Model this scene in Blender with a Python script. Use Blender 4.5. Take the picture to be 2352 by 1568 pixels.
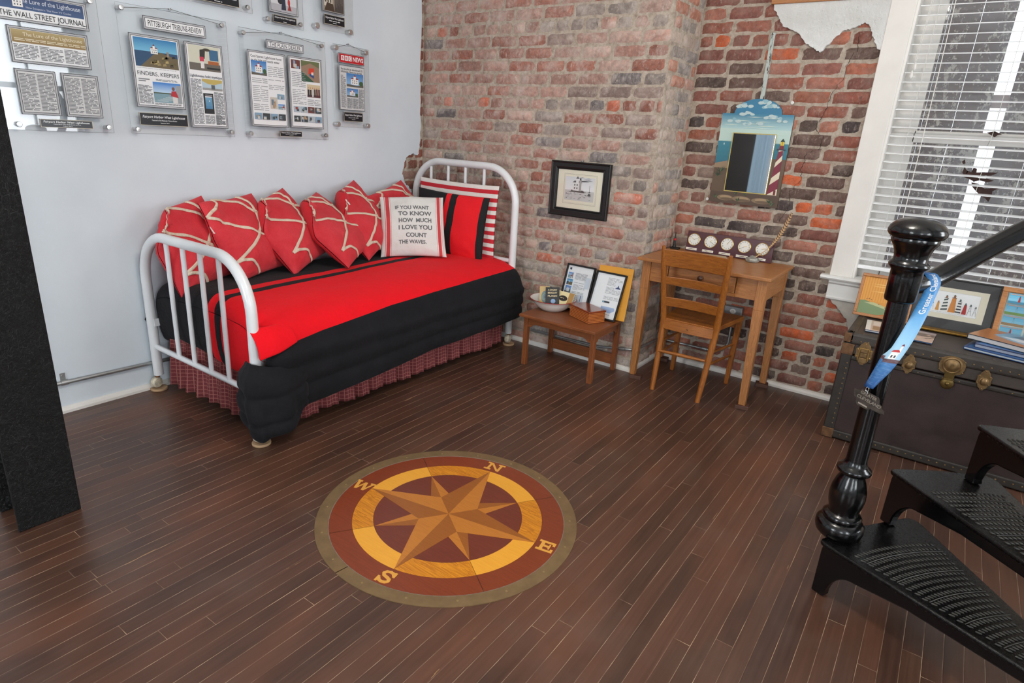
import bpy, bmesh, math, random
from mathutils import Vector, Matrix, noise as mnoise
from math import sin, cos, pi, radians, sqrt, atan2, hypot, exp

for o in list(bpy.data.objects):
    bpy.data.objects.remove(o, do_unlink=True)
C = bpy.context.scene
COL = C.collection

# ------------------------------------------------------------------ camera
cam_d = bpy.data.cameras.new('camera')
cam = bpy.data.objects.new('camera', cam_d)
COL.objects.link(cam)
cam_d.sensor_width = 36.0
cam_d.lens = 21.5996
cam_d.clip_start = 0.02
R0 = Vector((0.81127023, 0.58179012, 0.05797298))
R1 = Vector((0.23093693, -0.2277689, -0.94593312))
R2 = Vector((-0.5371301, 0.78079548, -0.31913896))
mw = Matrix.Identity(4)
for i, v in enumerate((R0, -R1, -R2)):
    for j in range(3):
        mw[j][i] = v[j]
mw[2][3] = 1.42
cam.matrix_world = mw
C.camera = cam

# ------------------------------------------------------------------ world, window light, exposure
W = bpy.data.worlds.new('daylight')
C.world = W
W.use_nodes = True
bg = W.node_tree.nodes['Background']
bg.inputs['Color'].default_value = (0.86, 0.93, 1.0, 1)
bg.inputs['Strength'].default_value = 3.0
C.view_settings.view_transform = 'Standard'
C.view_settings.look = 'None'
C.view_settings.exposure = 0.0
C.view_settings.gamma = 1.0
C.view_settings.use_curve_mapping = False

XL, YC, YA = -3.33, 3.535, 3.965          # left wall, chimney breast face, alcove face
XR, YF, ZC = 2.60, -3.00, 2.95            # right wall, front wall, ceiling
XCH = -1.49                               # right side of the chimney breast

def window_light(name, loc, size, rot, power, color=(0.93, 0.97, 1.0)):
    d = bpy.data.lights.new(name, 'AREA')
    d.shape = 'RECTANGLE'
    d.size, d.size_y = size
    d.energy = power
    d.color = color
    o = bpy.data.objects.new(name, d)
    COL.objects.link(o)
    o.location = loc
    o.rotation_euler = rot
    return o
# daylight through the two windows behind the camera and the two in the right wall
window_light('daylight_front', (-1.85, YF - 0.12, 1.62), (0.95, 1.6), (radians(90), 0, 0), 74)
window_light('daylight_front', (1.75, YF - 0.12, 1.62), (0.95, 1.6), (radians(90), 0, 0), 36)
window_light('daylight_right', (XR + 0.12, -0.6, 1.62), (1.6, 0.95), (0, radians(90), 0), 58)
window_light('daylight_right', (XR + 0.14, 3.05, 1.62), (1.6, 0.95), (0, radians(90), 0), 50)
# overhead fill light added in mid-room
pl = bpy.data.lights.new('overhead_fill_light', 'POINT')
pl.energy = 60
pl.shadow_soft_size = 0.16
pl.color = (1.0, 0.93, 0.84)
plo = bpy.data.objects.new('overhead_fill_light', pl)
COL.objects.link(plo)
plo.location = (-0.6, 1.4, 2.62)

# ------------------------------------------------------------------ helpers
def lin(c):
    return c / 12.92 if c <= 0.04045 else ((c + 0.055) / 1.055) ** 2.4
def rgb(r, g, b, k=1.0):
    return (lin(r / 255) * k, lin(g / 255) * k, lin(b / 255) * k, 1.0)

class NT:
    """small material builder"""
    def __init__(s, name):
        s.m = bpy.data.materials.new(name)
        s.m.use_nodes = True
        s.t = s.m.node_tree
        s.b = s.t.nodes['Principled BSDF']
        s.out = s.t.nodes['Material Output']
    def n(s, typ, props=None, **ins):
        nd = s.t.nodes.new(typ)
        if props:
            for k, v in props.items():
                setattr(nd, k, v)
        for k, v in ins.items():
            key = int(k[1:]) if k[0] == '_' and k[1:].isdigit() else k.replace('_', ' ')
            sock = nd.inputs[key]
            if isinstance(v, bpy.types.NodeSocket):
                s.t.links.new(v, sock)
            else:
                sock.default_value = v
        return nd
    def set(s, **ins):
        for k, v in ins.items():
            sock = s.b.inputs[k.replace('_', ' ')]
            if isinstance(v, bpy.types.NodeSocket):
                s.t.links.new(v, sock)
            else:
                sock.default_value = v
        return s
    def obj(s, scale=(1, 1, 1), rot=(0, 0, 0)):
        tc = s.n('ShaderNodeTexCoord')
        mp = s.n('ShaderNodeMapping', None, Vector=tc.outputs['Object'], Scale=scale, Rotation=rot)
        return mp.outputs[0]
    def noise(s, vec, scale, detail=4.0, rough=0.55, dist=0.0):
        nd = s.n('ShaderNodeTexNoise', None, Scale=scale, Detail=detail, Roughness=rough, Distortion=dist)
        if vec is not None:
            s.t.links.new(vec, nd.inputs['Vector'])
        return nd.outputs['Fac']
    def math(s, op, a, b=0.0, c=None, clamp=False):
        nd = s.n('ShaderNodeMath', {'operation': op, 'use_clamp': clamp}, _0=a, _1=b)
        if c is not None:
            if isinstance(c, bpy.types.NodeSocket):
                s.t.links.new(c, nd.inputs[2])
            else:
                nd.inputs[2].default_value = c
        return nd.outputs[0]
    def ramp(s, fac, stops, interp='LINEAR'):
        nd = s.n('ShaderNodeValToRGB', None, Fac=fac)
        cr = nd.color_ramp
        cr.interpolation = interp
        while len(cr.elements) < len(stops):
            cr.elements.new(0.5)
        for e, (p, c) in zip(cr.elements, stops):
            e.position = p
            e.color = c if len(c) == 4 else (*c, 1)
        return nd.outputs[0]
    def map(s, v, a, b, c=0.0, d=1.0):
        nd = s.n('ShaderNodeMapRange', None, Value=v, From_Min=a, From_Max=b, To_Min=c, To_Max=d)
        return nd.outputs[0]
    def mix(s, fac, a, b, mode='MIX'):
        nd = s.n('ShaderNodeMix', {'data_type': 'RGBA', 'blend_type': mode})
        for k, v in ((0, fac), (6, a), (7, b)):
            if isinstance(v, bpy.types.NodeSocket):
                s.t.links.new(v, nd.inputs[k])
            else:
                nd.inputs[k].default_value = v
        return nd.outputs[2]
    def attr(s, name, out='Fac'):
        return s.n('ShaderNodeAttribute', {'attribute_name': name}).outputs[out]
    def bump(s, h, strength=0.3, dist=0.01):
        nd = s.n('ShaderNodeBump', None, Strength=strength, Distance=dist, Height=h)
        s.t.links.new(nd.outputs[0], s.b.inputs['Normal'])
        return s

def plain(name, col, rough=0.5, metal=0.0, nscale=None, var=0.12, bump=0.0, bscale=60, coat=0.0):
    m = NT(name)
    if nscale:
        f = m.noise(m.obj(), nscale)
        c = m.mix(m.map(f, 0.3, 0.7), tuple(x * (1 - var) for x in col[:3]) + (1,), tuple(min(1, x * (1 + var)) for x in col[:3]) + (1,))
        m.set(Base_Color=c)
    else:
        m.set(Base_Color=col)
    m.set(Roughness=rough, Metallic=metal)
    if coat:
        m.set(Coat_Weight=coat, Coat_Roughness=0.15)
    if bump:
        m.bump(m.noise(m.obj(), bscale, 5), bump, 0.004)
    return m.m

class MB:
    """collects shapes (in world coordinates) and links them as ONE mesh object"""
    def __init__(s):
        s.v, s.f, s.mi, s.sm, s.col, s.at = [], [], [], [], [], {}
        s.cur, s.smooth, s.c = 0, False, (1, 1, 1, 1)
    def add(s, vs, fs, smooth=None, cols=None):
        b = len(s.v)
        s.v += [Vector(p) for p in vs]
        for k, f in enumerate(fs):
            s.f.append([b + i for i in f])
            s.mi.append(s.cur)
            s.sm.append(s.smooth if smooth is None else smooth)
            s.col.append(cols[k] if cols else s.c)
        return b
    def hexa(s, p):
        """eight corners: bottom ring 0-3, top ring 4-7"""
        s.add(p, [(3, 2, 1, 0), (4, 5, 6, 7), (0, 1, 5, 4), (1, 2, 6, 5), (2, 3, 7, 6), (3, 0, 4, 7)], False)
        return s
    def box(s, lo, hi):
        (a, b, c), (d, e, f) = lo, hi
        return s.hexa([(a, b, c), (d, b, c), (d, e, c), (a, e, c), (a, b, f), (d, b, f), (d, e, f), (a, e, f)])
    def obox(s, c, ax, ay, az, sx, sy, sz):
        c = Vector(c); ax, ay, az = Vector(ax) * sx / 2, Vector(ay) * sy / 2, Vector(az) * sz / 2
        return s.hexa([c - ax - ay - az, c + ax - ay - az, c + ax + ay - az, c - ax + ay - az,
                       c - ax - ay + az, c + ax - ay + az, c + ax + ay + az, c - ax + ay + az])
    def beam(s, p0, p1, w0, d0, w1=None, d1=None, side=(1, 0, 0)):
        """tapered bar from p0 to p1; w along side, d across"""
        w1 = w0 if w1 is None else w1; d1 = d0 if d1 is None else d1
        p0, p1 = Vector(p0), Vector(p1)
        t = (p1 - p0).normalized()
        sd = Vector(side); sd = (sd - t * sd.dot(t)).normalized()
        n = t.cross(sd)
        q = []
        for p, w, d in ((p0, w0, d0), (p1, w1, d1)):
            q += [p - sd * w / 2 - n * d / 2, p + sd * w / 2 - n * d / 2, p + sd * w / 2 + n * d / 2, p - sd * w / 2 + n * d / 2]
        return s.hexa(q)
    def tube(s, path, r, seg=12, caps=True, closed=False, flat=None):
        path = [Vector(p) for p in path]
        n = len(path)
        rr = r if isinstance(r, (list, tuple)) else [r] * n
        up = None
        rings = []
        for i, p in enumerate(path):
            a = path[(i - 1) % n] if (closed or i > 0) else p
            b = path[(i + 1) % n] if (closed or i < n - 1) else p
            t = (b - a).normalized()
            if up is None:
                up = Vector((0, 0, 1)) if abs(t.z) < 0.9 else Vector((1, 0, 0))
            x = t.cross(up)
            if x.length < 1e-6:
                x = t.orthogonal()
            x.normalize()
            y = x.cross(t).normalized()
            up = y
            rings.append([p + x * cos(2 * pi * k / seg) * rr[i] + y * sin(2 * pi * k / seg) * rr[i] for k in range(seg)])
        vs = [q for ring in rings for q in ring]
        fs = []
        m = n if closed else n - 1
        for i in range(m):
            j = (i + 1) % n
            for k in range(seg):
                l = (k + 1) % seg
                fs.append((i * seg + k, i * seg + l, j * seg + l, j * seg + k))
        if caps and not closed:
            fs.append(tuple(range(seg - 1, -1, -1)))
            fs.append(tuple((n - 1) * seg + k for k in range(seg)))
        s.add(vs, fs, True)
        return s
    def lathe(s, c, prof, seg=24, axis=(0, 0, 1), caps=True):
        """prof: list of (r, h) along axis from c"""
        c = Vector(c); az = Vector(axis).normalized()
        ax = az.orthogonal().normalized(); ay = az.cross(ax)
        vs, fs = [], []
        for r, h in prof:
            vs += [c + az * h + (ax * cos(2 * pi * k / seg) + ay * sin(2 * pi * k / seg)) * r for k in range(seg)]
        for i in range(len(prof) - 1):
            for k in range(seg):
                l = (k + 1) % seg
                fs.append((i * seg + k, i * seg + l, (i + 1) * seg + l, (i + 1) * seg + k))
        if caps:
            fs.append(tuple(range(seg - 1, -1, -1)))
            fs.append(tuple((len(prof) - 1) * seg + k for k in range(seg)))
        s.add(vs, fs, True)
        return s
    def sphere(s, c, r, sc=(1, 1, 1), seg=14):
        c = Vector(c)
        vs, fs = [], []
        rings = max(4, seg // 2)
        for i in range(rings + 1):
            th = pi * i / rings
            for k in range(seg):
                a = 2 * pi * k / seg
                vs.append(c + Vector((sin(th) * cos(a) * sc[0], sin(th) * sin(a) * sc[1], cos(th) * sc[2])) * r)
        for i in range(rings):
            for k in range(seg):
                l = (k + 1) % seg
                fs.append((i * seg + k, (i + 1) * seg + k, (i + 1) * seg + l, i * seg + l))
        s.add(vs, fs, True)
        return s
    def prism(s, poly, o, u, v, w):
        """flat outline poly [(a,b)] in frame o,u,v extruded by vector w"""
        o, u, v, w = Vector(o), Vector(u), Vector(v), Vector(w)
        n = len(poly)
        if u.cross(v).dot(w) < 0:
            poly = poly[::-1]
        a = [o + u * p + v * q for p, q in poly]
        s.add(a + [p + w for p in a], [tuple(range(n - 1, -1, -1)), tuple(range(n, 2 * n))] +
              [(i, (i + 1) % n, n + (i + 1) % n, n + i) for i in range(n)], False)
        return s
    def grid(s, fn, nu, nv, smooth=True, attrs=None, colfn=None):
        """fn(i,j)->point; attrs: {name: fn(i,j)}"""
        b = len(s.v)
        vs = [fn(i, j) for j in range(nv + 1) for i in range(nu + 1)]
        fs = [(j * (nu + 1) + i, j * (nu + 1) + i + 1, (j + 1) * (nu + 1) + i + 1, (j + 1) * (nu + 1) + i) for j in range(nv) for i in range(nu)]
        s.add(vs, fs, smooth)
        if attrs:
            for k, f in attrs.items():
                s.at.setdefault(k, {})
                for j in range(nv + 1):
                    for i in range(nu + 1):
                        s.at[k][b + j * (nu + 1) + i] = f(i, j)
        return s
    def build(s, name, mats, parent=None, bevel=0.0, bseg=2, sub=0, solid=0.0, color=False, sharp=40, weld=False):
        mats = mats if isinstance(mats, (list, tuple)) else [mats]
        off = Vector((0, 0, 0))
        q = parent
        while q is not None:
            off += q.location
            q = q.parent
        me = bpy.data.meshes.new(name)
        me.from_pydata([p - off for p in s.v], [], s.f)
        for m in mats:
            me.materials.append(m)
        me.polygons.foreach_set('material_index', s.mi)
        me.polygons.foreach_set('use_smooth', s.sm)
        for k, d in s.at.items():
            a = me.attributes.new(k, 'FLOAT', 'POINT')
            a.data.foreach_set('value', [d.get(i, 0.0) for i in range(len(s.v))])
        if color:
            a = me.color_attributes.new('Col', 'FLOAT_COLOR', 'CORNER')
            buf = []
            for p in me.polygons:
                buf += list(s.col[p.index]) * p.loop_total
            a.data.foreach_set('color', buf)
        me.validate(verbose=False)
        me.update()
        if weld:
            bm = bmesh.new(); bm.from_mesh(me)
            bmesh.ops.remove_doubles(bm, verts=bm.verts, dist=1e-5)
            bm.to_mesh(me); bm.free()
        if any(s.sm):
            me.set_sharp_from_angle(angle=radians(sharp))
        o = bpy.data.objects.new(name, me)
        COL.objects.link(o)
        if parent is not None:
            o.parent = parent
        if solid:
            md = o.modifiers.new('thickness', 'SOLIDIFY'); md.thickness = solid; md.offset = 0
        if bevel:
            md = o.modifiers.new('soft_edges', 'BEVEL'); md.width = bevel; md.segments = bseg
            md.limit_method = 'ANGLE'; md.angle_limit = radians(50)
        if sub:
            md = o.modifiers.new('smooth', 'SUBSURF'); md.levels = sub; md.render_levels = sub
        return o

def thing(name, label, cat, loc=(0, 0, 0), group=None):
    o = bpy.data.objects.new(name, None)
    COL.objects.link(o)
    o.empty_display_size = 0.1
    o.location = loc
    return tag(o, label, cat, group)
def tag(o, label, cat, group=None, kind=None):
    o['label'] = label
    o['category'] = cat
    if group: o['group'] = group
    if kind: o['kind'] = kind
    return o
def struct(o):
    o['kind'] = 'structure'
    return o

def arc(c, u, v, r, a0, a1, n):
    c, u, v = Vector(c), Vector(u), Vector(v)
    return [c + u * cos(a0 + (a1 - a0) * i / n) * r + v * sin(a0 + (a1 - a0) * i / n) * r for i in range(n + 1)]
def smoothstep(a, b, x):
    t = max(0.0, min(1.0, (x - a) / (b - a)))
    return t * t * (3 - 2 * t)
def lerp(a, b, t):
    return a + (b - a) * t
def interp(xs, ys, x):
    if x <= xs[0]: return ys[0]
    for i in range(len(xs) - 1):
        if x <= xs[i + 1]:
            return lerp(ys[i], ys[i + 1], (x - xs[i]) / (xs[i + 1] - xs[i]))
    return ys[-1]

# ------------------------------------------------------------------ lettering and printed pictures
_tcache = {}
def text_mesh(body, bold=0.0, shear=0.0, space=1.0):
    key = (body, bold, shear, space)
    if key in _tcache:
        return _tcache[key]
    cu = bpy.data.curves.new('lettering', 'FONT')
    cu.body = body
    cu.offset = bold
    cu.shear = shear
    cu.space_character = space
    cu.resolution_u = 3
    ob = bpy.data.objects.new('lettering', cu)
    COL.objects.link(ob)
    bpy.context.view_layer.update()
    me = bpy.data.meshes.new_from_object(ob.evaluated_get(bpy.context.evaluated_depsgraph_get()))
    vs = [(v.co.x, v.co.y) for v in me.vertices]
    fs = [tuple(p.vertices) for p in me.polygons]
    bpy.data.objects.remove(ob)
    bpy.data.curves.remove(cu)
    bpy.data.meshes.remove(me)
    if vs:
        x0 = min(v[0] for v in vs); x1 = max(v[0] for v in vs)
        y0 = min(v[1] for v in vs); y1 = max(v[1] for v in vs)
    else:
        x0 = x1 = y0 = y1 = 0
    _tcache[key] = (vs, fs, (x0, y0, x1, y1))
    return _tcache[key]

class Print:
    """a flat printed picture: coloured outlines on plane o,u,v (metres), each a hair above the last; lands in a MB with colours"""
    def __init__(s, o, u, v, mb=None, step=0.00012):
        s.o, s.u, s.v = Vector(o), Vector(u).normalized(), Vector(v).normalized()
        s.n = s.u.cross(s.v).normalized()
        s.h = 0.0; s.step = step
        s.mb = mb or MB()
    def pt(s, a, b):
        return s.o + s.u * a + s.v * b + s.n * s.h
    def lift(s, d=None):
        s.h += s.step if d is None else d
    def poly(s, pts, col, lift=True):
        if lift: s.lift()
        area = sum(pts[i][0] * pts[(i + 1) % len(pts)][1] - pts[(i + 1) % len(pts)][0] * pts[i][1] for i in range(len(pts)))
        if area < 0: pts = pts[::-1]
        s.mb.add([s.pt(a, b) for a, b in pts], [tuple(range(len(pts)))], False, [col])
    def rect(s, a0, b0, a1, b1, col, lift=True):
        s.poly([(a0, b0), (a1, b0), (a1, b1), (a0, b1)], col, lift)
    def grad(s, a0, b0, a1, b1, c0, c1, n=10):
        s.lift()
        for i in range(n):
            t = (i + .5) / n
            c = tuple(lerp(c0[k], c1[k], t) for k in range(4))
            s.rect(a0, lerp(b0, b1, i / n), a1, lerp(b0, b1, (i + 1) / n), c, False)
    def disc(s, a, b, r, col, n=20, ry=None):
        s.poly([(a + r * cos(2 * pi * i / n), b + (ry or r) * sin(2 * pi * i / n)) for i in range(n)], col)
    def border(s, a0, b0, a1, b1, w, col):
        s.lift()
        s.rect(a0, b0, a1, b0 + w, col, False); s.rect(a0, b1 - w, a1, b1, col, False)
        s.rect(a0, b0 + w, a0 + w, b1 - w, col, False); s.rect(a1 - w, b0 + w, a1, b1 - w, col, False)
    def text(s, body, a, b, h=None, w=None, col=(0, 0, 0, 1), bold=0.0, shear=0.0, align='c', rot=0.0, space=1.0):
        """centred on (a,b) (or left with align='l'); h cap height, w total width"""
        vs, fs, (x0, y0, x1, y1) = text_mesh(body, bold, shear, space)
        if not vs: return
        sy = (h / 0.70) if h else None
        sx = (w / (x1 - x0)) if w else sy
        sy = sy or sx
        xm = (x0 + x1) / 2 if align == 'c' else x0
        ym = 0.35
        cr, sr = cos(rot), sin(rot)
        s.lift()
        q = []
        for x, y in vs:
            X, Y = (x - xm) * sx, (y - ym) * sy
            q.append(s.pt(a + X * cr - Y * sr, b + X * sr + Y * cr))
        s.mb.add(q, fs, False, [col] * len(fs))
    def lines(s, a0, b0, a1, b1, pitch, rnd, col=(0.16, 0.16, 0.17, 1), fill=0.55, para=0.0):
        """unreadable body type: rows of tiny word-length dashes"""
        s.lift()
        y = b1
        while y - pitch > b0:
            y -= pitch
            if para and rnd.random() < para:
                continue
            x = a0
            end = a1 if rnd.random() > 0.12 else lerp(a0, a1, rnd.uniform(.4, .9))
            while x < end - pitch * .6:
                L = min(pitch * rnd.uniform(2.2, 6.5), end - x)
                s.rect(x, y, x + L, y + pitch * fill, col, False)
                x += L + pitch * .7

# ------------------------------------------------------------------ materials
def m_plaster():
    m = NT('white_plaster')
    v = m.obj()
    f = m.noise(v, 2.2, 5)
    c = m.mix(m.map(f, 0.3, 0.75), rgb(208, 217, 225), rgb(220, 228, 234))
    g = m.noise(v, 7.0, 6, 0.65)
    c = m.mix(m.map(g, 0.66, 0.8, 0, 0.25), c, rgb(188, 190, 188))
    m.set(Base_Color=c, Roughness=0.72)
    h = m.math('ADD', m.math('MULTIPLY', m.noise(v, 5, 6), 1.0), m.math('MULTIPLY', m.noise(v, 45, 4), 0.25))
    m.bump(h, 0.35, 0.006)
    return m.m
M_PLASTER = m_plaster()

def m_rough_plaster():
    m = NT('old_plaster')
    v = m.obj()
    f = m.noise(v, 6, 6)
    c = m.mix(m.map(f, 0.3, 0.7), rgb(206, 206, 202), rgb(228, 229, 227))
    m.set(Base_Color=c, Roughness=0.85)
    h = m.math('ADD', m.noise(v, 16, 8, 0.65), m.math('MULTIPLY', m.noise(v, 90, 4), 0.35))
    m.bump(h, 0.9, 0.012)
    return m.m
M_OLDPL = m_rough_plaster()

def m_brick(name, wash, washcol):
    m = NT(name)
    v = m.obj()
    base = m.attr('Col', 'Color')
    f = m.noise(v, 32, 7, 0.65)
    c = m.mix(m.map(f, 0.3, 0.72), m.mix(1.0, base, (0.62, 0.60, 0.60, 1), 'MULTIPLY'), m.mix(1.0, base, (1.22, 1.18, 1.16, 1), 'MULTIPLY'))
    sp = m.noise(m.obj((1, 1, 0.45)), 75, 6, 0.7)
    c = m.mix(m.map(sp, 0.55, 0.72, 0, 0.8), c, washcol)
    w2 = m.noise(v, 7.5, 8, 0.72, 0.6)
    c = m.mix(m.map(w2, 0.46, 0.68, 0, wash), c, washcol)
    dk = m.noise(v, 21, 6, 0.6, 1.0)
    c = m.mix(m.map(dk, 0.64, 0.75, 0, 0.55), c, rgb(70, 60, 56))
    m.set(Base_Color=c, Roughness=0.88)
    h = m.math('ADD', m.noise(v, 40, 8, 0.7), m.math('MULTIPLY', m.noise(v, 150, 4), 0.3))
    m.bump(h, 0.75, 0.008)
    return m.m
M_BRICK_W = m_brick('washed_brick', 0.70, rgb(208, 195, 185))
M_BRICK_R = m_brick('red_brick', 0.36, rgb(176, 158, 146))
def m_mortar():
    m = NT('mortar')
    v = m.obj()
    c = m.ramp(m.noise(v, 28, 8, 0.7), [(0.3, rgb(146, 130, 114)), (0.5, rgb(186, 172, 156)), (0.72, rgb(212, 202, 190))])
    m.set(Base_Color=c, Roughness=0.95)
    m.bump(m.noise(v, 70, 8, 0.7), 0.9, 0.008)
    return m.m
M_MORTAR = m_mortar()
M_WHITE = plain('white_gloss_paint', rgb(226, 226, 223), 0.38, nscale=4, var=0.03, bump=0.1, bscale=25)
M_WHITE_OLD = plain('yellowed_white_paint', rgb(226, 222, 216), 0.5, nscale=6, var=0.05, bump=0.2, bscale=20)

def m_floor():
    m = NT('floor_boards')
    tc = m.n('ShaderNodeTexCoord').outputs['Object']
    sx = m.n('ShaderNodeSeparateXYZ', None, Vector=tc)
    wd = 0.0521
    xx = m.math('DIVIDE', m.math('ADD', sx.outputs[0], 1.1787 + wd * 200), wd)
    wob = m.math('MULTIPLY', m.math('SUBTRACT', m.noise(m.obj((6, 1.1, 1)), 1.5, 3), 0.5), 0.035)
    xx = m.math('ADD', xx, wob)
    bi = m.math('FLOOR', xx)
    fx = m.math('FRACT', xx)
    wn = m.n('ShaderNodeTexWhiteNoise', {'noise_dimensions': '1D'}, W=bi)
    rnd = wn.outputs['Value']
    yy = m.math('ADD', m.math('DIVIDE', sx.outputs[1], 1.05), m.math('MULTIPLY', rnd, 9.7))
    yi = m.math('FLOOR', yy)
    fy = m.math('FRACT', yy)
    pid = m.math('ADD', m.math('MULTIPLY', bi, 13.37), m.math('MULTIPLY', yi, 7.13))
    pr_ = m.n('ShaderNodeTexWhiteNoise', {'noise_dimensions': '1D'}, W=pid).outputs['Value']
    # distance to the joints
    ex = m.math('MULTIPLY', m.math('MINIMUM', fx, m.math('SUBTRACT', 1.0, fx)), wd)
    ey = m.math('MULTIPLY', m.math('MINIMUM', fy, m.math('SUBTRACT', 1.0, fy)), 1.05)
    e = m.math('MINIMUM', ex, m.math('MULTIPLY', ey, 1.2))
    vobj = m.obj()
    gap_n = m.noise(m.obj((9, 1.4, 1)), 2.6, 5, 0.65)
    wline = m.map(gap_n, 0.32, 0.72, 0.0003, 0.0010)
    line = m.math('LESS_THAN', e, wline)
    # wood
    grain = m.noise(m.obj((75, 2.2, 1)), 1.0, 6, 0.62, 0.3)
    base = m.ramp(pr_, [(0.0, rgb(72, 50, 41)), (0.35, rgb(80, 56, 45)), (0.7, rgb(87, 60, 48)), (1.0, rgb(94, 64, 50))])
    c = m.mix(m.map(grain, 0.3, 0.7), m.mix(1.0, base, (0.72, 0.70, 0.68, 1), 'MULTIPLY'), m.mix(1.0, base, (1.16, 1.14, 1.12, 1), 'MULTIPLY'))
    wear = m.noise(m.obj((1.6, 0.6, 1)), 2.1, 4, 0.55)
    c = m.mix(m.map(wear, 0.48, 0.70, 0, 0.6), c, rgb(114, 72, 52))
    dust = m.noise(vobj, 2.6, 4, 0.6)
    c = m.mix(m.map(dust, 0.5, 0.8, 0, 0.30), c, rgb(112, 96, 88))
    linecol = m.mix(m.map(m.noise(m.obj((3, 2, 1)), 4, 4), 0.35, 0.65), rgb(112, 84, 66), rgb(196, 168, 138))
    c = m.mix(m.math('MULTIPLY', line, m.map(gap_n, 0.28, 0.6, 0.35, 1.0)), c, linecol)
    chip = m.math('MULTIPLY', m.math('GREATER_THAN', m.noise(m.obj((34, 3.2, 1)), 1.0, 3, .6), .715), m.math('LESS_THAN', ex, .0075))
    c = m.mix(m.math('MULTIPLY', chip, .75), c, rgb(168, 132, 92))
    m.set(Base_Color=c)
    r = m.map(wear, 0.2, 0.8, 0.27, 0.37)
    m.set(Roughness=m.math('ADD', r, m.math('MULTIPLY', line, 0.4)))
    m.set(Specular_IOR_Level=0.5)
    h = m.math('ADD', m.math('MULTIPLY', m.map(e, 0.0, 0.003), 1.0), m.math('MULTIPLY', grain, 0.12))
    h = m.math('ADD', h, m.math('MULTIPLY', pr_, 0.2))
    m.bump(h, 0.22, 0.0025)
    return m.m
M_FLOOR = m_floor()

# thin clear sheets (glass panes, acrylic): mirror share by angle, the rest straight through
def m_clear(name, tint=(1, 1, 1, 1), rough=0.02, haze=0.0, ior=1.5):
    m = NT(name)
    t = m.t
    t.nodes.remove(m.b)
    fr = m.n('ShaderNodeFresnel', None, IOR=ior)
    tr = m.n('ShaderNodeBsdfTransparent', None, Color=tint)
    gl = m.n('ShaderNodeBsdfGlossy', None, Roughness=rough)
    mx = m.n('ShaderNodeMixShader', None, _0=fr.outputs[0])
    last = tr.outputs[0]
    if haze:
        df = m.n('ShaderNodeBsdfTranslucent', None, Color=(0.8, 0.85, 0.9, 1))
        d2 = m.n('ShaderNodeBsdfDiffuse', None, Color=(0.75, 0.78, 0.8, 1))
        ad = m.n('ShaderNodeMixShader', None, _0=0.5)
        t.links.new(df.outputs[0], ad.inputs[1]); t.links.new(d2.outputs[0], ad.inputs[2])
        hz = m.n('ShaderNodeMixShader')
        nz = m.map(m.noise(m.obj(), 6, 8, 0.7), 0.3, 0.75, haze * .4, haze * 1.6)
        t.links.new(nz, hz.inputs[0])
        t.links.new(tr.outputs[0], hz.inputs[1]); t.links.new(ad.outputs[0], hz.inputs[2])
        last = hz.outputs[0]
    t.links.new(last, mx.inputs[1]); t.links.new(gl.outputs[0], mx.inputs[2])
    t.links.new(mx.outputs[0], m.out.inputs['Surface'])
    return m.m
M_ACRYL = m_clear('clear_acrylic', (0.998, 0.998, 0.998, 1), 0.01, ior=1.42)
M_GLASS = m_clear('dirty_window_glass', (0.98, 0.98, 0.98, 1), 0.03, haze=0.17)
M_PANE = m_clear('picture_glass', (1, 1, 1, 1), 0.03, ior=1.3)

def m_print(name='printed_paper', rough=0.5):
    m = NT(name)
    m.set(Base_Color=m.attr('Col', 'Color'), Roughness=rough)
    return m.m
M_PRINT = m_print()
M_PRINT_GLOSS = m_print('glossy_print', 0.28)

def m_wood(name, light, dark, axis='Z', scale=1.0, rough=0.42, coat=0.15, ring=0.5):
    m = NT(name)
    s = {'X': (2.4, 34, 34), 'Y': (34, 2.4, 34), 'Z': (34, 34, 2.4)}[axis]
    v = m.obj(tuple(k * scale for k in s))
    n1 = m.noise(v, 1.0, 6, 0.6, 1.4)
    n2 = m.noise(m.obj(tuple(k * scale * 5 for k in s)), 1.0, 4, 0.7, 0.4)
    r = m.math('FRACT', m.math('MULTIPLY', n1, 7.0))
    f = m.math('ADD', m.math('MULTIPLY', m.map(n2, 0.3, 0.7), 0.55), m.math('MULTIPLY', r, ring))
    c = m.mix(m.math('MULTIPLY', f, 0.9, clamp=True), light, dark)
    b = m.noise(m.obj(), 2.5, 3)
    c = m.mix(m.map(b, 0.35, 0.7, 0, 0.35), c, m.mix(1.0, c, (0.72, 0.66, 0.6, 1), 'MULTIPLY'))
    m.set(Base_Color=c, Roughness=rough, Coat_Weight=coat, Coat_Roughness=0.2)
    m.bump(f, 0.12, 0.002)
    return m.m
OAK_L, OAK_D = rgb(196, 134, 76), rgb(140, 84, 42)
OAK = {a: m_wood('golden_oak_' + a, OAK_L, OAK_D, a) for a in 'XYZ'}
CHR = {a: m_wood('worn_chair_oak_' + a, rgb(184, 112, 42), rgb(118, 64, 22), a, 0.9) for a in 'XYZ'}
TBL = {a: m_wood('brown_oak_' + a, rgb(158, 92, 50), rgb(104, 56, 28), a) for a in 'XYZ'}
M_STEEL = plain('galvanised_steel', rgb(166, 168, 168), 0.42, 0.85, nscale=30, var=0.1)
M_BRUSHED = plain('brushed_aluminium', rgb(206, 206, 206), 0.28, 0.95)
M_BLACK = plain('black_wood_stain', rgb(15, 14, 14), 0.42, nscale=30, var=0.2)
M_BRASS = plain('aged_brass', rgb(142, 112, 66), 0.45, 0.75, nscale=24, var=0.25)

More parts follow.
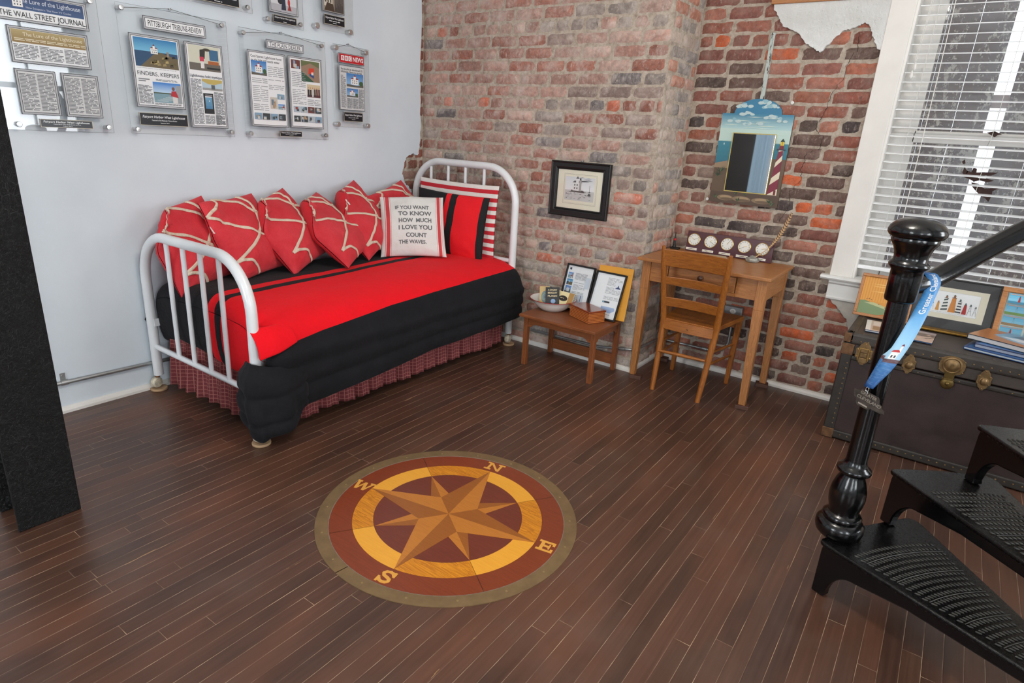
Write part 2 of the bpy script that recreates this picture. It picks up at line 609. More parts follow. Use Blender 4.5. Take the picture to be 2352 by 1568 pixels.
# ------------------------------------------------------------------ the room
random.seed(7)
mb = MB()
mb.box((XL - .3, YF - .3, -0.12), (XR + .3, YA + .5, 0.0))
struct(mb.build('floor', M_FLOOR))
mb = MB()
mb.box((XL - .3, YF - .3, ZC), (XR + .3, YA + .5, ZC + .1))
struct(mb.build('ceiling', M_WHITE))

# left wall: plaster coat with a broken edge over brick
def jag(pts, n, amp, seed):
    out = []
    for i in range(len(pts) - 1):
        a, b = Vector(pts[i]), Vector(pts[i + 1])
        for k in range(n):
            t = k / n
            p = a.lerp(b, t)
            d = (b - a); nn = Vector((-d.y, d.x)).normalized()
            w = mnoise.noise(Vector((p.x * 37 + seed, p.y * 37, seed))) + .6 * mnoise.noise(Vector((p.x * 110 + seed, p.y * 110, seed)))
            if k == 0 and i == 0: w = 0
            out.append(tuple(p + nn * w * amp))
    out.append(tuple(pts[-1]))
    return out
mb = MB()
edge = jag([(3.500, ZC), (3.485, 1.75), (3.49, 1.34), (3.46, 1.235), (3.40, 1.245), (3.335, 1.21), (3.325, 1.16), (3.305, 1.10), (3.33, 1.03), (3.395, 0.99), (3.40, 0.90), (3.46, 0.80), (3.495, 0.60), (3.50, 0.0)], 9, 0.010, 3.3)
poly = [(YF, 0.0)] + [(YF, ZC)] + edge
mb.prism([(a, b) for a, b in poly], (XL - 0.02, 0, 0), (0, 1, 0), (0, 0, 1), (0.02, 0, 0))
struct(mb.build('wall_left', M_PLASTER, bevel=0.0))

# bricks ------------------------------------------------------------
PITCH = 0.0747
def brick_face(mb, rnd, o, u, n, x0, x1, z0, z1, palette, header_rows, holes=(), seed=0.0, dmin=.004, dmax=.012, phase=0.0, left_end=None):
    """bricks over a wall face: o origin, u along, n outward, colours from palette(x,z,rnd)"""
    o, u, n = Vector(o), Vector(u), Vector(n)
    row = int((z0 - phase) / PITCH) - 1
    while phase + row * PITCH < z1:
        zb = phase + row * PITCH
        zt = zb + PITCH - 0.0095
        head = (row % 6 == header_rows)
        L = 0.108 if head else 0.213
        x = x0 - rnd.uniform(0, L) if row % 2 else x0 - rnd.uniform(0, L * .5)
        while x < x1:
            ln = L * rnd.uniform(.94, 1.05)
            a, b = max(x, x0), min(x + ln - 0.010, x1)
            c = ((a + b) / 2, (zb + zt) / 2)
            ok = b - a > 0.03 and zt > z0 + .02 and zb < z1
            for h in holes:
                if h[0] - .0 < c[0] < h[1] and h[2] < c[1] < h[3]: ok = False
            if ok:
                za, zc = max(zb, z0), min(zt, z1)
                nu, nv = max(3, int((b - a) / .022)), 4
                d = rnd.uniform(dmin, dmax)
                tilt = rnd.uniform(-.003, .003)
                col = palette(c[0], c[1], rnd)
                mb.c = col
                s0 = seed + row * 3.1
                def fn(i, j, a=a, b=b, za=za, zc=zc, nu=nu, nv=nv, d=d, tilt=tilt, s0=s0):
                    p, q = 2 * i / nu - 1, 2 * j / nv - 1
                    px = lerp(a, b, i / nu); pz = lerp(za, zc, j / nv)
                    ee = min(1, max(0, 1 - max(abs(p) ** (nu * 3), abs(q) ** 10)))
                    k = Vector((px * 19 + s0, pz * 19, s0 + b))
                    px += .0028 * mnoise.noise(k); pz += .0030 * mnoise.noise(k + Vector((9, 3, 1)))
                    if i in (0, nu) or j in (0, nv):
                        dd = -.002
                    else:
                        dd = d * (0.55 + .45 * ee) + tilt * p + .004 * mnoise.noise(k * 2.3)
                    sl = 0.006 * mnoise.noise(Vector((px * 1.1 + seed, row * .35, 5)))
                    return o + u * px + Vector((0, 0, pz + sl)) + n * dd
                mb.grid(fn, nu, nv)
            x += ln
        row += 1
def mortar_sheet(mb, o, u, n, x0, x1, z0, z1, seed, step=.03):
    o, u, n = Vector(o), Vector(u), Vector(n)
    nu, nv = max(1, int((x1 - x0) / step)), max(1, int((z1 - z0) / step))
    def fn(i, j):
        x, z = lerp(x0, x1, i / nu), lerp(z0, z1, j / nv)
        e = 0 if i in (0, nu) else 1
        return o + u * x + Vector((0, 0, z)) + n * (0.0035 * e * mnoise.noise(Vector((x * 21 + seed, z * 21, seed))))
    mb.grid(fn, nu, nv)
def pal_chim(x, z, r):
    k = r.random()
    g = smoothstep(-2.55, -1.7, x)            # greyer towards the corner
    if k < 0.03: c = (184, 108, 84)
    elif k < lerp(0.10, 0.50, g): c = r.choice([(132, 124, 118), (112, 107, 106), (146, 136, 128), (134, 118, 110)])
    elif k < lerp(0.50, 0.75, g): c = r.choice([(160, 128, 116), (168, 136, 124), (154, 118, 106)])
    else: c = r.choice([(146, 98, 84), (152, 108, 94), (170, 144, 132)])
    return rgb(*[min(255, q * f) for f in [r.uniform(.93, 1.07)] for q in c], k=1.30)
def pal_alc(x, z, r):
    k = r.random()
    top = smoothstep(1.55, 1.8, z)
    if k < 0.075: c = r.choice([(194, 98, 60), (188, 90, 58)])
    elif k < lerp(0.50, 0.26, top): c = r.choice([(86, 72, 67), (74, 66, 65), (98, 78, 70), (106, 84, 76)])
    elif k < 0.80: c = r.choice([(152, 94, 78), (142, 86, 72), (160, 106, 90), (136, 90, 80)])
    else: c = r.choice([(168, 104, 82), (128, 82, 72), (172, 116, 98)])
    if x < -1.2 and z < 1.5 and r.random() < .45: c = r.choice([(158, 122, 110), (140, 120, 110), (150, 108, 96)])
    return rgb(*[min(255, q * f) for f in [r.uniform(.92, 1.08)] for q in c], k=1.08)
def pal_ret(x, z, r):
    c = r.choice([(170, 154, 142), (146, 138, 132), (178, 162, 150), (134, 128, 124), (170, 130, 114), (172, 120, 100)])
    return rgb(*[min(255, q * f) for f in [r.uniform(.95, 1.05)] for q in c], k=1.25)

rb = random.Random(21)
mb = MB()
mb.cur = 0
mortar_sheet(mb, (0, YC, 0), (1, 0, 0), (0, -1, 0), XL - .05, XCH, 0, ZC, 1.0)
mortar_sheet(mb, (XCH, YC, 0), (0, 1, 0), (1, 0, 0), 0, YA - YC + .02, 0, ZC, 2.0)
mb.cur = 1
brick_face(mb, rb, (0, YC, 0), (1, 0, 0), (0, -1, 0), XL - .02, XCH - .004, 0, 2.5, pal_chim, 3, seed=4.0, phase=.012)
brick_face(mb, rb, (XCH, YC, 0), (0, 1, 0), (1, 0, 0), .004, YA - YC, 0, 2.5, pal_ret, 3, seed=9.0, phase=.012)
struct(mb.build('wall_chimney', [M_MORTAR, M_BRICK_W], color=True, sharp=80))

mb = MB()
HX0, HX1, HZ0, HZ1 = -0.40, 0.515, 0.735, 2.62      # window opening
for x0, x1, z0, z1, s in ((XCH, HX0, 0, ZC, 3.0), (HX0, HX1, 0, HZ0, 4.0), (HX0, HX1, HZ1, ZC, 4.5), (HX1, XR, 0, ZC, 5.0)):
    mortar_sheet(mb, (0, YA, 0), (1, 0, 0), (0, -1, 0), x0, x1, z0, z1, s)
mb.cur = 1
brick_face(mb, rb, (0, YA, 0), (1, 0, 0), (0, -1, 0), XCH + .004, -0.505, 0, 2.4, pal_alc, 2, seed=14.0, phase=1.893 - PITCH * 25 + .008, dmax=.014)
brick_face(mb, rb, (0, YA, 0), (1, 0, 0), (0, -1, 0), -0.50, 0.62, 0, 0.62, pal_alc, 2, seed=17.0, phase=1.893 - PITCH * 25 + .008)
mb.cur = 0
# reveal of the opening
mb.box((HX0 - .001, YA + .002, HZ0), (HX0 + .0, YA + .16, HZ1)); mb.box((HX1, YA + .002, HZ0), (HX1 + .001, YA + .16, HZ1))
struct(mb.build('wall_back', [M_MORTAR, M_BRICK_R], color=True, sharp=80))
# brick under the broken plaster of the left wall
mb = MB()
mortar_sheet(mb, (XL - .021, 0, 0), (0, 1, 0), (1, 0, 0), 3.05, YC + .02, 0, ZC, 6.0)
mb.cur = 1
brick_face(mb, rb, (XL - .021, 0, 0), (0, 1, 0), (1, 0, 0), 3.10, YC, .5, 2.4, lambda x, z, r: rgb(*r.choice([(150, 84, 66), (140, 92, 78), (158, 128, 116)])), 3, seed=24.0, phase=.012)
struct(mb.build('trim_1', [M_MORTAR, M_BRICK_R], color=True, sharp=80))

# plaster remains on the alcove wall
mb = MB()
e = jag([(-1.100, 2.60), (-1.085, 2.17), (-1.046, 2.115), (-1.013, 2.071), (-.94, 2.046), (-.875, 1.985), (-.834, 1.955), (-.80, 1.935), (-.76, 1.985), (-.701, 2.045), (-.64, 2.058), (-.608, 2.075), (-.575, 2.04), (-.553, 2.000), (-.525, 1.95), (-.50, 1.935)], 8, 0.010, 8.1)
mb.prism(e + [(-.50, 2.60)], (0, YA, 0), (1, 0, 0), (0, 0, 1), (0, -0.022, 0))
struct(mb.build('trim_2', M_OLDPL, bevel=.004))
mb = MB()
e = jag([(-.50, .632), (-.465, .60), (-.43, .572), (-.40, .535), (-.365, .50), (-.35, .44), (-.30, .38)], 8, 0.008, 5.5)
mb.prism(e + [(0.6, .38), (0.6, .632)], (0, YA, 0), (1, 0, 0), (0, 0, 1), (0, -0.020, 0))
struct(mb.build('trim_3', plain('grey_plaster', rgb(176, 172, 164), .9, nscale=14, var=.12, bump=.6, bscale=40), bevel=.003))
mb = MB()
mb.box((-1.10, YA - .035, 2.186), (-.515, YA + .0, 2.26))
struct(mb.build('trim_4', OAK['X'], bevel=.003))
# settlement crack running down the mortar
mb = MB()
cr = [(-.63, 2.03), (-.615, 1.95), (-.655, 1.88), (-.66, 1.80), (-.70, 1.74), (-.71, 1.66), (-.73, 1.60), (-.745, 1.55), (-.70, 1.50), (-.70, 1.44), (-.765, 1.42), (-.775, 1.34), (-.77, 1.27), (-.82, 1.20), (-.80, 1.12), (-.84, 1.02)]
e = jag(cr, 7, 0.016, 2.2)
L = [(x - .0014 - .0016 * mnoise.noise(Vector((x * 90, z * 90, 0))), z) for x, z in e]
Rr = [(x + .0014 + .0022 * mnoise.noise(Vector((x * 70, z * 70, 4))), z) for x, z in e]
for i in range(len(e) - 1):
    mb.add([(L[i][0], YA - .0165, L[i][1]), (Rr[i][0], YA - .0165, Rr[i][1]), (Rr[i + 1][0], YA - .0165, Rr[i + 1][1]), (L[i + 1][0], YA - .0165, L[i + 1][1])], [(0, 1, 2, 3)])
struct(mb.build('trim_5', plain('crack_dark', rgb(62, 50, 42), .95)))

# walls behind the camera with their windows
def wall_with_holes(name, o, u, x0, x1, holes, n, mat):
    mb = MB()
    o, u, n = Vector(o), Vector(u), Vector(n)
    xs = sorted({x0, x1, *[h[0] for h in holes], *[h[1] for h in holes]})
    for i in range(len(xs) - 1):
        a, b = xs[i], xs[i + 1]
        zs = [(0, ZC)]
        for h in holes:
            if h[0] <= a and b <= h[1]: zs = [(0, h[2]), (h[3], ZC)]
        for z0, z1 in zs:
            if z1 - z0 > 1e-4:
                p = [o + u * a, o + u * b, o + u * b + n * -.1, o + u * a + n * -.1]
                mb.hexa([q + Vector((0, 0, z0)) for q in p] + [q + Vector((0, 0, z1)) for q in p])
    return struct(mb.build(name, mat))
HOLES_F = [(-2.33, -1.37, .80, 2.45), (1.27, 2.23, .80, 2.45)]
HOLES_R = [(-1.08, -0.12, .80, 2.45), (2.57, 3.53, .80, 2.45)]
wall_with_holes('wall_front', (0, YF, 0), (1, 0, 0), XL - .1, XR + .1, HOLES_F, (0, 1, 0), M_PLASTER)
wall_with_holes('wall_right', (XR, 0, 0), (0, 1, 0), YF, YA + .1, HOLES_R, (-1, 0, 0), M_PLASTER)
def far_window(name, o, u, n, h):
    o, u, n = Vector(o), Vector(u), Vector(n)
    mb = MB()
    a, b, z0, z1 = h
    def bar(x0, x1, za, zb, d0, d1):
        p = [o + u * x0 + n * d0, o + u * x1 + n * d0, o + u * x1 + n * d1, o + u * x0 + n * d1]
        mb.hexa([q + Vector((0, 0, za)) for q in p] + [q + Vector((0, 0, zb)) for q in p])
    for x0, x1, za, zb in ((a - .1, a, z0 - .05, z1 + .1), (b, b + .1, z0 - .05, z1 + .1), (a - .1, b + .1, z1, z1 + .1), (a - .13, b + .13, z0 - .05, z0)):
        bar(x0, x1, za, zb, 0, .025)
    for x0, x1, za, zb in ((a, a + .05, z0, z1), (b - .05, b, z0, z1), (a, b, (z0 + z1) / 2 - .03, (z0 + z1) / 2 + .03), ((a + b) / 2 - .012, (a + b) / 2 + .012, z0, z1), (a, b, z0, z0 + .06), (a, b, z1 - .06, z1)):
        bar(x0, x1, za, zb, -.07, -.03)
    return struct(mb.build(name, M_WHITE))
far_window('window_2', (0, YF, 0), (1, 0, 0), (0, 1, 0), HOLES_F[0])
far_window('window_3', (0, YF, 0), (1, 0, 0), (0, 1, 0), HOLES_F[1])
far_window('window_4', (XR, 0, 0), (0, 1, 0), (-1, 0, 0), HOLES_R[0])
far_window('window_5', (XR, 0, 0), (0, 1, 0), (-1, 0, 0), HOLES_R[1])
# dark door and pale casing seen in the mirror
mb = MB(); mb.box((-3.28, YF + .001, 0), (-2.90, YF + .03, 2.1))
struct(mb.build('door_1', plain('dark_door', rgb(52, 44, 40), .5, nscale=3, var=.2)))
mb = MB()
mb.box((-2.90, YF + .001, 0), (-2.66, YF + .05, 2.15)); mb.box((-2.82, YF + .05, 0), (-2.805, YF + .065, 2.15)); mb.box((-2.73, YF + .05, 0), (-2.705, YF + .07, 2.15))
struct(mb.build('trim_6', plain('pale_blue_paint', rgb(172, 196, 214), .5)))
# baseboards (quarter round)
def qround(name, a, b, n, h=.03, d=.022, mat=None):
    mb = MB()
    a, b, n = Vector(a), Vector(b), Vector(n)
    prof = [(0, 0), (d, 0), (d, h * .45), (d * .75, h * .8), (d * .35, h), (0, h)]
    vs = [a + n * p + Vector((0, 0, q)) for p, q in prof] + [b + n * p + Vector((0, 0, q)) for p, q in prof]
    k = len(prof)
    mb.add(vs, [(i, (i + 1) % k, k + (i + 1) % k, k + i) for i in range(k)] + [tuple(range(k - 1, -1, -1)), tuple(range(k, 2 * k))])
    return struct(mb.build(name, mat or M_WHITE_OLD))
qround('baseboard_left', (XL, YF, 0), (XL, YC, 0), (1, 0, 0))
qround('baseboard_chimney', (XL, YC, 0), (XCH + .02, YC, 0), (0, -1, 0))
qround('baseboard_return', (XCH, YC - .02, 0), (XCH, YA, 0), (1, 0, 0))
qround('baseboard_back', (XCH, YA, 0), (XR, YA, 0), (0, -1, 0))

# black column beside the left wall
def m_column():
    m = NT('crackled_black_paint')
    v = m.obj((1, 2.2, 1))
    vo = m.n('ShaderNodeTexVoronoi', {'feature': 'DISTANCE_TO_EDGE'}, Vector=m.n('ShaderNodeVectorMath', {'operation': 'ADD'}, _0=v, _1=(0, 0, 0)).outputs[0], Scale=26.0)
    k = m.math('LESS_THAN', vo.outputs['Distance'], m.map(m.noise(m.obj(), 9, 5), 0.45, 0.7, 0.0, 0.028))
    n = m.noise(m.obj((1, 3, 3)), 50, 6, 0.7, 1.5)
    m.set(Base_Color=m.mix(m.math('MULTIPLY', k, 0.25), rgb(6, 6, 7), rgb(90, 92, 94)), Specular_IOR_Level=0.35, Roughness=m.map(n, .35, .7, 0.28, 0.5))
    m.bump(m.math('ADD', m.noise(m.obj((1, 2, 2)), 38, 6, 0.7, 2.0), m.math('MULTIPLY', k, 0.6)), 0.7, 0.012)
    return m.m
mb = MB()
mb.box((-2.410, .524, 0), (-2.398, .716, ZC))
mb.box((-2.580, .612, 0), (-2.410, .628, ZC))
mb.box((-2.592, .524, 0), (-2.580, .716, ZC))
tag(mb.build('column', m_column(), bevel=.004), 'black iron column with crackled paint standing in front of the white wall', 'column')

# ------------------------------------------------------------------ the bed
M_BEDWHITE = plain('white_bed_enamel', rgb(226, 228, 230), 0.3, nscale=9, var=0.03, coat=0.3)
bed = thing('daybed', 'white tubular metal daybed with arched ends and spindles against the white wall', 'bed', (-2.82, 2.42, 0))
BR = 0.0245
def arch_end(name, y, x0, x1, ztop, rb, rail_z, sp_x, sp_z1, head):
    mb = MB()
    pts = [Vector((x0, y, 0.085)), Vector((x0, y, .3)), Vector((x0, y, .5))]
    pts += arc((x0 + rb, y, ztop - rb), (1, 0, 0), (0, 0, 1), rb, pi, pi / 2, 12)
    pts += arc((x1 - rb, y, ztop - rb), (1, 0, 0), (0, 0, 1), rb, pi / 2, 0, 12)
    pts += [Vector((x1, y, .5)), Vector((x1, y, .3)), Vector((x1, y, 0.085))]
    mb.tube(pts, BR, 18)
    fr = mb.build(name, M_BEDWHITE, bed)
    mb = MB()
    mb.tube([(x0, y, rail_z), ((x0 + x1) / 2, y, rail_z), (x1, y, rail_z)], 0.0145, 12)
    mb.build('lower_rail', M_BEDWHITE, fr)
    for x in sp_x:
        mb = MB()
        mb.tube([(x, y, rail_z), (x, y, (rail_z + sp_z1) / 2), (x, y, sp_z1)], 0.0115, 10)
        mb.build('spindle', M_BEDWHITE, fr)
    return fr
FY, HY = 1.440, 3.400
FX0, FX1, HX0b, HX1b = -3.285, -2.358, -3.285, -2.378
arch_end('footboard', FY, FX0, FX1, .850, .235, .247, (-3.035, -2.885, -2.735, -2.582), .835, False)
arch_end('headboard', HY, HX0b, HX1b, 1.207, .235, .60, (-3.135, -2.972, -2.815, -2.650), 1.19, True)
M_CASTER = plain('worn_ivory_caster', rgb(206, 196, 174), 0.45, nscale=60, var=0.35)
M_RUST = plain('rusty_steel', rgb(140, 96, 62), 0.6, 0.6, nscale=50, var=0.3)
M_FELT = plain('tan_felt', rgb(178, 146, 112), 0.9, nscale=60, var=0.08)
for (x, y, lab) in ((FX0, FY - .008, 'small tan disc under the foot caster nearest the white wall'), (FX1 + .004, FY - .004, 'small tan disc under the caster at the front foot corner of the bed'),
               (HX1b + .006, HY + .004, 'small tan disc under the head caster beside the child-size bench'), (HX0b, HY, None)):
    mb = MB()
    mb.lathe((x, y, .085), [(.012, .02), (.014, 0), (.012, -.012)], 12)
    ca = mb.build('caster', M_RUST, bed)
    mb = MB()
    mb.lathe((x - .018, y - .012, .043), [(.006, -.002), (.024, 0), (.029, .006), (.029, .026), (.024, .032), (.006, .034)], 18, axis=(1, .25, 0))
    mb.tube([Vector((x - .022, y - .013, .043)) + Vector((.0, cos(t * 1.0) * .0045 * t * .6, sin(t * 1.0) * .0045 * t * .6)) for t in [k * .5 for k in range(2, 17)]], .0018, 6)
    mb.build('caster_wheel', M_CASTER, ca)
    if lab:
        mb = MB()
        mb.lathe((x, y, .0), [(.041, .001), (.042, .004), (.042, .010), (.040, .0125), (.026, .0125), (.024, .0115)], 28)
        tag(mb.build('caster_cup', M_FELT), lab, 'caster cup', 'discs under the bed casters')
mb = MB()
for x in (-3.27, -2.39):
    mb.box((x - .012, FY, .36), (x + .012, HY, .40))
mb.build('side_rail', M_BEDWHITE, bed)
mb = MB()
mb.box((-3.255, 1.545, .38), (-2.385, 3.36, .555))
mb.build('mattress', plain('mattress_ticking', rgb(200, 196, 188), .9), bed, bevel=.04, bseg=3)

# plaid dust ruffle
def m_plaid():
    m = NT('maroon_plaid')
    a, b = m.attr('pu'), m.attr('pv')
    def ln(x, w):
        f = m.math('FRACT', m.math('DIVIDE', x, 0.0215))
        return m.math('LESS_THAN', f, w)
    g = m.math('MAXIMUM', ln(a, 0.13), ln(b, 0.13))
    th = m.noise(m.obj(), 300, 2)
    base = m.mix(m.map(th, .3, .7), rgb(98, 38, 42), rgb(128, 56, 58))
    m.set(Base_Color=m.mix(m.math('MULTIPLY', g, 0.8), base, rgb(176, 116, 106)), Roughness=0.9)
    m.bump(th, .2, .002)
    return m.m
M_PLAID = m_plaid()
def ruffle(mb, p0, p1, nrm, ztop, zbot, seed, nfold):
    p0, p1, nrm = Vector(p0), Vector(p1), Vector(nrm)
    L = (p1 - p0).length
    nu, nv = int(L / .009), 14
    def fn(i, j):
        t, k = i / nu, j / nv
        x = t * L
        ph = x * 2 * pi * nfold / L + 2.2 * mnoise.noise(Vector((x * 3.1, seed, 0)))
        amp = lerp(.004, .024, k) * (1 + .5 * mnoise.noise(Vector((x * 5, seed, 2))))
        w = sin(ph) + .45 * sin(2 * ph + .7 + seed)
        zb = zbot + .020 * mnoise.noise(Vector((x * 4, seed, 7))) + .006 * sin(ph)
        p = p0.lerp(p1, t) + nrm * (amp * w + .012 * k)
        return Vector((p.x, p.y, lerp(ztop, zb, k)))
    mb.grid(fn, nu, nv, True, {'pu': lambda i, j: i / nu * L * 1.5 + seed, 'pv': lambda i, j: j / nv * (ztop - zbot) * 1.05})
mb = MB()
ruffle(mb, (-2.385, 1.50, 0), (-2.385, 3.33, 0), (1, 0, 0), .39, .045, 1.3, 17)
ruffle(mb, (-3.25, 1.505, 0), (-2.385, 1.505, 0), (0, -1, 0), .39, .035, 4.7, 9)
tag(mb.build('bed_skirt', M_PLAID, None, solid=.0015), 'maroon and cream checked gathered bed skirt hanging under the comforter', 'bed skirt')

# comforter
def m_comforter():
    m = NT('red_and_black_comforter')
    s1, s2 = m.attr('s1'), m.attr('s2')
    st1 = m.math('MULTIPLY', m.math('GREATER_THAN', s1, 0.0), m.math('LESS_THAN', s1, 0.062))
    red = m.math('MAXIMUM', st1, m.math('GREATER_THAN', s1, 0.112))
    red = m.math('MULTIPLY', red, m.math('GREATER_THAN', s2, 0.0))
    th = m.noise(m.obj(), 420, 2)
    fz = m.noise(m.obj(), 9, 6, 0.65)
    r = m.mix(m.map(fz, .35, .75, 0, .5), rgb(234, 8, 26), rgb(218, 16, 30))
    k = m.mix(m.map(fz, .4, .75), rgb(19, 19, 23), rgb(28, 27, 31))
    m.set(Base_Color=m.mix(red, k, r), Roughness=0.9, Sheen_Weight=0.03, Specular_IOR_Level=0.25)
    h = m.math('ADD', m.math('MULTIPLY', th, .15), m.math('ADD', m.noise(m.obj((1, 2, 1)), 11, 4, .6, .8), m.noise(m.obj(), 45, 3, .5, .6)))
    m.bump(h, .35, .008)
    return m.m
M_COMF = m_comforter()
def ztop(x, y):
    b = .597 + .020 * (1 - ((x + 2.82) / .47) ** 2) + .006 * mnoise.noise(Vector((x * 4, y * 3, 1.7)))
    return b
def hem_z(y):
    return interp([1.4, 1.62, 1.75, 2.2, 2.55, 3.1, 3.42], [.15, .152, .155, .185, .208, .215, .232], y)
def bnd_z(y):
    return interp([1.45, 1.75, 2.2, 3.2, 3.4], [.462, .496, .528, .556, .56], y)
NX = 40
def section(y, inset):
    """cross-section of the bed cover at station y: list of (x,z,s1,s2)"""
    x0 = -2.775 - .085 * (y - 1.5)
    pts = [(-3.288, .43), (-3.288, .52), (-3.275, .575), (-3.235, None)] + [(lerp(-3.235, -2.43, k / 18), None) for k in range(1, 19)]
    out = []
    for x, z in pts:
        if z is None: z = ztop(x, y) - .012 * smoothstep(-2.52, -2.40, x) - .012 * smoothstep(-3.16, -3.235, x)
        out.append([x, z])
    he = hem_z(y)
    bul = .010 * mnoise.noise(Vector((y * 3.3, 2.2, 0)))
    side = [(-2.375, .577), (-2.330, .556), (-2.302, .525), (-2.284, .49), (-2.274, .45)]
    for x, z in side: out.append([x + bul, z + (ztop(-2.43, y) - .604) * .7])
    zs = out[-1][1]
    n = 16
    for k in range(1, n + 1):
        z = lerp(zs, he, k / n)
        t = (zs - z)
        puff = .019 * abs(sin(pi * (k / n * 3.0 + .12))) ** .6
        fold = .008 * mnoise.noise(Vector((y * 5.0, z * 3, 6.1))) * (k / n)
        out.append([-2.272 + bul + puff + fold - .012 * (k / n), z])
    out.append([out[-1][0] - .018, he + .006]); out.append([out[-1][0] - .012, he + .05])
    ins = []
    for x, z in out:
        s1 = x - x0
        s2 = (z - bnd_z(y)) if x > -2.42 else 1.0
        xi = min(x, -2.274 + .05) ; 
        if inset:
            x = x - inset * smoothstep(-2.5, -2.33, x) 
            z = z - inset * smoothstep(.40, .54, z)
        ins.append((x, z, s1 if x > -2.9 or True else 0, s2))
    return ins
stations = []
for k in range(8, 0, -1):
    t = k / 8
    stations.append((1.548 - .076 * sin(t * pi / 2), .076 * (1 - cos(t * pi / 2))))
yy = 1.548
while yy < 3.36:
    stations.append((yy, 0)); yy += .022
for k in range(1, 7):
    t = k / 6
    stations.append((3.36 + .07 * sin(t * pi / 2), .07 * (1 - cos(t * pi / 2))))
SEC = [section(max(1.5, y), ins) for y, ins in stations]
NS = len(SEC[0])
mb = MB()
def wrk(x, y, z):
    return .0035 * mnoise.noise(Vector((x * 13, y * 8, z * 10))) + .002 * mnoise.noise(Vector((x * 30, y * 22, z * 26)))
def fn(i, j):
    x, z, a, b = SEC[j][i]
    y = stations[j][0]
    w = wrk(x, y, z)
    if y > 3.36 and z < .5 and x > -2.4: pass
    return Vector((x + (w if x > -2.36 else 0), y, z + (w if x < -2.33 else 0)))
mb.grid(fn, NS - 1, len(stations) - 1, True, {'s1': lambda i, j: SEC[j][i][2], 's2': lambda i, j: SEC[j][i][3]})
# the end that hangs down inside the footboard
cap = SEC[0]
tops = [q for q in cap[2:25]]
def hem_end(x):
    return interp([-3.29, -3.15, -2.9, -2.75, -2.6, -2.45, -2.36], [.255, .30, .295, .275, .262, .29, .40], x)
nt = len(tops)
ndn = 16
def fe(i, j):
    q = tops[min(i, nt - 1)]
    x, z = q[0], q[1]
    k = j / ndn
    zz = lerp(z, hem_end(x), k)
    bulge = .020 * sin(pi * min(1, k * 1.05)) ** .7 * (0.6 + .6 * abs(sin((x + 3.035) * pi / .151)))
    y = stations[0][0] - bulge * .35 + .012 * mnoise.noise(Vector((x * 9, zz * 4, 3))) * k + (.02 * k * k)
    if j == ndn: y += .02
    return Vector((x, y, zz))
mb.grid(fe, nt - 1, ndn, True, {'s1': lambda i, j: tops[i][2] * (1.0) , 's2': lambda i, j: 1.0})
# corner flap drooping over the front foot post
def flap_path(t):
    """outer line of the flap seen from above"""
    P = [(-2.262, 1.635), (-2.246, 1.585), (-2.242, 1.525), (-2.252, 1.45), (-2.275, 1.402), (-2.33, 1.378), (-2.385, 1.385), (-2.43, 1.405)]
    n = len(P) - 1
    f = t * n; i = min(int(f), n - 1)
    return Vector((lerp(P[i][0], P[i + 1][0], f - i), lerp(P[i][1], P[i + 1][1], f - i), 0))
FU, FV = 44, 22
def ff(i, j):
    t, k = i / FU, j / FV
    p = flap_path(t)
    zt = interp([0, .3, .55, .75, 1], [.36, .385, .405, .405, .40], t)
    zb = interp([0, .10, .17, .24, .45, .6, .75, .9, 1], [.155, .145, .085, .068, .052, .036, .045, .085, .10], t)
    z = lerp(zt, zb, k)
    c = Vector((-2.36, 1.47, 0))
    d = (p - c); d.z = 0; d.normalize()
    out = .012 * sin(pi * k) ** .8 * (1 if t > .08 else t / .08) - .030 * (1 - smoothstep(0, .22, k)) * (1 if t > .05 else .5)
    fold = .016 * sin(t * 19 + k * 2.2) * smoothstep(.1, .7, k) * (1 - .4 * k) * smoothstep(0, .15, t)
    pinch = -.016 * exp(-((k - .36 - .1 * t) / .035) ** 2) - .014 * exp(-((k - .78) / .03) ** 2)
    tuck = -.02 * smoothstep(.93, 1, k)
    return p + d * (out + fold + pinch + tuck) + Vector((0, 0, z))
mb.grid(ff, FU, FV, True, {'s1': lambda i, j: 1.0, 's2': lambda i, j: -1.0})
# red corner gathered at the post and the small black point sticking out by the wall
def fr_(i, j):
    t, k = i / 14, j / 8
    y = lerp(1.60, 1.418, t)
    z = lerp(.560, lerp(.480, .428, t), k)
    x = interp([.40, .45, .49, .52, .545, .565], [-2.268, -2.266, -2.276, -2.294, -2.318, -2.345], z - (.02 * t))
    x -= .55 * max(0, 1.50 - y) ** 1.0 * (.6 + .4 * (1 - k))
    return Vector((x + .004 - .016 * (1 - k) ** 3, y, z))
mb.grid(fr_, 14, 8, True, {'s1': lambda i, j: 1.0, 's2': lambda i, j: 1.0})
mb.add([(-3.30, 1.47, .36), (-3.27, 1.465, .46), (-3.322, 1.385, .400), (-3.290, 1.475, .31)], [(0, 1, 2), (0, 2, 3)], False)
com = mb.build('comforter', M_COMF, None, solid=.006, sharp=180)
md = com.modifiers.new('smooth', 'SUBSURF'); md.levels = 1; md.render_levels = 1
tag(com, 'black quilted comforter with one broad and one thin red band covering the daybed', 'comforter')

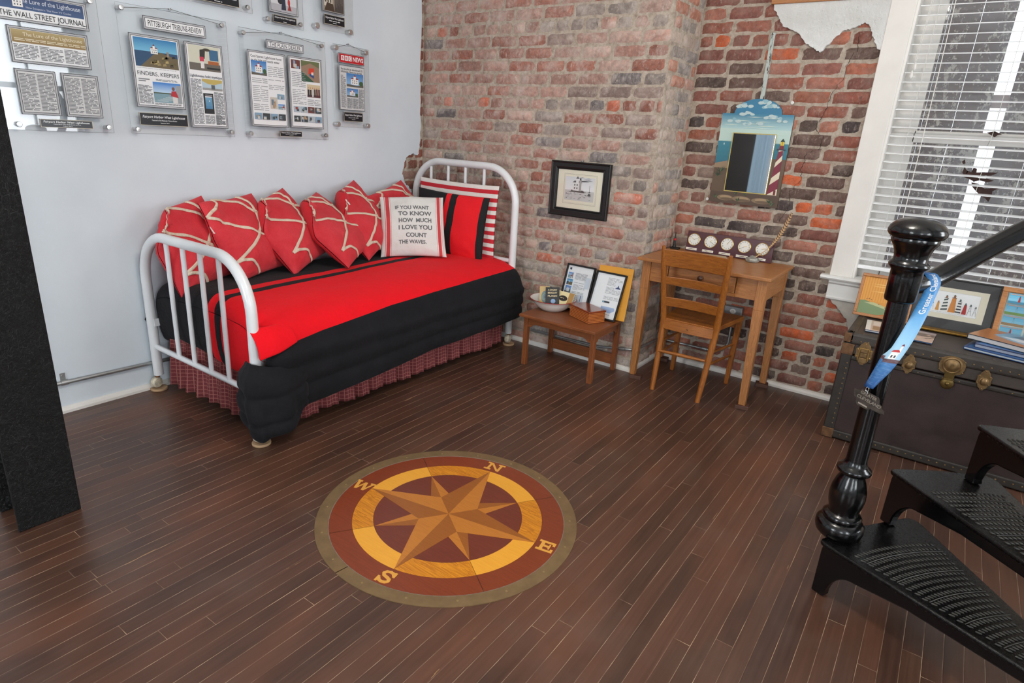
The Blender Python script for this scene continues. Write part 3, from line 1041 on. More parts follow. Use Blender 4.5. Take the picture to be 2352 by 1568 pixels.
# ------------------------------------------------------------------ cushions
def pil_axes(yaw, tilt, roll):
    n = Vector((cos(yaw), sin(yaw), 0)); u = Vector((-sin(yaw), cos(yaw), 0)); v = Vector((0, 0, 1))
    v2 = v * cos(tilt) - n * sin(tilt); n2 = n * cos(tilt) + v * sin(tilt)
    return u * cos(roll) + v2 * sin(roll), v2 * cos(roll) - u * sin(roll), n2
class Cushion:
    def __init__(s, c, ypr, S, asp=1.0, T=.085, seed=0.0, ears=(), pinch=.075, wr=1.0, sag=.2, dents=(), back=1.0):
        s.back = back
        s.c = Vector(c); s.u, s.v, s.n = pil_axes(*ypr)
        s.w, s.h, s.T, s.seed, s.ears, s.pinch, s.wr, s.sag, s.dents = S * asp / 2, S / 2, T, seed, ears, pinch, wr, sag, dents
    def at(s, u, v, side=1, lift=0.0):
        px = s.w * u * (1 - s.pinch * (1 - v * v))
        py = s.h * v * (1 - s.pinch * (1 - u * u))
        e = max(0.0, (1 - u * u) * (1 - v * v))
        t = s.T * e ** .47 * (1 - s.sag * v * (1 - v * v) * 1.2) * (1 if side > 0 else s.back)
        k = Vector((u * 2.1 + s.seed, v * 2.1, s.seed * 1.7 + side))
        w = .010 * mnoise.noise(k) + .006 * mnoise.noise(k * 2.7)
        # gathers running in from the corners
        for cu, cv in ((1, 1), (-1, 1), (1, -1), (-1, -1)):
            dx, dy = u - cu, v - cv
            r = hypot(dx, dy)
            if r < 1.0:
                a = atan2(dy, dx)
                w += .006 * sin(a * 13 + s.seed) * (1 - r) * min(1, r * 3)
        t += w * s.wr * min(1, e * 4)
        for du, dv, dr, dd in s.dents:
            q = ((u - du) ** 2 + (v - dv) ** 2) / (dr * dr)
            if side > 0: t -= dd * exp(-q)
        p = s.c + s.u * px + s.v * py + s.n * (side * (t + .002) + lift)
        for cu, cv, amt, mode in s.ears:
            d = (u * cu + v * cv) - 1.05
            if d > 0:
                d = d / .95
                p = p + s.n * (amt * sin(d * pi * .5)) + (s.u * (-cu) + s.v * (-cv)) * (abs(amt) * mode * d * d)
        return p
    def mesh(s, n=30):
        mb = MB()
        q = lambda i: sin((2 * i / n - 1) * pi / 2 * .999)
        for side in (1, -1):
            f = lambda i, j, side=side: s.at(q(i) if side > 0 else -q(i), q(j), side)
            A = {'u': lambda i, j, side=side: q(i) if side > 0 else -q(i), 'v': lambda i, j: q(j), 'side': lambda i, j, side=side: side}
            mb.grid(f, n, n, True, A)
        return mb
    def ribbon(s, mb, pts, w=.0082, t=.0040):
        P = [Vector((a, b, 0)) for a, b in pts]
        # smooth the polyline
        Q = []
        for i in range(len(P) - 1):
            p0 = P[max(0, i - 1)]; p1 = P[i]; p2 = P[i + 1]; p3 = P[min(len(P) - 1, i + 2)]
            for k in range(8):
                x = k / 8
                Q.append(.5 * ((2 * p1) + (p2 - p0) * x + (2 * p0 - 5 * p1 + 4 * p2 - p3) * x * x + (3 * p1 - p0 - 3 * p2 + p3) * x ** 3))
        Q.append(P[-1])
        base = [s.at(max(-.995, min(.995, a.x)), max(-.995, min(.995, a.y)), 1, .001) for a in Q]
        n = len(base)
        vs, fs = [], []
        at = []
        run = 0
        for i in range(n):
            d = (base[min(n - 1, i + 1)] - base[max(0, i - 1)]).normalized()
            a = Q[i]
            e = .01
            du = s.at(min(.99, a.x + e), max(-.99, min(.99, a.y)), 1) - s.at(max(-.99, a.x - e), max(-.99, min(.99, a.y)), 1)
            dv = s.at(max(-.99, min(.99, a.x)), min(.99, a.y + e), 1) - s.at(max(-.99, min(.99, a.x)), max(-.99, a.y - e), 1)
            nn = du.cross(dv)
            nn = nn.normalized() if nn.length > 1e-9 else s.n
            if nn.dot(s.n) < 0: nn = -nn
            nn = (nn + s.n * .4).normalized()
            sd = d.cross(nn).normalized()
            if i: run += (base[i] - base[i - 1]).length
            for k in range(8):
                an = 2 * pi * k / 8
                vs.append(base[i] + sd * cos(an) * w + nn * (sin(an) * t + t * .6)); at.append(run)
        for i in range(n - 1):
            for k in range(8):
                l = (k + 1) % 8
                fs.append((i * 8 + k, i * 8 + l, (i + 1) * 8 + l, (i + 1) * 8 + k))
        fs.append(tuple(range(7, -1, -1))); fs.append(tuple((n - 1) * 8 + k for k in range(8)))
        b = mb.add(vs, fs, True)
        mb.at.setdefault('run', {})
        for k, a in enumerate(at): mb.at['run'][b + k] = a

def m_cloth(name, col, var=.12, rough=.85, bump=.25, sheen=.2):
    m = NT(name)
    th = m.noise(m.obj(), 420, 2)
    fz = m.noise(m.obj(), 12, 6, 0.6)
    c = m.mix(m.map(fz, .3, .75), tuple(x * (1 - var) for x in col[:3]) + (1,), tuple(min(1, x * (1 + var)) for x in col[:3]) + (1,))
    m.set(Base_Color=c, Roughness=rough, Sheen_Weight=sheen)
    h = m.math('ADD', m.math('MULTIPLY', th, .25), m.math('ADD', m.noise(m.obj(), 22, 4, .6, 1.2), m.math('MULTIPLY', m.noise(m.obj(), 60, 3, .5, .8), .6)))
    m.bump(h, bump, .008)
    return m.m
def m_redcush():
    m = NT('washed_red_cotton')
    th = m.noise(m.obj(), 420, 2)
    fz = m.noise(m.obj(), 10, 6, 0.65)
    front = m.mix(m.map(fz, .3, .75), rgb(202, 36, 48), rgb(218, 62, 70))
    back = m.mix(m.map(fz, .3, .75), rgb(200, 22, 36), rgb(214, 30, 42))
    m.set(Base_Color=m.mix(m.map(m.attr('side'), -.2, .2), back, front), Roughness=.85, Sheen_Weight=.06)
    h = m.math('ADD', m.math('MULTIPLY', th, .25), m.math('ADD', m.noise(m.obj(), 18, 5, .6, 1.4), m.math('MULTIPLY', m.noise(m.obj(), 50, 3, .5, .8), .6)))
    m.bump(h, .5, .010)
    return m.m
M_REDC = m_redcush()
def m_rope():
    m = NT('cream_braid')
    f = m.math('FRACT', m.math('DIVIDE', m.attr('run'), 0.0062))
    k = m.math('ABSOLUTE', m.math('SUBTRACT', f, .5))
    m.set(Base_Color=m.mix(m.map(k, 0, .5, 0, .55), rgb(226, 210, 190), rgb(186, 164, 140)), Roughness=.9)
    m.bump(k, .5, .003)
    return m.m
M_ROPE = m_rope()
M_TAG = plain('white_woven_label', rgb(226, 220, 214), .8)
NET = [[(.35, 1), (.52, .74), (.53, .43), (.38, .10), (.10, -.15), (-.3, -.40), (-.85, -.62)],
       [(-.54, 1), (-.1, .88), (.25, .70), (.52, .43), (.8, .25), (1, .12)],
       [(-1, .55), (-.6, .32), (-.2, .08), (.10, -.15), (.5, -.42), (.85, -.75), (.98, -.95)],
       [(-.54, 1), (-.50, .86), (-.62, .72), (-.85, .62), (-1, .55)],
       [(-.85, -.62), (-.62, -.66), (-.40, -.80), (-.28, -1)]]
CUSH = [
  ((-3.131, 1.596, .785), (.523, .372, .174), .405, 'red cushion with cream rope net squeezed against the arched foot rail', [(-1, 1, .085, 1.2)], 3.1),
  ((-3.096, 1.890, .812), (.61, .521, .072), .420, 'red rope-net cushion next to the one touching the foot rail', [(-1, 1, .04, .3)], 5.7),
  ((-3.085, 2.153, .823), (.588, .634, .241), .422, 'red rope-net cushion standing tallest, third along from the foot rail', [(-1, 1, .085, 1.3)], 8.2),
  ((-3.040, 2.422, .815), (.70, .80, .213), .440, 'red rope-net cushion slumped low beside the exposed black comforter, fourth from the foot rail', [(-1, 1, .10, 1.2)], 11.9),
  ((-3.096, 2.702, .846), (.553, .611, .278), .426, 'red rope-net cushion half behind the white lettered pillow with a folded corner', [(-1, 1, .12, .8)], 14.3),
  ((-3.120, 3.105, .832), (.467, .566, .232), .431, 'red rope-net cushion mostly hidden behind the white lettered pillow by the corner', [], 17.5)]
for k, (c, ypr, S, lab, ears, seed) in enumerate(CUSH):
    ypr = (ypr[0] - .34, ypr[1] + .04, ypr[2])
    uu = pil_axes(*ypr)[0]
    q = Cushion(Vector(c) - uu * (.0 if k else -.02), ypr, S * 1.07, 1.0 if k else .95, .082, seed, ears, pinch=.05, wr=1.2, sag=.35, back=.8)
    t = thing('rope_cushion', lab, 'cushion', c, 'red rope-net cushions along the wall')
    q.mesh(32).build('cover', M_REDC, t, weld=True, sharp=180)
    rk = random.Random(k)
    mb = MB()
    dx_, dy_ = rk.uniform(-.06, .06), rk.uniform(-.06, .06)
    for path in NET:
        q.ribbon(mb, [(a + dx_ * (abs(a) < .9), b + dy_ * (abs(b) < .9)) for a, b in path])
    for a, b in ((.53, .43), (.10, -.15)):
        mb.sphere(q.at(a + dx_, b + dy_, 1, .004), .012, (1, 1, .8), 8)
    mb.build('rope_net', M_ROPE, t)
    if k in (1, 4):
        mb = MB()
        p = q.at(-.99, .30 if k == 1 else .75, 1)
        mb.obox(p, q.u, q.v, q.n, .012, .040, .0015)
        mb.build('label', M_TAG, t)

def m_bands(name, attr, stops, rough=.85, bump=.25, fuzz=.05):
    """woven stripes along an attribute that runs -1..1"""
    m = NT(name)
    f = m.map(m.attr(attr), -1, 1)
    c = m.ramp(f, stops, 'CONSTANT')
    fz = m.noise(m.obj(), 14, 5)
    c = m.mix(m.map(fz, .3, .75, 0, .14), c, m.mix(1.0, c, (.6, .6, .62, 1), 'MULTIPLY'))
    m.set(Base_Color=c, Roughness=rough, Sheen_Weight=.03)
    m.bump(m.math('ADD', m.noise(m.obj(), 20, 4, .6, 1.2), m.math('MULTIPLY', m.noise(m.obj(), 60, 3, .5, .8), .6)), bump, .008)
    return m.m
WH, RD = rgb(226, 224, 220), rgb(204, 66, 70)
M_QUOTE = m_bands('white_cotton_with_red_bands', 'u', [(0, WH), (.058, RD), (.064, WH), (.078, RD), (.135, WH), (.149, RD), (.155, WH), (.865, RD), (.871, WH), (.885, RD), (.935, WH), (.95, RD), (.956, WH)])
q = Cushion((-2.858, 2.932, .813), (-.74, .44, .017), .415, 1.02, .062, 22.0, [(-1, 1, -.03, .2), (1, 1, -.02, .2)], pinch=.05, wr=.8)
t = thing('lettered_pillow', 'white square pillow with red side bands and grey capital lettering', 'pillow', q.c)
q.mesh(34).build('cover', M_QUOTE, t, weld=True, sharp=180)
mb = MB()
def letter_on(mb, q, body, u0, v0, wd, ht, bold=.028, curl=0.0):
    vs, fs, (x0, y0, x1, y1) = text_mesh(body, bold)
    sx = wd / (x1 - x0); sy = ht / .70
    pts = []
    for x, y in vs:
        a = u0 + (x - (x0 + x1) / 2) * sx
        b = v0 + (y - .35) * sy + curl * max(0, a) ** 2
        pts.append(q.at(max(-.98, min(.98, a)), max(-.98, min(.98, b)), 1, .0012))
    mb.add(pts, fs, True)
for body, u0, v0, wd, ht in (('IF YOU WANT', -.02, .555, 1.06, .125), ('TO KNOW', .06, .345, 1.06, .135), ('HOW  MUCH', .06, .11, 1.04, .135), ('I LOVE YOU', .06, -.13, 1.06, .14), ('COUNT', .08, -.385, .66, .13), ('THE WAVES.', -.04, -.60, .86, .115)):
    letter_on(mb, q, body, u0, v0, wd, ht, .03, .05 if 'WAVES' in body else 0)
mb.build('lettering', plain('grey_print', rgb(104, 106, 108), .8), t)
BK, RR = rgb(15, 15, 18), rgb(228, 8, 26)
M_SHAM = m_bands('red_and_black_sham_cloth', 'u', [(0, BK), (.425, RR), (.49, BK), (.585, RR), (.925, BK)])
q = Cushion((-2.775, 3.205, .812), (-1.36, .10, -.05), .430, 1.26, .060, 27.0, [], pinch=.045, wr=.9)
t = thing('striped_sham', 'black pillow with a broad and a thin red band, in front of the candy-striped pillow', 'pillow', q.c)
q.mesh(32).build('cover', M_SHAM, t, weld=True, sharp=180)
mb = MB()
mb.obox(q.at(-.35, -.93, 1, .01), q.u + q.v * .45, q.v, q.n, .045, .020, .002)
mb.build('label', M_BLACK, t)
cs = []
for k in range(9):
    cs += [(max(0, k / 9 - .0), rgb(196, 34, 48)), ((k + .5) / 9, rgb(228, 222, 216))]
M_CANDY = m_bands('candy_striped_cotton', 'v', cs)
q = Cushion((-2.815, 3.315, .848), (-1.50, .05, -.01), .490, 1.36, .045, 31.0, [], pinch=.03, wr=.9)
t = thing('candy_striped_pillow', 'red and cream striped pillow standing against the headboard spindles', 'pillow', q.c)
q.mesh(32).build('cover', M_CANDY, t, weld=True, sharp=180)

# ------------------------------------------------------------------ acrylic press plaques on the white wall
INK, PAPER, GREY, NEWS = rgb(22, 24, 32), rgb(232, 234, 236), rgb(176, 178, 182), rgb(206, 207, 208)
M_NAME = M_PRINT_GLOSS
M_WIRE = plain('thin_steel_wire', rgb(110, 110, 108), .4, .8)
XP = XL + 0.030                                   # back of the acrylic sheets
PU, PV = (0, 1, 0), (0, 0, 1)
def lighthouse(P, a, b, h, w, roof=rgb(150, 40, 46), body=rgb(236, 234, 230), win=rgb(70, 80, 96)):
    """square white lighthouse: keeper's house, tower and red roof standing at (a,b)"""
    P.rect(a - w / 2, b, a + w / 2, b + h * .55, body)
    P.poly([(a - w * .56, b + h * .55), (a + w * .56, b + h * .55), (a + w * .34, b + h * .68), (a - w * .34, b + h * .68)], roof)
    P.rect(a - w * .16, b + h * .55, a + w * .16, b + h * .82, body)
    P.poly([(a - w * .19, b + h * .82), (a + w * .19, b + h * .82), (a, b + h)], roof)
    for i in range(3):
        for j in range(2):
            x, y = a - w * .34 + i * w * .28, b + h * (.12 + .22 * j)
            P.rect(x, y, x + w * .12, y + h * .11, win, False)
def photo(P, a0, b0, a1, b1, kind, rnd):
    w, h = a1 - a0, b1 - b0
    sky0, sky1 = rgb(160, 200, 226), rgb(62, 132, 190)
    if kind == 'rocks':
        P.grad(a0, b0 + h * .5, a1, b1, rgb(120, 190, 220), rgb(42, 120, 176)); P.rect(a0, b0, a1, b0 + h * .55, rgb(38, 74, 110))
        P.poly([(a0 + w * .1, b0), (a0 + w * .42, b0 + h * .45), (a0 + w * .6, b0 + h * .55), (a1, b0 + h * .38), (a1, b0)], rgb(104, 92, 66))
        P.lift()
        for k in range(16):
            x, y = a0 + w * rnd.uniform(.3, .92), b0 + h * rnd.uniform(.03, .38)
            P.poly([(x, y), (x + w * .09, y + h * .02), (x + w * .07, y + h * .10), (x + w * .01, y + h * .08)], rgb(*rnd.choice([(150, 134, 88), (70, 60, 48), (176, 158, 104), (96, 88, 56), (40, 38, 36)])), False)
        lighthouse(P, a0 + w * .45, b0 + h * .48, h * .34, w * .16, rgb(120, 60, 60))
        P.rect(a0 + w * .74, b0 + h * .42, a0 + w * .79, b0 + h * .60, rgb(150, 132, 110))
    elif kind == 'house':
        P.grad(a0, b0, a1, b1, rgb(150, 190, 224), rgb(58, 120, 186)); lighthouse(P, a0 + w * .48, b0 + h * .18, h * .74, w * .44)
        P.poly([(a0, b0), (a1, b0), (a1, b0 + h * .22), (a0 + w * .6, b0 + h * .12), (a0, b0 + h * .2)], rgb(96, 92, 84))
        P.disc(a0 + w * .86, b0 + h * .3, w * .12, rgb(62, 92, 56), 10, h * .18)
    elif kind == 'lake':
        P.grad(a0, b0 + h * .45, a1, b1, rgb(190, 216, 236), rgb(40, 120, 200)); P.rect(a0, b0, a1, b0 + h * .47, rgb(120, 154, 166))
        P.rect(a0, b0 + h * .44, a1, b0 + h * .50, rgb(70, 84, 66)); P.lift()
        for k in range(6): P.rect(a0 + w * .1 * k, b0 + h * (.05 + .05 * k), a0 + w * (.1 * k + .5), b0 + h * (.07 + .05 * k), rgb(190, 200, 200), False)
        P.rect(a0 + w * .80, b0, a1, b1 * .0 + b0 + h * .9, rgb(150, 156, 160)); P.rect(a0 + w * .66, b0, a0 + w * .84, b0 + h * .45, rgb(210, 208, 206))
        P.poly([(a0 + w * .60, b0 + h * .36), (a0 + w * .88, b0 + h * .28), (a0 + w * .8, b0 + h * .62), (a0 + w * .64, b0 + h * .6)], rgb(176, 40, 52)); P.disc(a0 + w * .71, b0 + h * .72, w * .055, rgb(120, 82, 66), 10, h * .1)
    elif kind == 'room':
        P.rect(a0, b0, a1, b1, rgb(206, 206, 188)); P.rect(a0, b0, a1, b0 + h * .3, rgb(104, 98, 90)); P.rect(a0 + w * .66, b0 + h * .45, a0 + w * .95, b1 - h * .12, rgb(60, 104, 140))
        P.poly([(a0 + w * .34, b0 + h * .45), (a0 + w * .5, b0 + h * .5), (a0 + w * .54, b1 - h * .1), (a0 + w * .36, b1 - h * .16)], rgb(52, 48, 46)); P.rect(a0 + w * .36, b0 + h * .1, a0 + w * .47, b0 + h * .4, rgb(222, 220, 216)); P.rect(a0 + w * .34, b0 + h * .38, a0 + w * .47, b0 + h * .56, rgb(196, 60, 84))
        P.rect(a0 + w * .6, b0 + h * .28, a0 + w * .95, b0 + h * .42, rgb(170, 96, 52)); P.rect(a0 + w * .55, b0 + h * .08, a0 + w * .98, b0 + h * .16, rgb(40, 40, 42)); P.disc(a0 + w * .58, b1 - h * .14, w * .12, rgb(70, 62, 48), 12, h * .06)
    elif kind == 'lens':
        P.rect(a0, b0, a1, b1, rgb(176, 198, 210)); P.poly([(a0, b1), (a1, b1), (a1, b0 + h * .75), (a0 + w * .6, b0 + h * .52), (a0 + w * .3, b0 + h * .55), (a0, b0 + h * .8)], rgb(190, 170, 96)); P.rect(a0, b0, a1, b0 + h * .2, rgb(150, 150, 146)); P.rect(a0 + w * .44, b0 + h * .1, a0 + w * .62, b0 + h * .5, rgb(86, 92, 96))
    elif kind == 'phone':
        P.rect(a0, b0, a1, b1, rgb(40, 42, 46)); P.grad(a0 + w * .16, b0 + h * .24, a1 - w * .14, b0 + h * .80, rgb(72, 128, 168), rgb(110, 160, 190), 4); P.rect(a0 + w * .16, b0 + h * .80, a1 - w * .14, b0 + h * .86, rgb(214, 218, 222)); P.rect(a0 + w * .2, b1 - h * .1, a1 - w * .1, b1 - h * .07, rgb(190, 190, 190)); P.poly([(a0 + w * .5, b0 + h * .6), (a0 + w * .64, b0 + h * .6), (a0 + w * .57, b0 + h * .68)], rgb(220, 226, 230))
    elif kind == 'aerial':
        P.rect(a0, b0, a1, b1, rgb(150, 124, 104)); P.poly([(a0, b1), (a1, b1), (a1, b1 - h * .3), (a0 + w * .5, b1 - h * .1), (a0, b1 - h * .3)], rgb(104, 112, 74)); P.poly([(a0, b0), (a0, b0 + h * .5), (a0 + w * .7, b0)], rgb(52, 88, 66))
        P.poly([(a0 + w * .38, b0 + h * .38), (a0 + w * .68, b0 + h * .36), (a0 + w * .7, b0 + h * .68), (a0 + w * .42, b0 + h * .66)], rgb(210, 64, 44)); P.poly([(a0 + w * .44, b0 + h * .3), (a0 + w * .68, b0 + h * .18), (a0 + w * .68, b0 + h * .38), (a0 + w * .44, b0 + h * .4)], rgb(50, 76, 130)); P.rect(a0 + w * .54, b0 + h * .34, a0 + w * .66, b0 + h * .48, rgb(220, 214, 206))
    elif kind == 'people':
        P.rect(a0, b0, a1, b1, rgb(206, 190, 156)); P.rect(a0, b0, a1, b0 + h * .2, rgb(110, 70, 66)); P.lift()
        for k in range(6):
            x = a0 + w * (.04 + .16 * k); P.rect(x, b0 + h * .05, x + w * .12, b0 + h * rnd.uniform(.55, .68), rgb(*rnd.choice([(40, 46, 66), (60, 50, 50), (196, 196, 200), (86, 44, 54)])), False); P.rect(x + w * .03, b0 + h * .68, x + w * .09, b0 + h * .78, rgb(186, 140, 116), False)
    else:
        c = [(110, 130, 146), (150, 70, 62), (176, 150, 120), (196, 196, 190), (70, 84, 90), (60, 70, 60), (128, 160, 186)]
        P.rect(a0, b0, a1, b1, rgb(*rnd.choice([(170, 186, 196), (196, 190, 180), (112, 60, 56), (60, 66, 70), (130, 160, 184)]))); P.lift()
        for k in range(4):
            x, y = a0 + w * rnd.uniform(0, .6), b0 + h * rnd.uniform(0, .5)
            P.rect(x, y, x + w * rnd.uniform(.2, .4), y + h * rnd.uniform(.25, .5), rgb(*rnd.choice(c)), False); P.lift()
def plate(name, parent, y0, z0, y1, z1, draw, dark=False, frame=2, th=.004, mat=None):
    """a printed plate standing on the acrylic: returns nothing; draw(P,w,h)"""
    mb = MB()
    mb.c = INK if dark else GREY
    x0 = XP + .0052
    mb.box((x0, y0, z0), (x0 + th, y1, z1))
    P = Print((x0 + th, y0, z0), PU, PV, mb)
    w, h = y1 - y0, z1 - z0
    if not dark:
        if frame:
            P.rect(0, 0, w, h, INK); P.rect(.0022, .0022, w - .0022, h - .0022, GREY)
        if frame > 1:
            P.rect(.0085, .0085, w - .0085, h - .0085, INK); P.rect(.0105, .0105, w - .0105, h - .0105, PAPER)
        elif frame == 1:
            P.rect(.004, .004, w - .004, h - .004, PAPER)
    draw(P, w, h)
    return mb.build(name, mat or M_PRINT, parent, color=True)
def plaque(label, y0, z0, y1, z1, wire=True, bolts=None, bolt_r=.0115):
    t = thing('acrylic_plaque', label, 'plaque', (XL, (y0 + y1) / 2, z0), 'framed press plaques on the white wall')
    mb = MB(); mb.box((XP, y0, z0), (XP + .005, y1, z1))
    mb.build('acrylic_sheet', M_ACRYL, t, bevel=.0008, bseg=1)
    bolts = bolts or [(y0 + .025, z0 + .022), (y1 - .022, z0 + .022), (y0 + .025, z1 - .02), (y1 - .022, z1 - .02)]
    for y, z in bolts:
        mb = MB(); mb.lathe((XL, y, z), [(bolt_r * .8, 0), (bolt_r * .8, .028), (bolt_r, .030), (bolt_r, .044), (bolt_r * .85, .0465), (.001, .047)], 16, axis=(1, 0, 0))
        mb.build('standoff_bolt', M_BRUSHED, t)
    if wire:
        a, b = bolts[2], bolts[3]
        m = ((a[0] + b[0]) / 2 - .004, max(a[1], b[1]) + .033)
        mb = MB(); mb.tube([(XP + .012, a[0], a[1]), (XL + .012, m[0], m[1]), (XP + .012, b[0], b[1])], .0011, 6)
        mb.build('wire', M_WIRE, t)
        mb = MB(); mb.lathe((XL, m[0], m[1]), [(.004, 0), (.004, .012), (.0055, .013), (.0055, .016), (.001, .017)], 10, axis=(1, 0, 0))
        mb.build('hook', M_STEEL, t)
    return t
def nameplate(t, y0, z0, y1, z1, l2, l3, k=1.0):
    def d(P, w, h):
        P.border(0, 0, w, h, .002, rgb(196, 186, 166)); P.text('Fairport Harbor West Lighthouse', w / 2, h * .70, h * .20 * k, w * .88, PAPER, .012, .25)
        
        if l2:
            P.text(l2, w / 2, h * .42, h * .10, w * .52, PAPER, .01); P.text(l3, w / 2, h * .22, h * .08, w * .18, PAPER, .01)
        else:
            P.lines(w * .24, h * .36, w * .76, h * .48, h * .12, rp, PAPER); P.lines(w * .41, h * .16, w * .59, h * .28, h * .11, rp, PAPER)
    plate('name_plate', t, y0, z0, y1, z1, d, dark=True, mat=M_NAME)
rp = random.Random(5)
def column_text(P, a0, b0, a1, b1, n, pitch=.0056, gap=.006, col=rgb(112, 114, 118)):
    w = (a1 - a0 - gap * (n - 1)) / n
    for k in range(n):
        P.lines(a0 + k * (w + gap), b0, a0 + k * (w + gap) + w, b1, pitch, rp, col)

# 1: the one nearest the column
t = plaque('large clear press plaque nearest the black column, its headline plate dark blue', .965, 1.316, 1.392, 1.892, False, [(1.022, 1.339), (1.369, 1.341), (1.0, 1.868), (1.364, 1.864)])
def d(P, w, h):
    P.grad(.012, h * .42, w - .014, h - .012, rgb(54, 84, 130), rgb(44, 66, 108), 6); lighthouse(P, w * .30, h * .50, h * .45, .035)
    P.text('The Lure of the Lighthouse', w * .62, h * .74, .017, w * .62, rgb(216, 224, 234)); P.text('New Swappers: The New TV Guides', w * .60, h * .52, .007, w * .45, rgb(200, 210, 224))
    P.text('THE WALL STREET JOURNAL.', w * .54, h * .25, .021, w * .86, INK, .004)
plate('headline_plate', t, .985, 1.740, 1.346, 1.849, d)
def d(P, w, h):
    P.grad(.012, h * .56, w - .012, h - .012, rgb(140, 112, 66), rgb(176, 158, 110), 6); P.text('The Lure of the Lighthouse', w * .55, h * .80, .014, w * .74, rgb(224, 216, 190))
    P.lines(.02, h * .60, w * .95, h * .70, .006, rp, rgb(214, 204, 176)); column_text(P, .014, .014, w - .014, h * .53, 3)
plate('article_plate', t, 1.040, 1.582, 1.333, 1.722, d)
def d(P, w, h):
    P.rect(.0105, .0105, w - .0105, h - .0105, NEWS); column_text(P, .013, .014, w - .013, h - .016, 2)
plate('article_plate', t, 1.040, 1.380, 1.187, 1.560, d); plate('article_plate', t, 1.207, 1.379, 1.352, 1.559, d)
nameplate(t, 1.100, 1.331, 1.303, 1.365, 'Featured in The Wall Street Journal', 'August 2013', 1.2)
# 2
t = plaque('large clear press plaque with a rocky shore photograph and a phone photograph', 1.470, 1.318, 2.000, 1.883, True, [(1.497, 1.338), (1.981, 1.342), (1.490, 1.862), (1.973, 1.864)])
def d(P, w, h): P.text('PITTSBURGH TRIBUNE-REVIEW', w / 2, h / 2, h * .42, w * .86, INK, .006)
plate('headline_plate', t, 1.581, 1.788, 1.883, 1.846, d)
def d(P, w, h):
    photo(P, .017, .182, w - .015, h - .014, 'rocks', rp); P.lines(.02, .172, w - .03, .179, .004, rp, GREY)
    P.text('FINDERS, KEEPERS', w / 2, .153, .0175, w * .84, rgb(52, 54, 60)); P.lines(.02, .108, .075, .133, .0085, rp, rgb(120, 122, 126)); P.lines(.10, .122, w - .03, .134, .005, rp, rgb(130, 132, 136))
    column_text(P, .014, .014, .078, .102, 1); photo(P, .083, .026, w - .016, .118, 'lake', rp); P.lines(.083, .013, w - .02, .024, .004, rp)
plate('article_plate', t, 1.508, 1.441, 1.741, 1.763, d)
def d(P, w, h):
    photo(P, .017, .276, w - .016, h - .012, 'room', rp); P.text('Lighthouses hold mystique', w / 2, .250, .0125, w * .86, rgb(40, 42, 66), .012)
    column_text(P, .014, .014, .068, .236, 1); column_text(P, .074, .014, w - .014, .064, 2); photo(P, .073, .185, w - .016, .238, 'lens', rp); photo(P, .073, .070, .126, .169, 'phone', rp); column_text(P, .132, .014, w - .014, .180, 1)
plate('article_plate', t, 1.765, 1.359, 1.962, 1.763, d)
nameplate(t, 1.512, 1.358, 1.745, 1.416, 'Featured in The Pittsburgh Tribune-Review', 'September 2014')
# 3
t = plaque('large clear press plaque with two tall pages of small photographs above the middle cushions', 2.068, 1.319, 2.626, 1.873, True, [(2.095, 1.339), (2.608, 1.345), (2.091, 1.848), (2.598, 1.851)])
def d(P, w, h): P.text('THE PLAIN DEALER', w / 2, h / 2, h * .44, w * .84, INK, .006)
plate('headline_plate', t, 2.226, 1.791, 2.468, 1.836, d)
def d(P, w, h):
    P.text('Cool Spaces: Lighthouse home', .018, h - .028, .0125, w * .82, rgb(44, 46, 52), .012, align='l'); P.text('on the lake still needs water', .018, h - .047, .0125, w * .76, rgb(44, 46, 52), .012, align='l')
    photo(P, .017, .268, .111, .340, 'house', rp); P.lines(.118, .20, w - .016, .325, .0095, rp, rgb(150, 152, 156), .35, .2); P.lines(.017, .085, .111, .258, .0095, rp, rgb(150, 152, 156), .35, .2)
    photo(P, .121, .098, .167, .160, 'x', rp); photo(P, .168, .151, .215, .179, 'x', rp); photo(P, .171, .098, .216, .126, 'lake', rp)
    for k in range(4): photo(P, .017 + k * .0505, .038, .062 + k * .0505, .072, 'x', rp)
plate('article_plate', t, 2.106, 1.379, 2.340, 1.770, d)
def d(P, w, h):
    photo(P, .018, .325, .080, .372, 'x', rp); photo(P, .085, .262, w - .018, .375, 'aerial', rp); P.lines(.018, .13, .112, .315, .0095, rp, rgb(150, 152, 156), .35, .2); photo(P, .120, .177, w - .018, .248, 'people', rp)
    P.lines(.120, .13, w - .018, .170, .0095, rp, rgb(150, 152, 156), .35, .2)
    for k in range(4): photo(P, .020 + k * .0495, .088, .065 + k * .0495, .122, 'x', rp); photo(P, .020 + k * .0495, .035, .065 + k * .0495, .069, 'x', rp)
plate('article_plate', t, 2.359, 1.381, 2.591, 1.772, d)
nameplate(t, 2.280, 1.330, 2.430, 1.361, 'Featured in The Plain Dealer', 'July 2014', 1.2)
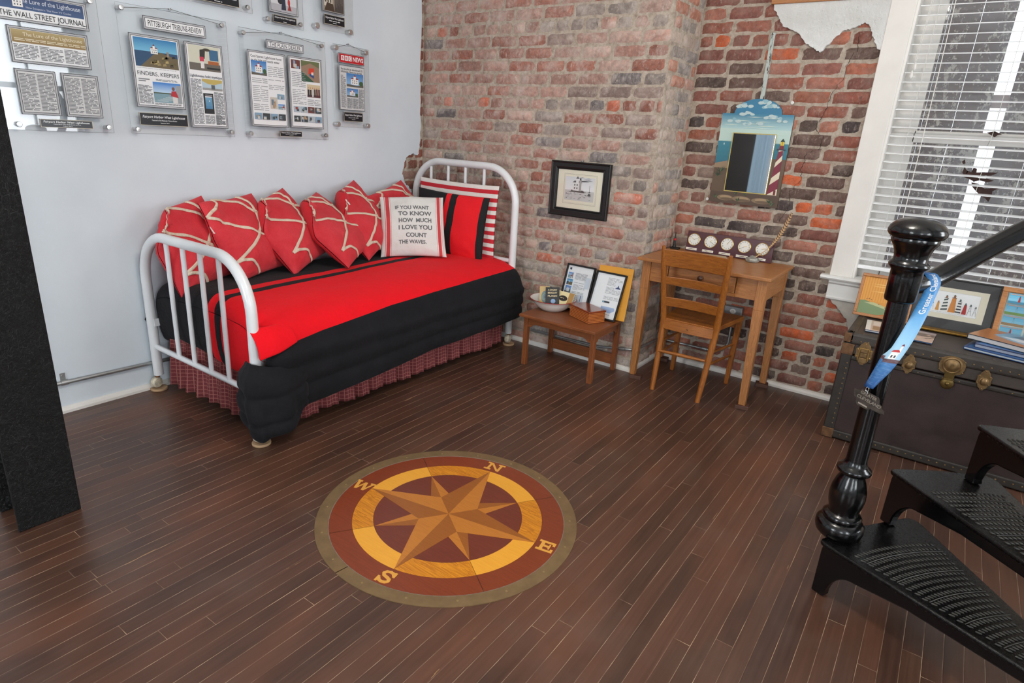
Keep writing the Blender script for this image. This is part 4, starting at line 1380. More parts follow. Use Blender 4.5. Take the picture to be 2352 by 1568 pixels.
# 4
t = plaque('small narrow clear plaque with a red news banner, nearest the brick corner', 2.684, 1.401, 2.968, 1.877, True, [(2.705, 1.416), (2.951, 1.416), (2.705, 1.857), (2.943, 1.857)], .015)
def d(P, w, h):
    P.rect(.004, .004, w - .004, h - .004, rgb(190, 22, 34))
    for k, ch in enumerate('BBC'):
        a = .018 + k * .029
        P.rect(a, h * .28, a + .025, h * .78, PAPER); P.text(ch, a + .0125, h * .53, h * .30, None, rgb(190, 22, 34), .02)
    P.text('NEWS', .152, h * .53, h * .46, .083, PAPER, .022)
plate('headline_plate', t, 2.722, 1.776, 2.924, 1.832, d, frame=1)
def d(P, w, h):
    P.rect(.004, .004, w - .004, h - .004, NEWS)
    P.text('She bought an abandoned US', .012, h - .020, .0115, w * .86, rgb(34, 36, 42), .02, align='l'); P.text('lighthouse. Now you can too', .012, h - .035, .0115, w * .84, rgb(34, 36, 42), .02, align='l')
    column_text(P, .010, .012, .050, h - .055, 1); photo(P, .055, .140, w - .010, .218, 'house', rp); photo(P, .055, .080, .145, .130, 'house', rp); column_text(P, .150, .012, w - .010, .132, 1); column_text(P, .055, .012, .145, .074, 2)
plate('article_plate', t, 2.723, 1.504, 2.924, 1.764, d, frame=1)
nameplate(t, 2.751, 1.437, 2.906, 1.492, 'Featured in BBC NEWS', 'May 2015')
# 5-7: upper row, only the lower ends are in view
t = plaque('upper-row clear plaque showing only its black name plate and one bolt', 1.62, 1.948, 2.158, 2.46, False, [(1.645, 1.973), (2.129, 1.973), (1.645, 2.44), (2.135, 2.44)])
nameplate(t, 1.850, 1.962, 2.081, 2.012, None, None)
plate('article_plate', t, 1.66, 2.03, 2.12, 2.40, lambda P, w, h: column_text(P, .014, .014, w - .014, h - .014, 3))
t = plaque('upper-row clear plaque showing the foot of a pale photograph with small figures', 2.223, 1.916, 2.480, 2.42, False, [(2.246, 1.939), (2.456, 1.942), (2.246, 2.40), (2.456, 2.40)])
def d(P, w, h):
    P.rect(.0105, .0105, w - .0105, h - .0105, rgb(206, 208, 212)); P.rect(.0105, .0105, w - .0105, .045, rgb(176, 176, 182))
    P.disc(.070, .062, .016, rgb(46, 46, 52), 14); P.poly([(.075, .02), (.105, .02), (.10, .10), (.085, .10)], rgb(40, 48, 66)); P.disc(.125, .062, .008, rgb(190, 60, 60), 10, .018); P.poly([(.115, .022), (.140, .022), (.128, .06)], rgb(150, 50, 50)); P.rect(.02, .12, w - .02, h - .02, rgb(190, 200, 206))
plate('article_plate', t, 2.259, 1.978, 2.443, 2.36, d)
nameplate(t, 2.280, 1.930, 2.430, 1.968, None, None, 1.1)
t = plaque('clear plaque in the upper row showing the foot of a dark sepia photograph', 2.559, 1.942, 2.846, 2.44, False, [(2.571, 1.956), (2.819, 1.957), (2.575, 2.42), (2.822, 2.42)], .016)
def d(P, w, h):
    P.rect(.004, .004, w - .004, h - .004, rgb(150, 138, 122)); P.rect(.01, .03, .07, .2, rgb(206, 200, 186)); P.lift()
    for i in range(3):
        for j in range(4): P.rect(.016 + i * .018, .05 + j * .03, .026 + i * .018, .068 + j * .03, rgb(84, 76, 66), False)
    P.poly([(.01, .006), (.085, .006), (.075, .045), (.03, .05)], rgb(70, 54, 42)); P.rect(.085, .006, w - .006, .10, rgb(92, 84, 80)); P.lift()
    for k in range(10): P.rect(.088 + k * .006, .006, .091 + k * .006, .03 + .05 * rp.random(), rgb(54, 48, 46), False)
plate('article_plate', t, 2.617, 2.043, 2.776, 2.38, d, frame=1)
nameplate(t, 2.624, 1.976, 2.776, 2.029, None, None)

# grey conduit low on the white wall
def pipe(mb, pts, r, seg=10):
    mb.tube(pts, r, seg)
t = thing('conduit', 'thin grey electrical conduit low on the white wall beside the bed', 'conduit', (XL, 1.5, .14))
mb = MB(); pipe(mb, [(XL + .014, .2, .165), (XL + .014, 1.0, .155), (XL + .014, 1.45, .145), (XL + .014, 3.4, .12)], .0105)
mb.build('pipe', M_STEEL, t)
mb = MB()
mb.tube([(XL + .014, 1.005, .155), (XL + .014, 1.035, .155)], .014, 12); mb.box((XL, 1.008, .16), (XL + .004, 1.030, .20)); mb.lathe((XL + .004, 1.019, .186), [(.007, 0), (.006, .003)], 10, axis=(1, 0, 0))
mb.build('pipe_strap', M_STEEL, t)

# ------------------------------------------------------------------ the window in the brick wall
win = bpy.data.objects.new('window_1', None); COL.objects.link(win); win.location = (.06, YA, .73); struct(win)
WX0, WX1 = -0.395, 0.51
mb = MB()
for s, x0, x1 in ((1, -.510, WX0), (-1, WX1, .625)):
    mb.box((x0, YA - .024, .757), (x1, YA + .0, 2.62))
mb.box((-.53, YA - .024, 2.62), (.645, YA, 2.75))
mb.box((WX0 - .02, YA - .01, .75), (WX0 + .012, YA + .15, 2.62)); mb.box((WX1 - .012, YA - .01, .75), (WX1 + .02, YA + .15, 2.62))
mb.box((WX0, YA - .01, 2.60), (WX1, YA + .15, 2.64))
mb.build('casing', M_WHITE_OLD, win, bevel=.003)
mb = MB()
prof = [(.0, 0), (.0, .028), (.052, .028), (.060, .022), (.062, .014), (.056, .005), (.046, .0)]
x0, x1 = -.552, .667
mb.prism([(q, p) for q, p in prof], (x0, YA, .730), (0, -1, 0), (0, 0, 1), (x1 - x0, 0, 0))
mb.box((WX0 - .0, YA, .730), (WX1, YA + .15, .757))
mb.build('stool', M_WHITE, win, bevel=.002)
mb = MB()
mb.prism([(0, 0), (.026, 0), (.026, .085), (.040, .095), (.042, .108), (0, .108)], (-.505, YA, .622), (0, -1, 0), (0, 0, 1), (1.125, 0, 0))
mb.prism([(0, 0), (.032, 0), (.034, .012), (.026, .016), (0, .016)], (-.503, YA, .620), (0, -1, 0), (0, 0, 1), (1.121, 0, 0))
mb.build('apron', M_WHITE, win, bevel=.002)
YS = YA + .115
def sash(z0, z1, y, name):
    mb = MB()
    st = .062
    mb.box((WX0 + .01, y - .018, z0), (WX0 + .01 + .115, y + .018, z1)); mb.box((WX1 - .125, y - .018, z0), (WX1 - .01, y + .018, z1))
    mb.box((WX0 + .115, y - .018, z1 - .045), (WX1 - .115, y + .018, z1)); mb.box((WX0 + .115, y - .018, z0), (WX1 - .115, y + .018, z0 + st))
    f = mb.build(name, M_WHITE_OLD, win, bevel=.003)
    mb = MB(); mb.box((WX0 + .12, y - .002, z0 + st - .01), (WX1 - .12, y + .002, z1 - .04))
    mb.build('pane', M_GLASS, f)
sash(.757, 1.548, YS, 'lower_sash')
sash(1.503, 2.60, YS + .036, 'upper_sash')

# storm shutters outside, two leaves of peeling boards with a bright gap
def m_peel():
    m = NT('peeling_boards')
    v = m.obj((1, 1, .45))
    a = m.noise(v, 22, 8, .78, .4)
    b = m.noise(m.obj((1, 1, .8)), 60, 5, .7)
    k = m.math('ADD', m.math('MULTIPLY', a, .7), m.math('MULTIPLY', b, .42))
    k = m.math('ADD', k, m.math('MULTIPLY', m.math('SUBTRACT', m.noise(m.obj((1, 1, .7)), 4.5, 3), .5), .28))
    base = m.mix(m.map(m.noise(m.obj((2, 2, 14)), 2, 5), .3, .7), rgb(104, 88, 86), rgb(136, 118, 114))
    c = m.mix(m.map(k, .595, .61), base, rgb(222, 216, 204))
    m.set(Base_Color=c, Roughness=.9)
    m.bump(m.map(k, .58, .63), .5, .004)
    return m.m
M_PEEL = m_peel()
YSH = 4.30
for lab, x0, x1 in (('weathered peeling storm shutter leaf outside, on the brick side of the bright gap', -.56, .0215), ('weathered peeling storm shutter leaf outside, beyond the bright gap', .0905, .66)):
    t = thing('storm_shutter', lab, 'shutter', ((x0 + x1) / 2, YSH, .6), 'storm shutters outside the window')
    mb = MB()
    n = 4
    for k in range(n):
        a, b = lerp(x0, x1, k / n), lerp(x0, x1, (k + 1) / n)
        mb.box((a + .001, YSH, .55), (b - .001, YSH + .022, 2.8))
    mb.build('boards', M_PEEL, t, bevel=.002)
    for z in (.95, 2.4):
        mb = MB(); mb.box((x0 + .02, YSH - .02, z), (x1 - .02, YSH, z + .09)); mb.build('batten', M_PEEL, t, bevel=.003)
mb = MB(); mb.box((-.05, YSH + .023, 1.70), (.16, YSH + .045, 1.765))
tag(mb.build('crossbar', plain('pinkish_old_paint', rgb(196, 176, 172), .8, nscale=20, var=.1)), 'short pale crossbar bridging the bright gap between the shutters outside', 'crossbar')

# venetian blind
bl = thing('venetian_blind', 'white wooden venetian blind with open slats over the window', 'blind', (.06, YA + .03, .80))
M_SLAT = plain('white_blind_slats', rgb(244, 245, 246), .4, nscale=3, var=.02)
mb = MB()
z = .868
BX0, BX1 = WX0 + .012, WX1 - .010
while z < 2.55:
    tl = radians(8)
    hw = .025
    y = YA + .045
    n = 4
    for q in range(n):
        a, b = lerp(-1, 1, q / n), lerp(-1, 1, (q + 1) / n)
        pa = [(y + hw * k * cos(tl) - 0, z + hw * k * sin(tl) + .0022 * (1 - k * k)) for k in (a, b)]
        x0 = BX0 + random.uniform(-.0015, .0015)
        mb.add([(x0, pa[0][0], pa[0][1]), (BX1, pa[0][0], pa[0][1]), (BX1, pa[1][0], pa[1][1]), (x0, pa[1][0], pa[1][1])], [(0, 1, 2, 3)], True)
        mb.add([(x0, pa[0][0], pa[0][1] - .0028), (BX1, pa[0][0], pa[0][1] - .0028), (BX1, pa[1][0], pa[1][1] - .0028), (x0, pa[1][0], pa[1][1] - .0028)], [(3, 2, 1, 0)], True)
        if q == 0: mb.add([(x0, pa[0][0], pa[0][1]), (BX1, pa[0][0], pa[0][1]), (BX1, pa[0][0], pa[0][1] - .0028), (x0, pa[0][0], pa[0][1] - .0028)], [(3, 2, 1, 0)], False)
        mb.add([(x0, pa[0][0], pa[0][1]), (x0, pa[1][0], pa[1][1]), (x0, pa[1][0], pa[1][1] - .0028), (x0, pa[0][0], pa[0][1] - .0028)], [(0, 1, 2, 3)], False)
    z += .0443
mb.build('slats', M_SLAT, bl)
mb = MB(); mb.box((BX0 - .002, YA + .020, .812), (BX1, YA + .070, .832)); mb.build('bottom_rail', M_SLAT, bl, bevel=.003)
mb = MB(); mb.box((BX0 - .002, YA + .012, 2.545), (BX1, YA + .075, 2.60)); mb.build('head_rail', M_SLAT, bl, bevel=.003)
M_CORD = plain('white_cord', rgb(224, 222, 216), .8)
for x in (-.30, .06, .42):
    mb = MB()
    mb.tube([(x, YA + .0185, .83), (x, YA + .0185, 2.55)], .0009, 5); mb.tube([(x, YA + .0715, .83), (x, YA + .0715, 2.55)], .0009, 5)
    mb.build('ladder_cord', M_CORD, bl)
mb = MB()
mb.tube([(-.222, YA + .004, 1.03), (-.230, YA + .008, 1.8), (-.244, YA + .012, 2.55)], .0022, 6)
mb.build('tilt_cord', M_CORD, bl)
for x, z in ((-.341, 1.866), (-.348, 1.827)):
    mb = MB()
    mb.tube([(x, YA + .008, z + .02), (x + .012, YA + .010, 2.2), (x + .03, YA + .012, 2.55)], .0010, 5)
    cd = mb.build('pull_cord', M_CORD, bl)
    mb = MB(); mb.lathe((x, YA + .008, z - .018), [(.002, 0), (.0068, .006), (.0078, .014), (.0055, .028), (.0022, .038)], 12)
    mb.build('tassel', M_CORD, cd)

# rusty metal cut-out hanging between blind and glass
M_RUSTCUT = plain('rusty_sheet_metal', rgb(74, 50, 44), .7, .3, nscale=40, var=.3)
YO = YA + .082
t = thing('hanging_ornament', 'rusty cut-out metal leaf and dolphin shapes hanging behind the blind', 'ornament', (.06, YO, 1.40))
def cut(name, pts):
    mb = MB(); mb.prism(pts, (0, YO, 0), (1, 0, 0), (0, 0, 1), (0, .003, 0)); return mb.build(name, M_RUSTCUT, t)
cut('hanger_plate', [(.035, 1.566), (.066, 1.574), (.098, 1.560), (.082, 1.556), (.072, 1.545), (.058, 1.553)])
cut('upper_leaf', [(-.005, 1.345), (.0, 1.378), (.018, 1.372), (.022, 1.395), (.038, 1.390), (.040, 1.372), (.066, 1.376), (.130, 1.378), (.105, 1.362), (.070, 1.358), (.052, 1.346), (.088, 1.346), (.122, 1.338), (.096, 1.328), (.062, 1.334), (.040, 1.326), (.016, 1.338)])
cut('lower_fish', [(.030, 1.322), (.062, 1.318), (.092, 1.296), (.118, 1.300), (.146, 1.302), (.128, 1.286), (.130, 1.262), (.124, 1.232), (.108, 1.248), (.082, 1.262), (.058, 1.282), (.040, 1.300)])
cut('small_fin', [(-.034, 1.420), (-.024, 1.432), (-.016, 1.412), (-.026, 1.408)])
cut('side_fin', [(-.016, 1.395), (.004, 1.372), (-.006, 1.352), (-.020, 1.368)])
mb = MB()
mb.tube([(.062, YO + .001, 1.70), (.064, YO + .001, 1.56)], .0008, 5); mb.tube([(.062, YO + .001, 1.55), (.03, YO + .001, 1.39)], .0008, 5); mb.tube([(-.024, YO + .001, 1.42), (-.008, YO + .001, 1.37)], .0008, 5); mb.tube([(.03, YO + .001, 1.34), (.05, YO + .001, 1.31)], .0010, 5)
mb.build('wire', M_WIRE, t)

# ------------------------------------------------------------------ compass medallion set in the floor
MC = Vector((-1.336, 1.578, 0))
NA = radians(101.0)
MN = Vector((cos(NA), sin(NA), 0)); ME = Vector((sin(NA), -cos(NA), 0))
med = thing('floor_medallion', 'round inlaid wooden compass medallion in a brass ring set in the floor', 'medallion', MC)
def m_inlay(name, c0, c1, ang, scale=1.0, ring=.35, rough=.3):
    m = NT(name)
    v = m.obj((3.0 * scale, 42 * scale, 1), (0, 0, -ang))
    n1 = m.noise(v, 1.0, 5, .6, 1.2)
    r = m.math('FRACT', m.math('MULTIPLY', n1, 6))
    n2 = m.noise(m.obj((12, 200, 1), (0, 0, -ang)), 1.0, 3, .6)
    f = m.math('ADD', m.math('MULTIPLY', r, ring), m.math('MULTIPLY', m.map(n2, .3, .7), .45), clamp=True)
    m.set(Base_Color=m.mix(f, c0, c1), Roughness=rough, Coat_Weight=.2, Coat_Roughness=.25)
    return m.m
HT = .0016
def flat(name, polys, mat, h, parent=med):
    mb = MB()
    for p in polys:
        mb.prism(p, MC + Vector((0, 0, h - .0012)), ME, MN, (0, 0, .0012))
    return mb.build(name, mat, parent)
def ringpoly(r0, r1, a0, a1, n):
    A = [(r1 * sin(lerp(a0, a1, k / n)), r1 * cos(lerp(a0, a1, k / n))) for k in range(n + 1)]
    B = [(r0 * sin(lerp(a0, a1, k / n)), r0 * cos(lerp(a0, a1, k / n))) for k in range(n, -1, -1)]
    return A + B
def sectors(r0, r1, a0, a1, n):
    return [ringpoly(r0, r1, lerp(a0, a1, k / n), lerp(a0, a1, (k + 1) / n), 1) for k in range(n)]
def annulus(name, r0, r1, a0, a1, n, mat, h):
    mb = MB()
    vs = []
    for k in range(n + 1):
        a = lerp(a0, a1, k / n)
        d = ME * sin(a) + MN * cos(a)
        for r, z in ((r0, 0), (r0, h), (r1, h), (r1, 0)):
            vs.append(MC + d * r + Vector((0, 0, z)))
    fs = []
    for k in range(n):
        for q in range(3):
            fs.append((k * 4 + q, k * 4 + q + 1, k * 4 + 5 + q, k * 4 + 4 + q))
    mb.add(vs, fs, False)
    return mb.build(name, mat, med)
M_MBRASS = plain('dull_brass_strip', rgb(128, 104, 72), .5, .3, nscale=18, var=.14, bump=.15, bscale=90)
br = annulus('brass_ring', .453, .5005, radians(198.5), radians(198.5 + 359.6), 120, M_MBRASS, .0028)
mb = MB()
for k in range(18):
    a = k * 2 * pi / 18 + .11
    p = MC + (ME * sin(a) + MN * cos(a)) * .474
    mb.lathe(p + Vector((0, 0, .0026)), [(.0045, 0), (.0040, .0008), (.0012, .0010), (.001, .0006)], 8)
mb.build('screw', plain('brass_screws', rgb(150, 128, 84), .5, .4), br)
RW0, RW1 = rgb(136, 60, 28), rgb(106, 42, 20)
for k in range(4):
    annulus('red_band', .366, .4535, pi / 2 * k + pi / 4 + .0025, pi / 2 * (k + 1) + pi / 4 - .0025, 30, m_inlay('redwood_band_%d' % k, RW0, RW1, NA + (pi / 2) * (k + 1), .8, .2), HT)
for k in range(8):
    oak = k % 2 == 1
    a0 = k * pi / 4
    mm = m_inlay('pale_inlay_%d' % k, rgb(234, 156, 34) if oak else rgb(238, 170, 56), rgb(180, 104, 14) if oak else rgb(222, 148, 36), NA - a0 - pi / 8 - pi / 2 + (.5 if oak else 0), 1.0, .75 if oak else .10)
    annulus('pale_band', .288, .3655, a0 + .002, a0 + pi / 4 - .002, 12, mm, HT)
annulus('dark_bed', .45, .4535, 0, 2 * pi, 90, plain('grey_filler', rgb(124, 112, 100), .9, nscale=40, var=.2), .0022)
cd = [(.288 * sin(2 * pi * k / 80), .288 * cos(2 * pi * k / 80)) for k in range(80)]
flat('field', [cd], m_inlay('redwood_field', rgb(120, 54, 36), rgb(92, 38, 26), NA + .5, .9, .25), HT)
def ray(r, ang, rw, wa, half):
    d = (sin(ang), cos(ang)); s = ang + wa * half
    return [(0, 0), (r * d[0], r * d[1]), (rw * sin(s), rw * cos(s))]
LT = [m_inlay('star_light_%d' % k, rgb(196, 124, 46), rgb(168, 98, 32), NA - k * pi / 4, 1.0, .15) for k in range(8)]
DK = [m_inlay('star_dark_%d' % k, rgb(160, 94, 34), rgb(132, 72, 24), NA - k * pi / 4, 1.0, .15) for k in range(8)]
for k in range(4):
    a = pi / 4 + k * pi / 2
    flat('minor_ray', [ray(.286, a, .125, radians(20), 1)], LT[k * 2 + 1], HT + .0004)
    flat('minor_ray', [ray(.286, a, .125, radians(20), -1)], DK[k * 2 + 1], HT + .0004)
for k in range(4):
    a = k * pi / 2
    flat('major_ray', [ray(.364, a, .118, pi / 4, 1)], LT[k * 2], HT + .0008)
    flat('major_ray', [ray(.364, a, .118, pi / 4, -1)], DK[k * 2], HT + .0008)
M_LET = m_inlay('maple_letters', rgb(226, 166, 72), rgb(206, 144, 56), NA, 1, .1)
def letter(name, strokes, ang, r=.410):
    mb = MB()
    c = MC + (ME * sin(ang) + MN * cos(ang)) * r
    for k, p in enumerate(strokes):
        mb.prism(p, c + Vector((0, 0, .0004)), ME, MN, (0, 0, HT + .0002 + .00006 * k))
    return mb.build(name, M_LET, med)
def q4(x0, y0, x1, y1, w):
    dx, dy = x1 - x0, y1 - y0
    L = hypot(dx, dy); nx, ny = -dy / L * w / 2, dx / L * w / 2
    return [(x0 + nx, y0 + ny), (x1 + nx, y1 + ny), (x1 - nx, y1 - ny), (x0 - nx, y0 - ny)]
def rc(x0, y0, x1, y1): return [(x0, y0), (x1, y0), (x1, y1), (x0, y1)]
h_ = .030
letter('letter_N', [rc(-.030, -h_, -.019, h_), rc(.019, -h_, .030, h_), [(-.032, h_), (-.018, h_), (.030, -h_), (.018, -h_)], rc(-.042, -h_, -.010, -h_ + .010), rc(-.042, h_ - .009, -.020, h_), rc(.010, h_ - .010, .042, h_)], 0)
letter('letter_E', [rc(-.022, -h_, -.009, h_), rc(-.032, -h_, .030, -h_ + .011), rc(-.032, h_ - .011, .030, h_), rc(-.01, -.005, .014, .006), rc(.021, -h_, .031, -.010), rc(.021, .010, .031, h_), rc(.010, -.013, .016, .014)], pi / 2)
letter('letter_W', [q4(-.034, h_, -.017, -h_, .013), q4(-.017, -h_, .001, h_ * .8, .008), q4(.001, h_ * .8, .018, -h_, .013), q4(.018, -h_, .036, h_, .008), rc(-.050, h_ - .009, -.020, h_), rc(.022, h_ - .009, .052, h_)], -pi / 2)
S = [(.020, .014), (.014, .023), (.002, .026), (-.012, .023), (-.018, .013), (-.012, .004), (.004, -.001), (.016, -.007), (.018, -.016), (.010, -.024), (-.004, -.026), (-.015, -.022), (-.021, -.013)]
letter('letter_S', [q4(S[i][0], S[i][1], S[i + 1][0], S[i + 1][1], .012) for i in range(len(S) - 1)] + [rc(.018, .006, .027, .030), rc(-.028, -.031, -.019, -.005)] + [[(x + .0062 * cos(t * pi / 4), y + .0062 * sin(t * pi / 4)) for t in range(8)] for x, y in S[1:-1]], pi)

# ------------------------------------------------------------------ small low bench-table by the chimney breast
t = thing('low_table', 'low brown oak table against the brick holding the enamel bowl', 'table', (-1.83, 3.31, 0))
ZT = .345
def tb(name, lo, hi, ax, bevel=.002):
    mb = MB(); mb.box(lo, hi); return mb.build(name, TBL[ax], t, bevel=bevel)
tb('tabletop', (-2.102, 3.115, ZT - .018), (-1.558, 3.515, ZT), 'X', .003)
LG = .030
for x0, y0 in ((-2.085, 3.150), (-1.600, 3.150), (-2.085, 3.470), (-1.600, 3.470)):
    tb('leg', (x0, y0, 0), (x0 + LG, y0 + LG, ZT - .018), 'Z')
def apron(x0, x1, y, ax):
    mb = MB()
    z1 = ZT - .018
    P = [(x0, z1), (x0, z1 - .068), (x0 + .022, z1 - .066), (x0 + .034, z1 - .054), (x0 + .052, z1 - .046), (x1 - .052, z1 - .046), (x1 - .034, z1 - .054), (x1 - .022, z1 - .066), (x1, z1 - .068), (x1, z1)]
    if ax == 'X': mb.prism(P, (0, y, 0), (1, 0, 0), (0, 0, 1), (0, .016, 0))
    else: mb.prism(P, (y, 0, 0), (0, 1, 0), (0, 0, 1), (.016, 0, 0))
    mb.build('apron', TBL[ax], t, bevel=.0015)
apron(-2.055, -1.600, 3.157, 'X'); apron(-2.055, -1.600, 3.477, 'X'); apron(3.180, 3.470, -2.078, 'Y'); apron(3.180, 3.470, -1.593, 'Y')
tb('stretcher_board', (-2.055, 3.478, .035), (-1.600, 3.492, .105), 'X')

# enamel bowl with booklets
M_ENAM = plain('white_enamel', rgb(236, 236, 232), .15, coat=.4)
M_REDRIM = plain('red_enamel_rim', rgb(150, 34, 40), .25)
BC = Vector((-2.008, 3.365, ZT))
t = thing('enamel_bowl', 'white enamel basin with a thin red rim on the low table', 'bowl', BC)
mb = MB()
mb.lathe(BC, [(.070, .0), (.078, .002), (.105, .022), (.130, .050), (.139, .066), (.152, .071), (.154, .074), (.150, .0755), (.137, .070), (.126, .050), (.102, .025), (.076, .006), (.001, .005)], 40)
mb.build('basin', M_ENAM, t, sharp=180)
mb = MB(); mb.tube([BC + Vector((.1525 * cos(a * pi / 24), .1525 * sin(a * pi / 24), .0745)) for a in range(48)], .0024, 8, closed=True)
mb.build('rim', M_REDRIM, t)
def booklet(name, lab, base, yaw, tilt, roll, w, h, th, draw, cat='booklet', group='booklets in the enamel bowl', pages=rgb(236, 230, 214)):
    """stands on its lower edge at base, facing (cos yaw, sin yaw)"""
    u, v, n = pil_axes(yaw, tilt, roll)
    base = Vector(base)
    mb = MB(); mb.c = pages
    mb.obox(base + v * h / 2, u, v, n, w, h, th)
    P = Print(base - u * w / 2 + n * th / 2, u, v, mb)
    draw(P, w, h)
    o = mb.build(name, M_PRINT_GLOSS, None, color=True)
    return tag(o, lab, cat, group)
def d(P, w, h):
    P.rect(0, 0, w, h, rgb(196, 164, 96)); P.rect(w * .78, 0, w, h, rgb(30, 28, 28))
    for k in range(7): P.disc(w * .46, h * .42, w * (.32 - .04 * k), rgb(*[(60, 96, 110), (112, 150, 150), (70, 100, 96), (150, 160, 120), (60, 90, 110), (96, 130, 140), (40, 60, 80)][k]), 24, h * (.34 - .043 * k))
booklet('booklet', 'booklet with golden cover and blue ringed picture in the enamel bowl', (-2.045, 3.335, ZT + .030), radians(-72), .30, .10, .085, .118, .010, d)
def d(P, w, h):
    P.rect(0, 0, w, h, rgb(26, 24, 24))
    for k, tx in enumerate(('A SHORT', 'BRIGHT', 'FLASH')): P.text(tx, w * .5, h * (.86 - .16 * k), h * .085, w * .66, rgb(226, 206, 160), .02)
    P.disc(w * .55, h * .26, w * .17, rgb(132, 160, 196), 18, h * .12)
booklet('booklet', 'black booklet titled in cream capitals in the enamel bowl', (-1.985, 3.320, ZT + .034), radians(-58), .32, .05, .090, .122, .012, d)
def d(P, w, h):
    P.rect(0, 0, w, h, rgb(222, 208, 160)); P.rect(w * .70, 0, w, h, rgb(170, 130, 76)); P.disc(w * .42, h * .52, w * .26, rgb(46, 40, 34), 20, h * .20)
    P.lines(w * .24, h * .46, w * .60, h * .58, h * .06, rp, rgb(222, 208, 160))
booklet('booklet', 'cream booklet with a dark oval emblem lying at the front of the enamel bowl', (-1.930, 3.350, ZT + .042), radians(-78), .55, -.10, .115, .095, .006, d)

# varnished layered wooden box
u_, v_ = Vector((cos(radians(-32)), sin(radians(-32)), 0)), Vector((-sin(radians(-32)), cos(radians(-32)), 0))
u_ = Vector((.90, -.42, 0)).normalized(); v_ = Vector((.42, .90, 0)).normalized()
BXC = Vector((-1.735, 3.335, ZT))
t = thing('wooden_box', 'glossy varnished wooden box with layered edges on the low table', 'box', BXC)
def m_layer():
    m = NT('layered_cedar')
    z = m.n('ShaderNodeSeparateXYZ', None, Vector=m.n('ShaderNodeTexCoord').outputs['Object']).outputs[2]
    f = m.math('FRACT', m.math('DIVIDE', z, .0095))
    c = m.mix(m.math('LESS_THAN', f, .35), rgb(190, 112, 56), rgb(104, 44, 22))
    m.set(Base_Color=c, Roughness=.25, Coat_Weight=.5, Coat_Roughness=.08)
    return m.m
mb = MB(); mb.obox(BXC + Vector((0, 0, .033)), u_, v_, (0, 0, 1), .205, .125, .066); mb.build('body', m_layer(), t, bevel=.003)
mb = MB(); mb.obox(BXC + Vector((0, 0, .072)), u_, v_, (0, 0, 1), .213, .133, .012); mb.build('lid', m_wood('varnished_cedar', rgb(150, 70, 36), rgb(104, 42, 20), 'X', .7, .1, .8, .3), t, bevel=.004)

# framed documents leaning on the bricks
def leaning(name, lab, cat, base, yaw, tilt, w, h, fw, ft, fmat, draw, group=None, roll=0.0, glass=True, mount=None):
    u, v, n = pil_axes(yaw, tilt, roll)
    base = Vector(base)
    t = thing(name, lab, cat, base, group)
    mb = MB()
    for a0, b0, a1, b1 in ((0, 0, w, fw), (0, h - fw, w, h), (0, fw, fw, h - fw), (w - fw, fw, w, h - fw)):
        c = base + u * ((a0 + a1) / 2 - w / 2) + v * (b0 + b1) / 2 + n * ft / 2
        mb.obox(c, u, v, n, a1 - a0, b1 - b0, ft)
    mb.build('frame', fmat, t, bevel=min(.0025, fw * .2))
    mb = MB(); mb.c = rgb(120, 100, 80)
    mb.obox(base + v * h / 2 + n * .002, u, v, n, w - fw * 1.2, h - fw * 1.2, .003)
    P = Print(base - u * (w / 2 - fw) + v * fw + n * .0036, u, v, mb)
    draw(P, w - 2 * fw, h - 2 * fw)
    mb.build('picture', M_PRINT, t, color=True)
    if glass:
        mb = MB(); mb.obox(base + v * h / 2 + n * (ft * .62), u, v, n, w - fw * 1.6, h - fw * 1.6, .0012)
        mb.build('glass', M_PANE, t)
    return t
LET = rgb(150, 152, 156)
def d(P, w, h):
    P.rect(0, 0, w, h, rgb(236, 238, 240)); P.rect(w * .06, h * .90, w * .14, h * .95, rgb(50, 60, 80))
    photo(P, w * .05, h * .70, w * .25, h * .84, 'lake', rp); photo(P, w * .05, h * .54, w * .28, h * .68, 'rocks', rp); photo(P, w * .05, h * .36, w * .28, h * .52, 'house', rp)
    P.lines(w * .34, h * .22, w * .80, h * .86, .0075, rp, LET, .35, .15); P.rect(w * .76, h * .52, w * .95, h * .78, rgb(206, 214, 224)); P.rect(w * .62, h * .18, w * .82, h * .36, rgb(196, 204, 214)); P.rect(w * .71, h * .20, w * .74, h * .34, rgb(96, 110, 130))
leaning('document_frame', 'thin black framed page with blue photographs leaning behind the enamel bowl', 'picture frame', (-1.900, 3.432, ZT + .001), radians(-92), .29, .215, .300, .011, .014, M_BLACK, d, 'framed documents on the low table')
def d(P, w, h):
    P.rect(0, 0, w, h, rgb(238, 240, 242)); P.rect(w * .02, 0, w * .06, h, rgb(226, 230, 236)); P.lines(w * .42, h * .42, w * .95, h * .94, .0075, rp, LET, .35, .12)
    P.rect(w * .72, h * .66, w * .95, h * .84, rgb(232, 236, 242)); P.poly([(w * .74, h * .70), (w * .94, h * .70), (w * .90, h * .73), (w * .78, h * .73)], rgb(40, 60, 110)); P.poly([(w * .80, h * .73), (w * .88, h * .73), (w * .84, h * .79)], rgb(70, 90, 130))
    P.rect(w * .42, h * .345, w * .68, h * .385, rgb(40, 46, 54)); P.disc(w * .46, h * .365, w * .03, rgb(120, 170, 200), 10); P.poly([(w * .42, h * .14), (w * .42, h * .26), (w * .9, h * .26), (w * .93, h * .20), (w * .8, h * .13)], rgb(166, 186, 220)); P.lines(w * .45, h * .04, w * .8, h * .11, .008, rp, LET, .35)
leaning('document_frame', 'thin black framed page with a lilac map leaning before the yellow envelope', 'picture frame', (-1.672, 3.395, ZT + .001), radians(-92), .37, .215, .300, .011, .014, M_BLACK, d, 'framed documents on the low table')
u, v, n = pil_axes(radians(-90), .255, .03)
